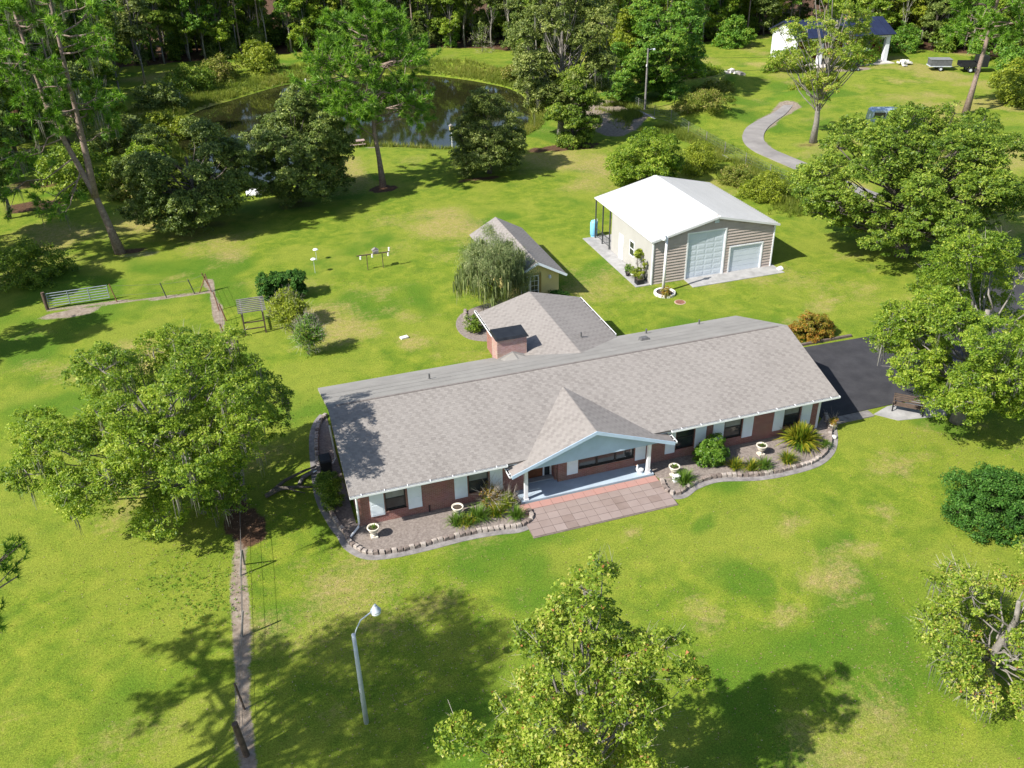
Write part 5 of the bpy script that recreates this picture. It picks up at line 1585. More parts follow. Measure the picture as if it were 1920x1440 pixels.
def blades(name, label, base, n=60, L=0.5, spread=0.8, width=0.02, leaf=LIRIO, cat='grass clump', group=None, seed=None, parent=None, rad=0.1, zoff=0.0):
    """A clump of arching strap leaves."""
    PLANTSEED[0] += 1
    rs = np.random.RandomState(seed or 300 + PLANTSEED[0])
    an = rs.uniform(0, 6.283, n)
    e = rs.uniform(0.05, 1, n) * spread
    h = np.stack([np.cos(an), np.sin(an), np.zeros(n)], 1)
    p0 = h * rs.uniform(0, rad, (n, 1))
    l = L * rs.uniform(0.6, 1.15, (n, 1))
    p1 = p0 + h * (l * 0.45 * e[:, None]) + np.array([0, 0, 1]) * l * 0.6 * (1 - 0.35 * e[:, None])
    p2 = p1 + h * (l * 0.5 * e[:, None]) + np.array([0, 0, 1]) * l * (0.42 - 0.62 * e[:, None] ** 1.5)
    w = np.stack([-np.sin(an), np.cos(an), np.zeros(n)], 1) * width / 2
    v = np.stack([p0 - w * .7, p0 + w * .7, p1 + w, p1 - w, p2 + w * .15, p2 - w * .15], 1).reshape(-1, 3)
    b = (np.arange(n) * 6)[:, None]
    f = np.concatenate([b + np.array([[0, 1, 2, 3]]), b + np.array([[3, 2, 4, 5]])])
    t = np.repeat(np.clip(rs.normal(0.5, 0.25, n), 0, 1), 6)
    t[4::6] = np.clip(t[4::6] + 0.2, 0, 1)
    t[5::6] = t[4::6]
    me = np_mesh(name, v + np.array([0, 0, zoff]), f, t)
    if parent is not None:
        return link(name, me, leaf, parent)
    o = link(name, me, leaf, None, (base[0], base[1], 0.03))
    return tag(o, label, cat, group)


blades('dracaena_plant', 'large spiky yellow striped plant at the driveway end of the bed', (27.75, 34.4), 760, 1.35, 1.0, 0.075, VARIE, 'plant', rad=0.3)
blades('fern_clump', 'green tuft between the spiky yellow plant and the stone edging', (29.0, 33.75), 150, 0.55, 1.0, 0.03, LIRIO, 'plant')
GB = 'grass tufts in the planting beds'
for (p, L, n, lf, lb) in [((20.08, 33.43), 0.62, 150, LIRIO, 'grass tuft beside the white box at the porch corner'), ((23.26, 33.66), 0.5, 120, VARIE, 'pale grass tuft nearest the round clipped shrub'), ((24.04, 33.33), 0.48, 120, VARIE, 'middle grass tuft of the row before the round shrub'),
                          ((24.74, 33.19), 0.52, 130, LIRIO, 'darker grass tuft below the middle white urn'), ((26.19, 33.24), 0.52, 130, VARIE, 'single grass tuft left of the spiky yellow plant'),
                          ((7.91, 34.14), 0.5, 130, LIRIO, 'bright grass tuft at the left end of the porch planting'), ((9.05, 34.17), 0.6, 160, LIRIO, 'tall bright grass tuft just right of the urn by the porch'), ((10.87, 33.66), 0.5, 120, LIRIO, 'grass tuft at the patio corner next to the stones'),
                          ((9.97, 34.16), 0.5, 120, VARIE, 'pale grass tuft in the middle of the porch planting'), ((8.44, 33.99), 0.42, 110, VARIE, 'low pale grass tuft along the stone edging left of the porch'), ((9.89, 35.01), 0.55, 120, LIRIO, 'green grass tuft behind the porch planting')]:
    blades('grass_tuft', lb, p, int(n * 1.7), L * 1.45, 0.95, 0.03, lf, 'grass tuft', GB, rad=0.24)
shrub('bedding_shrub', 'low yellow green shrub in the planting left of the porch', (10.6, 34.75), [(0.03, 0.4), (0.3, 0.55), (0.6, 0.3)], 12, 0.22, 120, 22, 0.07, YELG, 151, clr=0.16, twigs=30)

# tall grass on the pond bank
rs = np.random.RandomState(77)
N = 20000
ta = rs.rand(N) * len(POND)
i0 = ta.astype(int) % len(POND)
Pp = np.array(POND)
pt = Pp[i0] + (Pp[(i0 + 1) % len(POND)] - Pp[i0]) * (ta % 1)[:, None]
cen = np.array([[cxp, cyp]])
out = unit(pt - cen)
dd = rs.uniform(0.2, 1, N) ** 1.4 * np.where((pt[:, 1] > 118) | (pt[:, 0] < -0.5), 8.0, 1.8)
pt = pt + out * dd[:, None] + rs.normal(0, 0.2, (N, 2))
keep = (poly_sd(pt[:, 0], pt[:, 1], POND) > 0.15)
keep &= ~((pt[:, 0] > 8) & (pt[:, 0] < 34) & (pt[:, 1] < 110) & (rs.rand(N) < 0.85))
pt = pt[keep]
gz = np.array([ground_z(a, b) for a, b in pt])
M_ = 5
P0 = np.repeat(np.stack([pt[:, 0], pt[:, 1], gz], 1), M_, 0) + rs.normal(0, 0.08, (len(pt) * M_, 3)) * np.array([1, 1, 0])
L = rs.uniform(0.25, 0.85, (len(P0), 1)) * np.repeat(0.6 + 0.8 * vnoise(pt[:, 0], pt[:, 1], 4, 5), M_)[:, None]
d = unit(rs.normal(0, 0.45, P0.shape) + np.array([0, 0, 1])) * L
w = unit(np.cross(d, rs.normal(0, 1, d.shape))) * 0.035
v = np.stack([P0 - w, P0 + w, P0 + d], 1).reshape(-1, 3)
tt = np.repeat(np.clip(np.repeat(fbm(pt[:, 0], pt[:, 1], 6, 9), M_) * 0.8 + rs.normal(0.12, 0.15, len(P0)), 0, 1), 3)
tag(link('bank_grass', np_mesh('bank_grass', v, np.arange(len(v)).reshape(-1, 3), tt), GRASSM), 'tall yellow green grass on the banks of the pond', 'grass', kind='stuff')

N = 9500
ft = np.stack([52.0 + rs.normal(-1.0, 1.6, N), rs.uniform(66, 112, N)], 1)
ft = ft[vnoise(ft[:, 0], ft[:, 1], 3.0, 8) > 0.3]
P0 = np.repeat(np.stack([ft[:, 0], ft[:, 1], np.full(len(ft), -0.02)], 1), 4, 0) + rs.normal(0, 0.1, (len(ft) * 4, 3)) * np.array([1, 1, 0])
d = unit(rs.normal(0, 0.5, P0.shape) + np.array([0, 0, 1])) * rs.uniform(0.25, 0.95, (len(P0), 1))
w = unit(np.cross(d, rs.normal(0, 1, d.shape))) * 0.03
v = np.stack([P0 - w, P0 + w, P0 + d], 1).reshape(-1, 3)
tt = np.repeat(np.clip(np.repeat(fbm(ft[:, 0], ft[:, 1], 4, 19), 4) * 0.7 + rs.normal(0.05, 0.15, len(P0)), 0, 1), 3)
tag(link('fence_grass', np_mesh('fence_grass', v, np.arange(len(v)).reshape(-1, 3), tt), GRASSM), 'unmown grass along the green boundary fence', 'grass', kind='stuff')
# coarse tufts standing above the mown lawn, and fallen leaves on it
N = 22000
px_ = rs.uniform(-14, 44, N)
py_ = 12 + rs.rand(N) ** 1.5 * 60
nn_ = fbm(px_, py_, 2.5, 61) + 0.25 * rs.rand(N)
ok = nn_ > 0.56
ok &= ~((px_ > 2.0) & (px_ < 31) & (py_ > 31.6) & (py_ < 46.2)) & ~((px_ > 14) & (px_ < 23) & (py_ > 44) & (py_ < 68)) & ~((px_ > 28) & (py_ > 55) & (px_ < 41) & (py_ < 68.5)) & ~((px_ > 29) & (py_ > 34) & (py_ < 46.3))
for arr_, lim in ((dirt, 0.3), (mulch, 0.3)):
    ji = np.clip(np.searchsorted(ys, py_) - 1, 0, nr - 2)
    ii = np.clip(np.searchsorted(xs, px_) - 1, 0, nc - 2)
    ok &= arr_[ji, ii] < lim
for E_ in (EDGE_A, EDGE_B):
    ok &= line_d(px_, py_, E_) > 0.6
px_, py_ = px_[ok], py_[ok]
P0 = np.repeat(np.stack([px_, py_, np.zeros(len(px_))], 1), 3, 0) + rs.normal(0, 0.05, (len(px_) * 3, 3)) * np.array([1, 1, 0])
d = unit(rs.normal(0, 0.8, P0.shape) * np.array([1, 1, 0.1]) + np.array([0, 0, 0.8])) * rs.uniform(0.04, 0.09, (len(P0), 1))
w = unit(np.cross(d, rs.normal(0, 1, d.shape))) * 0.016
v = np.stack([P0 - w, P0 + w, P0 + d], 1).reshape(-1, 3)
tt = np.repeat(np.clip(rs.normal(0.6, 0.2, len(P0)), 0, 1), 3)
tag(link('lawn_tufts', np_mesh('lawn_tufts', v, np.arange(len(v)).reshape(-1, 3), tt), GRASSM), 'coarse grass tufts scattered over the mown lawn', 'grass', kind='stuff')
lc = np.concatenate([np.array([x_, y_]) + rs.normal(0, 1, (n_, 2)) * s_ for x_, y_, s_, n_ in ((3.5, 27.5, 3.2, 1500), (-4, 38, 3.5, 1100), (25, 19, 3.5, 900), (36, 32, 3.0, 700), (14, 20, 5, 900), (8, 30, 9, 700), (20, 24, 8, 900))])
lc = lc[~((lc[:, 0] > 2.0) & (lc[:, 0] < 31) & (lc[:, 1] > 31.6) & (lc[:, 1] < 46.2)) & ~((lc[:, 0] > 29) & (lc[:, 1] > 34) & (lc[:, 1] < 46.3))]
cl = np.concatenate([lc, np.full((len(lc), 1), 0.03)], 1)
LITM = leafmat('fallen leaves', [(0.0, (0.09, 0.05, 0.03)), (0.5, (0.24, 0.16, 0.09)), (1.0, (0.33, 0.27, 0.19))], 0.1, 0.8)
v, f, t = leaf_cloud(cl, rs.rand(len(cl)), rs, 1, 0.07, 0.05, 0.2, 3.0, wid=0.7)
tag(link('leaf_litter', np_mesh('leaf_litter', v, f, t), LITM), 'brown fallen leaves scattered over the front lawn', 'leaves', kind='stuff')

# broad leaved weeds in the field lawn
N = 300
cx = rs.choice(4, N, p=[.4, .3, .2, .1])
cc = np.array([(-3.66, 33.06)[:2], (-4.47, 33.16)[:2], (-5.38, 35.15)[:2], (-6.31, 34.17)[:2]])
pt = cc[cx] + rs.normal(0, 1, (N, 2)) * np.array([0.75, 1.2])
cl = np.concatenate([pt, rs.uniform(0.03, 0.09, (N, 1))], 1)
v, f, t = leaf_cloud(cl, np.full(N, 1.0), rs, 4, 0.07, 0.10, 0.2, 3.0, wid=0.9)
tag(link('clover', np_mesh('clover', v, f, t), SHRUB), 'patch of broad leaved weeds in the field lawn', 'weeds', kind='stuff')

# ================================================================ THE WOOD BEHIND
W_BR = 'trees of the dense wood behind the pond'
protos = []
OUT = (0, -300)
specs = [('hardwood', OAK, BARKL, ell(3.5, 15, 3.4), 'tall green hardwood in the dense wood'), ('hardwood', OAKB, BARKL, ell(2.0, 13, 3.6), 'broad light green hardwood in the dense wood'),
         ('hardwood', LIME, BARKL, ell(4.5, 17, 3.2), 'bright green hardwood in the dense wood'), ('hardwood', OAKD, BARK, ell(2.5, 14, 3.8), 'dark green hardwood in the dense wood'),
         ('hardwood', OLIVE, BARKL, ell(5.0, 18, 3.0), 'grey green hardwood in the dense wood'), ('hardwood', YELG, BARKL, ell(3.0, 12, 3.0), 'yellow green hardwood in the dense wood')]
for i, (nm, lf, bk, pr_, lb) in enumerate(specs):
    protos.append(tree('hardwood_tree', lb, 'tree', OUT, pr_, n=26, lr=1.1, ncl=330, nleaf=26, size=0.42, leaf=lf, bark=bk, r0=0.17, seed=200 + i, clr=0.58, low=-0.7, group=W_BR, nbr=2))
for i in range(3):
    protos.append(pine('wood_pine', 'tall slender pine in the dense wood', OUT, [(0, 0, -0.1), (0.1, 0, 5), (0.0, 0.1, 10), (0.2, 0.1, 15), (0.3, 0, 20 + i)], 11 - i, [(8, 2.6), (13, 3.4), (18, 2.6), (21, 1.0)], nl=24, seed=220 + i, r0=0.2, need=0.75, nw=0.12, per=10, sub=4, dens=5, group=W_BR))
    protos[-1]['category'] = 'tree'
protos.append(tree('bare_tree', 'thin pale trunked tree with few leaves in the dense wood', 'tree', OUT, ell(7, 16, 2.4), n=14, lr=0.9, ncl=90, nleaf=18, size=0.32, leaf=OLIVE, bark=mat('pale birch bark', (0.42, 0.38, 0.33), 0.9, 0.3, 3), r0=0.13, seed=230, clr=0.6, group=W_BR, twigs=60))
unders = [shrub('understorey_shrub', 'leafy shrub at the foot of the dense wood', OUT, [(0.1, 1.6), (1.6, 2.1), (3.2, 1.6), (4.4, 0.6)], 14, 0.9, 180, 22, 0.38, lf, 240 + i, 'shrubs along the wood edge', 0.55) for i, lf in enumerate((OAKD, OAK, LIME))]
used = set()
rp = random.Random(12)


def place(pool, x, y, s=None, weights=None):
    i = rp.choices(range(len(pool)), weights)[0]
    src = pool[i]
    s = s or rp.uniform(0.72, 1.02)
    zz = ground_z(x, y)
    if id(src) not in used:
        used.add(id(src))
        src.location = (x, y, zz)
        src.rotation_euler = (0, 0, rp.uniform(0, 6.28))
        src.scale = (s, s, s * rp.uniform(0.92, 1.12))
        return src
    return dup(src, (x, y, zz), rp.uniform(0, 6.28), (s, s, s * rp.uniform(0.92, 1.12)))


def zoned(o, x, y):
    z_ = 'left of the pond' if x < -14 else 'behind the pond' if x < 49 else 'beyond the neighbour lawn' if x < 106 else 'right of the barn'
    base = o['label'].split(' in the dense wood')[0].split(' at the foot')[0]
    o['label'] = base + (' at the foot of the wood ' if 'shrub' in base else ' in the dense wood ') + z_


# rows of trunks back from the wood's edge
edge_pts = smooth_path([(-46, 92), (-34, 94), (-25, 108), (-21, 128), (-17, 152), (-15.3, 165), (1.5, 167.5), (15.8, 167.5), (37.4, 162.5), (48, 158.5), (56, 150), (70, 147), (84, 147), (95, 150), (107, 150), (110.5, 138), (115, 126), (123, 114), (134, 104)], 6)
EP = [Vector((p[0], p[1])) for p in edge_pts]


def along(step, lo_, hi_):
    acc = rp.uniform(0, step)
    for a, b in zip(EP[:-1], EP[1:]):
        L = (b - a).length
        d = (b - a).normalized()
        nn = Vector((-d.y, d.x))
        while acc < L:
            q = a + d * (acc + rp.uniform(-1, 1)) + nn * rp.uniform(lo_, hi_)
            if -0.25 < math.atan2(q.x, q.y) < 0.87:      # the stretch of wood the photograph looks at
                yield q
            acc += step * rp.uniform(0.75, 1.25)
        acc -= L


for dep, step in [(0.0, 3.4), (3.6, 4.0), (7.5, 4.8), (13, 6.0), (19, 6.5)]:
    wts = [3, 2.6, 2.8, 1.4, 2, 1.6, 2.2, 2.2, 1.8, 2.2] if dep < 6 else [3, 1.5, 1.5, 2.5, 2, 0.8, 2.5, 2.5, 2.5, 1]
    for p in along(step, dep - 1.2, dep + 1.2):
        zoned(place(protos, p.x, p.y, None, wts), p.x, p.y)
for st_, lo_, hi_ in ((4.6, -0.6, 2.5), (4.6, 3.5, 8.0), (5.5, 8.5, 14.0), (5.0, 15.0, 24.0)):
    for p in along(st_, lo_, hi_):
        zoned(place(unders, p.x, p.y, rp.uniform(0.5, 1.15) * (1.0 if lo_ < 8 else 1.7)), p.x, p.y)
# scattered trees on the left of the pond and off the left edge, which shade the field
for (x, y, i, s) in [(-20, 92, 3, 0.9), (-25, 84, 0, 1.0), (-14.5, 108, 3, 0.8), (-17, 118, 6, 0.9), (-12.5, 122, 1, 0.75), (-22, 71.5, 1, 0.9), (-23.5, 79, 6, 1.0), (-20.8, 87, 0, 0.85), (-28, 70, 3, 1.0), (-25.5, 61, 0, 0.95), (-31, 78, 1, 1.1), (-22.5, 76, 6, 0.85), (-12, 140, 0, 0.85), (-9, 150, 4, 0.9)]:
    o = dup(protos[i], (x, y, ground_z(x, y)), rp.uniform(0, 6.28), s, group=None)
    o['label'] = {0: 'green hardwood standing alone on the left of the yard', 1: 'light green hardwood standing loose on the left of the yard', 3: 'dark hardwood shading the left of the field', 4: 'grey green hardwood by the left end of the pond', 6: 'slim pine standing left of the pond'}[i]
    o['group'] = 'loose trees on the left of the pond'
for src in protos + unders:
    if id(src) not in used:
        zoned(place([src], 30 + rp.uniform(-9, 9), 172), 30, 172)
# right edge growth near the second pine
for (x, y, r, h, lf, lb) in [(113, 106, 3.6, 3.2, LIME, 'leafy bush behind the black trailer'), (106, 100, 4.0, 2.6, YELG, 'yellow green bush at the right edge behind the oak'), (99, 92, 3.6, 2.2, YELG, 'yellow green bush beside the second pine trunk'), (117, 116, 4.5, 4.5, LIME, 'tall leafy bush at the wood corner right of the barn'),
                             (109, 128, 4.0, 3.2, LIME, 'bright bush just right of the barn')]:
    shrub('edge_bush', lb, (x, y), [(0.0, r * 0.8), (h * 0.5, r), (h, r * 0.4)], 20, 1.1, 320, 28, 0.3, lf, int(400 + x), clr=0.55)

# ================================================================ SMALL THINGS
GALV = mat('galvanised steel', (0.46, 0.50, 0.54), 0.5, 0.15, 3.0, metal=0.1)
PWHITE = mat('weathered white paint', (0.70, 0.70, 0.68), 0.6, 0.10, 3.0)
GATEM = mat('dull gate tube', (0.24, 0.27, 0.30), 0.55, 0.15, 3.0)
WOODG = mat('grey weathered wood', (0.19, 0.178, 0.168), 0.95, 0.35, 4.0, 0.5, 20)
WOODB = mat('dark brown wood', (0.095, 0.065, 0.048), 0.95, 0.4, 5.0, 0.5, 20)
RUSTP = mat('rusty steel post', (0.19, 0.085, 0.055), 0.9, 0.35, 6.0)
LENS = mat('lamp lens', (0.74, 0.77, 0.80), 0.15, 0.05, 2.0, spec=0.6)
URNM = mat('pale cast stone', (0.60, 0.55, 0.46), 0.95, 0.25, 6.0, 0.4, 30)
SOIL = mat('potting soil', (0.06, 0.045, 0.032), 1.0, 0.4, 20)
PLAST = mat('black plastic', (0.016, 0.017, 0.019), 0.5, 0.2, 3.0)
WIREM = mat('dull fence wire', (0.16, 0.15, 0.145), 0.6, metal=0.6)


def lamp_post(base, H, label, head, lean=(0, 0), m=GALV, r=0.10):
    """Round pole, curved arm towards head (dx, dy, dz from the pole top), bell hood with a lens bowl."""
    t = thing('lamp_post', base, label, 'lamp post')
    b = Vector((base[0], base[1], 0))
    top = b + Vector((lean[0], lean[1], H))
    MB().tube([b - Vector((0, 0, 0.1)), b + (top - b) * 0.5, top], [r, r * 0.86, r * 0.72], 14).build('pole', m, t, True)
    hd = top + Vector(head)
    mid = top + Vector((head[0] * 0.35, head[1] * 0.35, head[2] * 0.75))
    MB().tube([top - Vector((0, 0, 0.25)), top + Vector((head[0] * 0.12, head[1] * 0.12, 0.12)), mid, hd], 0.028, 8).build('arm', m, t, True)
    h = MB().lathe(hd, [(0.03, 0.14), (0.09, 0.12), (0.11, 0.02), (0.19, -0.05), (0.20, -0.09)], 16).build('lamp_head', m, t, True)
    MB().lathe(hd, [(0.19, -0.092), (0.18, -0.20), (0.11, -0.27), (0.02, -0.29)], 16).build('lens_bowl', LENS, h, True)
    MB().lathe(hd, [(0.045, 0.145), (0.05, 0.20), (0.02, 0.23)], 8).build('photocell', GALV, h)
    return t


lamp_post((1.52, 23.88), 4.69, 'grey steel lamp post on the front lawn in the tree shade', (0.92, 0.35, 0.62))
lamp_post((29.93, 55.50), 4.55, 'white lamp post in a stone ring before the workshop', (-0.28, -0.10, -0.06), m=PWHITE, r=0.12)
rg = thing('stone_planter_ring', (29.91, 55.20), 'ring of whitewashed stones round the white lamp post', 'planter')
WST = tintmat('whitewashed stone', [(0.0, (0.40, 0.38, 0.34)), (1.0, (0.74, 0.72, 0.68))], 0.9, 0.4, 25, 0.2, 3.0)
ringm = MB().box(-0.14, 0.14, -0.09, 0.09, 0, 0.18, 0.7)
rme = bpy.data.meshes.new('ring_stone')
rme.from_pydata(ringm.v, [], ringm.f)
rme.materials.append(WST)
a = rme.attributes.new('tint', 'FLOAT', 'POINT')
a.data.foreach_set('value', [0.7] * 8)
for k in range(15):
    an = k * 2 * math.pi / 15
    o = bpy.data.objects.new('ring_stone', rme)
    COL.objects.link(o)
    o.parent = rg
    o.location = (0.72 * math.cos(an), 0.72 * math.sin(an), 0)
    o.rotation_euler = (0, 0, an + math.pi / 2 + 0.05 * math.sin(k * 5))
MB().lathe((rg.location.x, rg.location.y, 0.0), [(0.64, 0.0), (0.64, 0.08), (0.1, 0.10)], 18).build('soil', SOIL, rg)
shrub('croton_plant', 'orange croton growing at the foot of the white lamp post', (29.80, 54.73), [(0.05, 0.25), (0.35, 0.4), (0.7, 0.2)], 10, 0.2, 90, 16, 0.11, CROT, 501, clr=0.12, cat='plant')
t = thing('septic_lid', (30.29, 53.45), 'round rusty lid set in the lawn before the workshop', 'lid')
MB().lathe((t.location.x, t.location.y, 0), [(0.42, 0), (0.42, 0.03), (0.36, 0.035)], 20).build('rim', mat('pinkish concrete', (0.40, 0.28, 0.22), 0.95, 0.2, 4), t)
MB().lathe((t.location.x, t.location.y, 0.034), [(0.34, 0), (0.34, 0.015), (0.05, 0.022)], 20).build('cover', RUSTP, t)
t = MB().obox(((9.83, 54.89)[0], (9.83, 54.89)[1], 0.06), (0.26, 0.06, 0), (-0.04, 0.16, 0), (0, 0, 0.055)).build_at('concrete_block', PWHITE, (9.83, 54.89))
tag(t, 'white concrete block lying on the back lawn', 'block')
t = thing('concrete_step', (12.9, 46.6), 'small pale concrete step outside beside the brick chimney', 'step')
MB().box(12.5, 13.4, 46.1, 46.9, 0, 0.16).build('tread', CONC, t)
MB().box(12.8, 13.4, 46.3, 46.9, 0.161, 0.34).build('tread', CONC, t)

# ---- field fence, gate and boundary fence
fence = thing('wire_fence', FENCE[4], 'long wire fence with slim posts running down the field edge', 'fence')
FP = [((-2.52, 67.74), 1.5, -0.25, 0.1), ((-2.13, 64.05), 1.45, -0.15, 0.1), ((-1.70, 62.00), 1.4, -0.3, 0.1), ((-1.80, 58.59), 1.4, -0.3, 0.1), ((-1.90, 52.48), 1.35, 0, 0), ((-1.98, 47.24), 1.3, 0.1, 0), ((-2.07, 42.74), 1.3, 0.0, 0), ((-2.19, 38.85), 1.35, 0.1, 0),
      ((-2.55, 33.96), 1.35, 0.3, 0.15), ((-2.74, 30.00), 1.35, 0.28, 0.1), ((-2.87, 26.07), 1.4, -0.15, 0.1), ((-2.94, 23.89), 1.75, -0.15, 0.05)]
tops = []
for i, (p, h, lx, ly) in enumerate(FP):
    thick = i == 11
    tp = (p[0] + lx, p[1] + ly, h)
    tops.append((p, tp))
    MB().tube([(p[0], p[1], -0.1), (p[0] + lx * 0.5, p[1] + ly * 0.5, h * 0.5), tp], 0.12 if thick else 0.045, 7).build('post', WOODB if thick or i > 9 else (RUSTP if i < 5 else WOODG), fence)
p = FP[8][0]
MB().tube([(p[0] + 0.25, p[1] + 0.75, 0), (p[0] + 0.32, p[1] + 0.2, 1.3)], 0.045, 6).build('brace', WOODG, fence)
p = FP[0][0]
MB().tube([(p[0] - 0.9, p[1] + 0.15, 0.0), (p[0] - 0.25, p[1] + 0.1, 1.3)], 0.035, 6).build('brace', RUSTP, fence)
for u in (0.3, 0.6, 0.92):
    MB().tube([Vector((*a[:2], 0)).lerp(Vector(b), u) for a, b in tops], 0.009, 4).build('wire', WIREM, fence)
fence2 = thing('wire_fence', CROSS[1], 'short wire fence running from the corner post to the metal gate', 'fence')
tops = []
for (p, h, lx) in [((-2.48, 67.83), 1.6, -0.5), ((-3.75, 67.78), 1.25, -0.3), ((-5.82, 67.83), 1.25, -0.25), ((-9.40, 68.35), 1.5, -0.25)]:
    tp = (p[0] + lx, p[1], h)
    tops.append((p, tp))
    MB().tube([(p[0], p[1], -0.1), tp], 0.04, 7).build('post', RUSTP if h > 1.4 else PMET, fence2)
for u in (0.35, 0.9):
    MB().tube([Vector((*a[:2], 0)).lerp(Vector(b), u) for a, b in tops], 0.008, 4).build('wire', WIREM, fence2)
ga, gb = Vector((*(-14.18, 68.73)[:2], 0)), Vector((*(-9.84, 68.82)[:2], 0))
gate = thing('field_gate', tuple((ga + gb) / 2), 'galvanised tube farm gate at the edge of the shaded field', 'gate')
gd_ = (gb - ga)
for k in range(6):
    zz = 0.25 + k * 0.2
    MB().tube([ga + gd_ * 0.01 + Vector((0, 0, zz)), gb - gd_ * 0.02 + Vector((0, 0, zz))], 0.030, 8).build('rail', GATEM, gate)
for u in (0.01, 0.34, 0.67, 0.98):
    MB().tube([ga + gd_ * u + Vector((0, 0, 0.22)), ga + gd_ * u + Vector((0, 0, 1.28))], 0.032, 8).build('stile', GATEM, gate)
tag(MB().tube([ga - gd_ * 0.03 + Vector((0, 0, -0.1)), ga - gd_ * 0.035 + Vector((0, 0, 1.4))], 0.13, 9).build_at('gate_post', WOODB, tuple(ga - gd_ * 0.03)), 'thick dark wooden post at the hinge end of the metal gate', 'post')
bf = thing('boundary_fence', (53.0, 92), 'green wire mesh fence along the boundary with the gravel drive', 'fence')
BFP = [(53.0, 113), (52.9, 108.5), (53.0, 104), (53.0, 99.5), (53.0, 95), (52.9, 90.5), (52.7, 86), (52.6, 81.5), (52.7, 77), (53.2, 72.5), (53.6, 68)]
FGRN = mat('faded green fence wire', (0.10, 0.13, 0.105), 0.7)
for p in BFP:
    zz = ground_z(*p)
    MB().tube([(p[0], p[1], zz - 0.1), (p[0], p[1], zz + 1.35)], 0.035, 6).build('post', WOODG, bf)
for h in (0.15, 0.45, 0.75, 1.05, 1.3):
    MB().tube([(p[0], p[1], ground_z(*p) + h) for p in BFP], 0.010, 4).build('wire', FGRN, bf)
mesh_w = MB()
for a, b in zip(BFP[:-1], BFP[1:]):
    for k in range(24):
        u = k / 24
        x, y = a[0] + (b[0] - a[0]) * u, a[1] + (b[1] - a[1]) * u
        zz = ground_z(x, y)
        mesh_w.bar((x, y, zz + 0.1), (x, y, zz + 1.3), 0.007)
mw = mesh_w.build('mesh_wires', FGRN, bf)
mw['kind'] = 'stuff'
tag(ribbon([(p[0] - 0.55, p[1]) for p in BFP[1:4]], 0.26, -0.1, 0.07).build('fence_kerb', CONC), kind='structure')
tag(ribbon([(p[0] - 0.45, p[1]) for p in BFP[4:]], 0.15, -0.1, 0.09).build('fence_kerb', CONC), kind='structure')

# ---- urns
def urn(base, label, H=0.62, leaf=True):
    t = thing('garden_urn', (base[0], base[1], 0.045), label, 'urn', 'pale cast stone urns in the front beds')
    s = H / 0.62
    c = (base[0], base[1], 0.045)
    MB().box(c[0] - 0.17 * s, c[0] + 0.17 * s, c[1] - 0.17 * s, c[1] + 0.17 * s, 0.045, 0.045 + 0.09 * s).build('plinth', URNM, t)
    MB().lathe((c[0], c[1], 0.045 + 0.09 * s), [(0.13 * s, 0), (0.07 * s, 0.06 * s), (0.07 * s, 0.12 * s), (0.17 * s, 0.20 * s), (0.24 * s, 0.34 * s), (0.26 * s, 0.46 * s), (0.31 * s, 0.50 * s), (0.31 * s, 0.53 * s), (0.25 * s, 0.53 * s), (0.23 * s, 0.46 * s)], 18).build('bowl', URNM, t, True)
    MB().lathe((c[0], c[1], 0.045 + 0.09 * s), [(0.24 * s, 0.44 * s), (0.24 * s, 0.47 * s), (0.02, 0.49 * s)], 14).build('soil', SOIL, t)
    if leaf:
        blades('foliage', None, None, 46, 0.26, 0.9, 0.03, LIRIO, parent=t, rad=0.12, zoff=0.5 * s)
    return t


urn((3.87, 34.58), 'pale stone urn near the house corner at the left end of the bed')
urn((8.16, 34.76), 'pale stone urn with bare soil beside the bright grass tufts', leaf=False)
urn((19.89, 34.20), 'pale stone urn in the shade beside the right porch post')
urn((25.27, 34.37), 'pale stone urn on the open mulch between round shrub and spiky plant')
t = thing('white_box', (19.78, 33.74), 'small white utility box in front of the porch urn', 'box')
x, y = (19.78, 33.74)
MB().box(x - 0.16, x + 0.16, y - 0.12, y + 0.12, 0.03, 0.36).build('case', WHITE, t)
MB().box(x - 0.18, x + 0.18, y - 0.14, y + 0.14, 0.361, 0.40).build('lid', WHITE, t)
# goose statue on the porch
gx, gy_ = 18.25, 34.92
t = thing('goose_statue', (gx, gy_, 0.15), 'white goose statue at the right end of the porch', 'statue')
body = MB()
body.tube([(gx + 0.22, gy_, 0.36), (gx + 0.12, gy_, 0.33), (gx, gy_, 0.33), (gx - 0.12, gy_, 0.36), (gx - 0.18, gy_, 0.46), (gx - 0.17, gy_, 0.60), (gx - 0.17, gy_, 0.66), (gx - 0.21, gy_, 0.70)], [0.02, 0.11, 0.15, 0.13, 0.07, 0.045, 0.055, 0.04], 12)
body.build('body', WHITE, t, True)
MB().tube([(gx - 0.22, gy_, 0.70), (gx - 0.30, gy_, 0.685)], [0.025, 0.01], 8).build('beak', mat('orange paint', (0.6, 0.22, 0.03), 0.5), t)
MB().lathe((gx, gy_, 0.151), [(0.13, 0), (0.11, 0.08), (0.10, 0.12)], 12).build('base', WHITE, t)
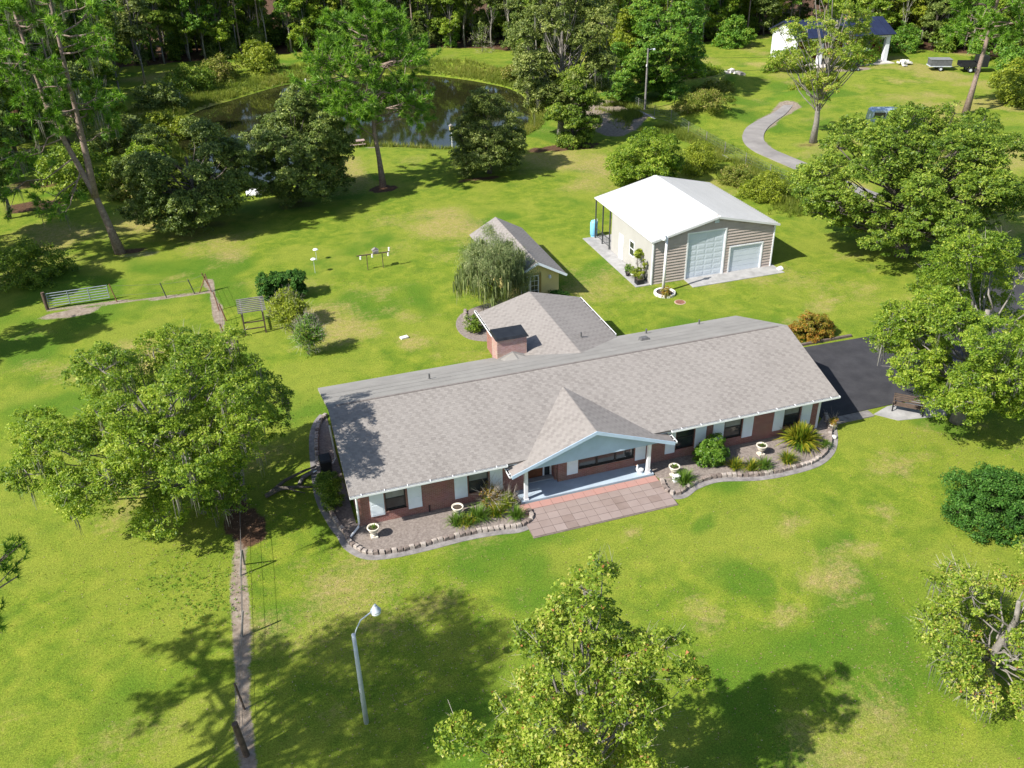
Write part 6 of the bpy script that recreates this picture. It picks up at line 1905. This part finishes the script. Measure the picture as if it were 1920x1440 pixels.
# black bin at the house end
bx_, by_ = 2.45, 40.6
t = thing('wheeled_bin', (bx_, by_, 0.045), 'black wheeled bin standing at the shaded end of the house', 'bin')
MB().add([(bx_ - .24, by_ - .26, .1), (bx_ + .24, by_ - .26, .1), (bx_ + .24, by_ + .26, .1), (bx_ - .24, by_ + .26, .1), (bx_ - .31, by_ - .34, 1.02), (bx_ + .31, by_ - .34, 1.02), (bx_ + .31, by_ + .34, 1.02), (bx_ - .31, by_ + .34, 1.02)],
         [(3, 2, 1, 0), (4, 5, 6, 7), (0, 1, 5, 4), (1, 2, 6, 5), (2, 3, 7, 6), (3, 0, 4, 7)]).build('body', PLAST, t)
MB().add([(bx_ - .33, by_ - .36, 1.021), (bx_ + .33, by_ - .36, 1.021), (bx_ + .33, by_ + .38, 1.021), (bx_ - .33, by_ + .38, 1.021), (bx_ - .28, by_ - .28, 1.10), (bx_ + .28, by_ - .28, 1.10), (bx_ + .28, by_ + .36, 1.14), (bx_ - .28, by_ + .36, 1.14)],
         [(3, 2, 1, 0), (4, 5, 6, 7), (0, 1, 5, 4), (1, 2, 6, 5), (2, 3, 7, 6), (3, 0, 4, 7)]).build('lid', PLAST, t)
for s in (-1, 1):
    MB().tube([(bx_ + s * .20, by_ + .33, 0.13), (bx_ + s * .27, by_ + .33, 0.13)], 0.12, 12).build('wheel', PLAST, t)
for k, (p, lb) in enumerate([((2.35, 39.75), 'white stone lying closest to the black bin'), ((2.75, 39.55), 'white stone lying against the shaded house end'), ((30.0, 34.4), 'pale stone block at the driveway corner of the bed')]):
    q = MB().lathe((p[0], p[1], 0.02), [(0.12, 0), (0.17, 0.07), (0.14, 0.15), (0.05, 0.19)], 8)
    tag(q.build_at('white_stone', WST, p), lb, 'stone')
t = MB().tube([(1.9, 41.15, 0.08), (1.2, 40.7, 0.08), (0.9, 40.1, 0.07)], 0.11, 8).build_at('fallen_log', BARKL, (1.2, 40.7))
tag(t, 'short pale log lying off the corner of the bed by the bin', 'log')
t = thing('fallen_limb', (0.42, 39.82), 'fallen grey tree limb lying in the oak shade', 'log')
lx, ly = t.location.x, t.location.y
MB().tube([(lx - 1.3, ly - 0.2, 0.12), (lx - 0.5, ly + 0.1, 0.2), (lx + 0.4, ly + 0.0, 0.14), (lx + 1.4, ly - 0.25, 0.06)], [0.13, 0.12, 0.08, 0.03], 8).build('limb', BARK, t, True)
MB().tube([(lx - 1.0, ly + 0.0, 0.14), (lx - 0.2, ly + 0.7, 0.22), (lx + 0.9, ly + 1.3, 0.2), (lx + 1.9, ly + 1.7, 0.12)], [0.11, 0.09, 0.07, 0.03], 8).build('side_limb', BARK, t, True)
MB().tube([(lx - 0.2, ly + 0.1, 0.18), (lx + 0.2, ly - 0.4, 0.22), (lx + 0.7, ly - 0.6, 0.1)], [0.05, 0.04, 0.02], 6).build('side_limb', BARK, t, True)
MB().tube([(5.95 + 0.95, YW - 0.05, 0.05), (6.9, YW - 0.05, 0.45)], 0.035, 6).build('hose_pipe', BLACK, house)

# ---- beside the driveway
tag(MB().prism([(33.7, 35.75), (34.6, 34.7), (37.6, 34.2), (38.4, 36.15), (35.0, 36.2)], -0.05, 0.03).build('bench_pad', CONC), kind='structure')
bn = thing('park_bench', (35.75, 35.3, 0.03), 'slatted wooden bench on the pale pad beside the driveway', 'bench')
ba, bb = Vector((35.0, 35.85, 0.03)), Vector((36.3, 34.65, 0.03))
bu = (bb - ba).normalized()
bv = Vector((-bu.y, bu.x, 0))
BL = (bb - ba).length
BWD = mat('brown bench wood', (0.10, 0.072, 0.055), 0.9, 0.3, 5)
for k in range(5):
    MB().obox((ba + bb) / 2 + bv * (-0.20 + 0.10 * k) + Vector((0, 0, 0.44)), bu * BL / 2, bv * 0.04, (0, 0, 0.015)).build('seat_slat', BWD, bn)
for k in range(4):
    MB().obox((ba + bb) / 2 + bv * (0.27 + 0.03 * k) + Vector((0, 0, 0.56 + 0.11 * k)), bu * BL / 2, bv * 0.014, (0, 0, 0.04)).build('back_slat', BWD, bn)
for e in (ba + bu * 0.06, bb - bu * 0.06):
    MB().bar(e - bv * 0.22, e - bv * 0.22 + Vector((0, 0, 0.62)), 0.05).build('leg', BLACK, bn)
    MB().bar(e + bv * 0.24, e + bv * 0.38 + Vector((0, 0, 0.95)), 0.05).build('leg', BLACK, bn)
    MB().bar(e - bv * 0.26 + Vector((0, 0, 0.64)), e + bv * 0.32 + Vector((0, 0, 0.64)), 0.06, 0.04).build('armrest', BWD, bn)
    MB().bar(e - bv * 0.2 + Vector((0, 0, 0.42)), e + bv * 0.28 + Vector((0, 0, 0.42)), 0.04).build('seat_rail', BLACK, bn)


def potted(base, label, H, R_, potm, leaf, seed, n=60, z0=0.03, size=0.09, prof=None, tw=10):
    t = shrub('potted_plant', label, base, prof or [(H + 0.05, R_ * 0.8), (H + R_ * 0.9, R_ * 1.2), (H + R_ * 1.8, R_ * 0.5)], 8, R_ * 0.6, n, 16, size, leaf, seed, clr=R_ * 0.4, cat='potted plant', twigs=tw)
    MB().lathe((base[0], base[1], z0), [(R_ * 0.62, 0), (R_ * 0.9, H * 0.85), (R_, H * 0.88), (R_, H), (R_ * 0.82, H), (R_ * 0.8, H * 0.9)], 14).build('pot', potm, t, True)
    return t


potted((30.45, 35.2), 'potted red leaved plant in the shade at the driveway corner', 0.38, 0.24, URNM, CROT, 511, 50)
t = thing('lion_statue', (33.9, 45.0, 0), 'small white animal statue at the driveway end of the hedge', 'statue')
x, y = 33.9, 45.0
MB().box(x - 0.22, x + 0.22, y - 0.13, y + 0.13, 0.0, 0.12).build('plinth', PWHITE, t)
MB().tube([(x + 0.2, y, 0.2), (x + 0.12, y, 0.26), (x - 0.02, y, 0.32), (x - 0.12, y, 0.42), (x - 0.16, y, 0.52), (x - 0.24, y, 0.53)], [0.07, 0.11, 0.11, 0.10, 0.09, 0.04], 10).build('body', PWHITE, t, True)
for dx, dy in ((-0.13, 0.06), (-0.13, -0.06)):
    MB().tube([(x + dx, y + dy, 0.12), (x + dx, y + dy, 0.36)], 0.035, 6).build('leg', PWHITE, t)
tag(MB().box(33.6, 38.6, 44.45, 44.62, -0.05, 0.16).build('hedge_kerb', mat('dark kerb stone', (0.13, 0.10, 0.09), 0.95, 0.3, 4)), kind='structure')
edging(smooth_path([(15.01, 57.59), (14.63, 56.41), (14.76, 55.18), (15.33, 54.34), (15.93, 54.12)], 5), 'curved row of pale stones round the weeping tree bed behind the annex', 0.3, 0.18, 0.24, 17)
tag(MB().prism(smooth_path([(14.0, 53.2), (13.7, 55.5), (15, 57.5), (18.3, 58), (18.4, 53), (16, 52.2)], 4, True), -0.05, 0.03).build('mulch_bed', BEDM), kind='structure')

# ---- by the workshop
x, y = (29.57, 68.12)
t = thing('water_tank', (x, y, 0), 'pale blue pressure tank outside the open bay of the workshop', 'tank')
TANK = mat('sky blue tank paint', (0.20, 0.50, 0.72), 0.4, 0.06, 2)
MB().lathe((x, y, 0.1), [(0.25, 0.0), (0.32, 0.10), (0.32, 1.15), (0.24, 1.32), (0.06, 1.38)], 18).build('shell', TANK, t, True)
MB().lathe((x, y, 0), [(0.26, 0), (0.26, 0.1)], 14).build('skirt', TANK, t)
MB().tube([(x, y, 1.45), (x, y, 1.52), (x + 0.3, y, 1.52), (x + 0.35, y, 1.2)], 0.03, 6).build('pipe', PWHITE, t)
potted((29.05, 58.1), 'bushy pale plant in a black tub at the workshop corner', 0.42, 0.34, PLAST, YELG, 521, 90, 0.05, 0.12)
potted((28.75, 59.2), 'low bright green plant in a dark pot along the workshop walk', 0.36, 0.28, PLAST, LIME, 522, 90, 0.05, 0.12)
potted((28.95, 58.65), 'small plant in a round white pot between two dark tubs', 0.38, 0.26, PWHITE, OAKB, 523, 40, 0.05, 0.1)
t = potted((29.3, 58.75), 'slim pot plant with a crown of pale leaves by the workshop window', 0.36, 0.22, PLAST, YELG, 524, 70, 0.05, 0.2, [(1.75, 0.25), (2.0, 0.5), (2.3, 0.2)], 0)
t = potted((29.32, 57.75), 'thin leggy plant against the white wall at the workshop corner', 0.36, 0.2, PLAST, YELG, 525, 36, 0.05, 0.14, [(0.6, 0.2), (1.3, 0.25), (1.9, 0.12)], 10)
tb = thing('planter_box', (28.95, 57.55, 0.05), 'dark square planter box at the very corner of the workshop walk', 'planter')
MB().box(28.62, 29.2, 57.25, 57.8, 0.05, 0.42).build('box', PLAST, tb)
MB().box(28.66, 29.16, 57.29, 57.76, 0.421, 0.44).build('soil', SOIL, tb)
blades('foliage', None, None, 40, 0.35, 0.9, 0.04, VARIE, parent=tb, rad=0.2, zoff=0.38)
tag(MB().add([(40.3, 56.0, 0.04), (40.75, 56.0, 0.04), (40.75, 56.35, 0.04), (40.3, 56.35, 0.04), (40.38, 56.05, 0.22), (40.7, 56.05, 0.2), (40.68, 56.3, 0.24), (40.36, 56.3, 0.18)],
             [(3, 2, 1, 0), (4, 5, 6, 7), (0, 1, 5, 4), (1, 2, 6, 5), (2, 3, 7, 6), (3, 0, 4, 7)]).build_at('sandbag', PWHITE, (40.5, 56.2)), 'white sandbag at the right end of the garage apron', 'bag')

# ---- garden things on the back lawn
ar = thing('garden_arbor', (0.2, 60.2, 0), 'grey slatted garden arbor on four posts beside the wire fence', 'arbor')
for (x, y) in ((-0.55, 59.15), (0.85, 59.15), (-0.55, 61.3), (0.85, 61.3)):
    MB().box(x - 0.05, x + 0.05, y - 0.05, y + 0.05, -0.05, 1.66).build('post', WOODB if y < 60 else WOODG, ar)
for x in (-0.55, 0.85):
    MB().box(x - 0.04, x + 0.04, 59.0, 61.45, 1.661, 1.76).build('beam', WOODG, ar)
for k in range(8):
    y = 59.08 + k * 0.32
    MB().box(-0.8, 1.1, y - 0.035, y + 0.035, 1.761, 1.83).build('roof_slat', WOODG, ar)
for zz in (0.45, 0.95):
    MB().box(-0.5, 0.8, 59.13, 59.17, zz - 0.04, zz + 0.04).build('rail', WOODB, ar)
fr = thing('bird_feeder_rack', (12.0, 71, 0), 'dark crossbar rack hung with bird feeders on the back lawn', 'bird feeder')
fa, fb = Vector((*(9.67, 67.71)[:2], 0)), Vector((*(10.93, 67.71)[:2], 0))
fu = (fb - fa).normalized()
for p in (fa, fb):
    MB().tube([p, p + Vector((0, 0, 1.3))], 0.03, 6).build('post', WOODB, fr)
MB().bar(fa - fu * 0.8 + Vector((0, 0, 1.3)), fb + fu * 0.6 + Vector((0, 0, 1.3)), 0.07).build('crossbar', WOODB, fr)
for u, dz, kind in ((-0.5, 0.95, 0), (0.45, 1.0, 0), (1.75, 0.95, 0), (0.75, 1.36, 1), (1.85, 1.36, 0)):
    p = fa + fu * u + Vector((0, 0, dz))
    if kind:
        h = MB().obox(p + Vector((0, 0, 0.10)), fu * 0.22, Vector((-fu.y, fu.x, 0)) * 0.16, (0, 0, 0.10)).build('feeder_house', WOODG, fr)
        MB().extrude([p + fu * 0.28 + Vector((0, 0, 0.20)), p - fu * 0.28 + Vector((0, 0, 0.20)), p + Vector((0, 0, 0.38))], Vector((-fu.y, fu.x, 0)) * 0.34).build('feeder_roof', WOODG, h)
    else:
        MB().lathe(p, [(0.05, 0), (0.08, 0.04), (0.06, 0.25), (0.09, 0.28), (0.02, 0.34)], 10).build('feeder', PWHITE, fr)
for (p, h, lb) in [((5.54, 68.58), 1.15, 'pale bird feeder dish on a thin stake near the dark hedge'), ((6.03, 71.24), 0.9, 'small pale feeder on a thin stake farther up the back lawn')]:
    t = thing('stake_feeder', p, lb, 'bird feeder')
    MB().tube([(p[0], p[1], 0), (p[0], p[1], h)], 0.018, 6).build('stake', GALV, t)
    MB().lathe((p[0], p[1], h), [(0.05, -0.03), (0.22, 0.03), (0.22, 0.06), (0.12, 0.13), (0.02, 0.16)], 12).build('dish', PWHITE, t)

# ---- by the pond
x, y = 3.2, 91.0
t = thing('upturned_boat', (x, y, 0), 'white upturned rowing boat on the grass by the pond', 'boat')
hull = MB()
st_ = []
for u in np.linspace(-1, 1, 9):
    wv = 0.62 * (1 - abs(u) ** 2.6 * 0.8) if u > 0 else 0.62 * (1 - abs(u) ** 5 * 0.25)
    hv = 0.5 * (1 - 0.3 * max(u, 0) ** 2)
    st_.append([(x + u * 1.5, y + wv * c, 0.02 + hv * s) for c, s in ((-1, 0), (-0.92, 0.45), (-0.6, 0.88), (0, 1), (0.6, 0.88), (0.92, 0.45), (1, 0))])
vs = [p for r in st_ for p in r]
hull.add(vs, [(i * 7 + j, i * 7 + j + 1, (i + 1) * 7 + j + 1, (i + 1) * 7 + j) for i in range(8) for j in range(6)] + [tuple(range(6, -1, -1)), tuple(range(56, 63))])
hull.build('hull', WHITE, t, True)
MB().bar((x - 1.45, y, 0.55), (x + 1.2, y, 0.47), 0.05, 0.08).build('keel', WHITE, t)
x, y = 15.3, 105.2
t = thing('picnic_table', (x, y, ground_z(x, y)), 'pinkish picnic table with benches at the near edge of the pond', 'table')
z0_ = ground_z(x, y)
PKW = mat('pinkish weathered boards', (0.34, 0.25, 0.22), 0.9, 0.25, 3)
for k in range(4):
    MB().box(x - 0.9, x + 0.9, y - 0.38 + k * 0.19, y - 0.21 + k * 0.19, z0_ + 0.72, z0_ + 0.77).build('top_board', PKW, t)
for s in (-1, 1):
    MB().box(x - 0.9, x + 0.9, y + s * 0.72 - 0.13, y + s * 0.72 + 0.13, z0_ + 0.42, z0_ + 0.47).build('seat', PKW, t)
    for e in (-0.6, 0.6):
        MB().bar((x + e, y + s * 0.6, z0_), (x + e, y + s * 0.2, z0_ + 0.72), 0.09).build('leg', PKW, t)
for e in (-0.6, 0.6):
    MB().bar((x + e, y - 0.8, z0_ + 0.38), (x + e, y + 0.8, z0_ + 0.38), 0.06, 0.08).build('seat_bearer', PKW, t)
x, y = (25.43, 100.10)
t = thing('birdhouse_post', (x, y, ground_z(x, y)), 'yellow birdhouse on a white post at the pond edge', 'birdhouse')
z0_ = ground_z(x, y)
MB().tube([(x, y, z0_ - 0.1), (x, y, z0_ + 2.2)], 0.05, 8).build('post', PWHITE, t)
bh = MB().box(x - 0.2, x + 0.2, y - 0.2, y + 0.2, z0_ + 2.2, z0_ + 2.65).build('box', mat('dull yellow paint', (0.42, 0.36, 0.12), 0.8), t)
MB().extrude([(x - 0.28, y - 0.26, z0_ + 2.651), (x + 0.28, y - 0.26, z0_ + 2.651), (x, y - 0.26, z0_ + 2.85)], (0, 0.52, 0)).build('roof', WOODG, bh)
for p, h, lb in [((-4.01, 134.52), 1.5, 'white stake on the left bank of the pond'), ((14.07, 143.22), 1.3, 'white stake at the far bank of the pond'), ((30.00, 136.43), 1.0, 'thin white stake standing in the far water of the pond')]:
    zz = ground_z(p[0], p[1])
    t = thing('bank_stake', p, lb, 'stake')
    t.location.z = zz
    MB().tube([(p[0], p[1], zz - 0.5), (p[0], p[1], zz + h)], 0.09, 8).build('shaft', PWHITE, t)
    MB().lathe((p[0], p[1], zz + h), [(0.10, 0), (0.11, 0.05), (0.03, 0.10)], 8).build('cap', PWHITE, t)
x, y = 53.4, 107.6
t = thing('utility_pole', (x, y, ground_z(x, y)), 'slim wooden utility pole with a lamp arm by the boundary fence', 'utility pole')
z0_ = ground_z(x, y)
MB().tube([(x, y, z0_ - 0.2), (x, y, z0_ + 4), (x, y, z0_ + 7.6)], [0.14, 0.12, 0.10], 10).build('pole', WOODG, t)
MB().tube([(x, y, z0_ + 7.4), (x + 0.7, y, z0_ + 7.5)], 0.035, 6).build('arm', GALV, t)
MB().lathe((x + 0.85, y, z0_ + 7.45), [(0.16, -0.12), (0.18, 0), (0.06, 0.1)], 10).build('lamp_head', GALV, t)
MB().lathe((x - 0.14, y - 0.1, z0_ + 5.4), [(0.08, 0), (0.1, 0.2), (0.04, 0.28)], 8).build('insulator', PWHITE, t)
for dz in (7.2, 5.6):
    MB().tube([(x, y, z0_ + dz), (x + 8, y - 1, z0_ + dz - 1.2), (x + 17, y - 2, z0_ + dz - 1.6)], 0.015, 4).build('cable', BLACK, t)

# ---- neighbour's yard
TYRE = mat('tyre rubber', (0.018, 0.018, 0.019), 0.85, 0.2, 6)


def wheel(c, ax, r, w, parent, rimm=GALV):
    ax = Vector(ax).normalized()
    c = Vector(c)
    o = MB().tube([c - ax * w / 2, c - ax * w * 0.35, c + ax * w * 0.35, c + ax * w / 2], [r * 0.86, r, r, r * 0.86], 16).build('wheel', TYRE, parent, True)
    MB().tube([c - ax * (w / 2 + 0.012), c + ax * (w / 2 + 0.012)], r * 0.55, 12).build('rim', rimm, o)
    return o


tr = thing('utility_trailer', (107.6, 110.3, 0), 'black dump trailer parked on the neighbour lawn near the wood', 'trailer')
u = Vector((0.915, -0.40, 0))
w_ = Vector((0.40, 0.915, 0))
c = Vector((107.9, 110.2, 0.15))
MB().obox(c + Vector((0, 0, 0.75)), u * 1.9, w_ * 0.95, (0, 0, 0.06)).build('bed', PLAST, tr)
for s in (-1, 1):
    MB().obox(c + w_ * s * 0.93 + Vector((0, 0, 1.08)), u * 1.9, w_ * 0.03, (0, 0, 0.27)).build('side_panel', PLAST, tr)
    for k in range(5):
        MB().obox(c + w_ * s * 0.975 + u * (-1.6 + k * 0.8) + Vector((0, 0, 1.08)), u * 0.04, w_ * 0.012, (0, 0, 0.26)).build('side_rib', PLAST, tr)
    for k in (-0.45, 0.45):
        wheel(c + w_ * s * 0.9 + u * k + Vector((0, 0, 0.25)), w_, 0.38, 0.22, tr)
MB().obox(c + u * 1.2 + Vector((0, 0, 1.75)), u * 0.75, w_ * 0.9, (0, 0, 0.45)).build('tarp_box', PLAST, tr)
MB().obox(c + u * 1.9 + Vector((0, 0, 1.08)), u * 0.03, w_ * 0.9, (0, 0, 0.27)).build('tailgate', PLAST, tr)
MB().bar(c - u * 1.9 + Vector((0, 0, 0.6)), c - u * 3.0 + Vector((0, 0, 0.5)), 0.10).build('drawbar', PLAST, tr)
tr2 = thing('box_trailer', (104.6, 113.2, 0), 'low dull grey box trailer parked left of the black trailer', 'trailer')
c = Vector((104.4, 113.0, 0.1))
MB().obox(c + Vector((0, 0, 0.6)), u * 1.6, w_ * 0.9, (0, 0, 0.06)).build('bed', GALV, tr2)
MB().obox(c + Vector((0, 0, 1.1)), u * 1.5, w_ * 0.86, (0, 0, 0.43)).build('box', mat('dull silver panel', (0.09, 0.095, 0.10), 0.5), tr2)
MB().obox(c + Vector((0, 0, 1.56)), u * 1.55, w_ * 0.92, (0, 0, 0.03)).build('lid', mat('grey tarp', (0.20, 0.205, 0.21), 0.6), tr2)
for s in (-1, 1):
    wheel(c + w_ * s * 0.95 + Vector((0, 0, 0.25)), w_, 0.34, 0.2, tr2)
# pale blue grey van behind the oak crown
vn = thing('parked_van', (75.9, 88.6, 0), 'blue grey van parked beyond the round dense oak', 'van')
vu, vw = Vector((0.93, -0.37, 0)), Vector((0.37, 0.93, 0))
c = Vector((75.9, 88.6, 0.1))
VANP = mat('pale blue grey car paint', (0.34, 0.42, 0.56), 0.25, 0.06, 1.0, metal=0.3, spec=0.5)
prof_ = [(-2.2, 0.35), (-2.25, 1.0), (-2.1, 1.95), (-1.8, 2.15), (0.9, 2.15), (1.3, 2.0), (1.75, 1.25), (2.35, 1.05), (2.45, 0.4)]
MB().extrude([c + vw * -0.95 + vu * a + Vector((0, 0, b)) for a, b in prof_], vw * 1.9).build('body', VANP, vn)
MB().extrude([c + vw * -0.8 + vu * a + Vector((0, 0, b)) for a, b in ((1.34, 1.96), (1.76, 1.28), (1.79, 1.30), (1.37, 1.98))], vw * 1.6).build('windscreen', GLASS, vn)
for s in (-1, 1):
    for a, b in ((-1.9, -0.6), (-0.5, 0.6)):
        MB().obox(c + vw * s * 0.956 + vu * (a + b) / 2 + Vector((0, 0, 1.65)), vu * (b - a) / 2, vw * 0.004, (0, 0, 0.28)).build('side_window', GLASS, vn)
    for k in (-1.45, 1.55):
        wheel(c + vw * s * 0.86 + vu * k + Vector((0, 0, 0.24)), vw, 0.34, 0.22, vn)
    MB().obox(c + vu * 2.43 + vw * s * 0.7 + Vector((0, 0, 0.8)), vu * 0.02, vw * 0.16, (0, 0, 0.09)).build('headlight', LENS, vn)
rb = random.Random(3)
for k, (cx_, cy_, n_, lb) in enumerate([(74.2, 121.6, 14, 'heap of pale broken concrete beside the weedy brush pile'), (102.5, 118.0, 9, 'white junk heap at the right foot of the barn pillars')]):
    t = thing('rubble_heap', (cx_, cy_, ground_z(cx_, cy_)), lb, 'rubble')
    for j in range(n_):
        a, r = rb.uniform(0, 6.28), rb.uniform(0, 1.5)
        h = rb.uniform(0.15, 0.4)
        px_, py_ = cx_ + r * 1.3 * math.cos(a), cy_ + r * 0.7 * math.sin(a)
        g_ = ground_z(px_, py_)
        ax_ = Vector((rb.uniform(0.2, 0.5), rb.uniform(-.2, .2), rb.uniform(-.1, .1)))
        ay_ = Vector((-ax_.y, ax_.x, rb.uniform(-.1, .1))) * rb.uniform(0.5, 0.9)
        MB().obox((px_, py_, g_ + h * 0.8 + (1.5 - r) * 0.25), ax_, ay_, (0.03, 0.03, h * 0.5)).build('chunk', WST if k else STRIP if j % 3 else WST, t)
t = thing('ride_mower', (92.6, 117.6, 0), 'dark ride-on mower parked before the barn', 'mower')
c = Vector((92.6, 117.6, 0))
MB().obox(c + Vector((0, 0, 0.55)), (0.75, 0, 0), (0, 0.38, 0), (0, 0, 0.16)).build('chassis', PLAST, t)
MB().obox(c + Vector((0.55, 0, 0.85)), (0.38, 0, 0), (0, 0.34, 0), (0.0, 0, 0.18)).build('hood', BLACK, t)
MB().obox(c + Vector((-0.35, 0, 0.85)), (0.24, 0, 0), (0, 0.26, 0), (0, 0, 0.07)).build('seat', PLAST, t)
MB().obox(c + Vector((-0.58, 0, 1.1)), (0.05, 0, 0.02), (0, 0.26, 0), (-0.03, 0, 0.22)).build('seat_back', PLAST, t)
for e, r in ((0.6, 0.25), (-0.5, 0.36)):
    for s in (-1, 1):
        wheel(c + Vector((e, s * 0.5, r)), (0, 1, 0), r, 0.2, t)
MB().tube([c + Vector((0.2, 0, 0.95)), c + Vector((0.05, 0, 1.25))], 0.03, 6).build('steering_column', BLACK, t)
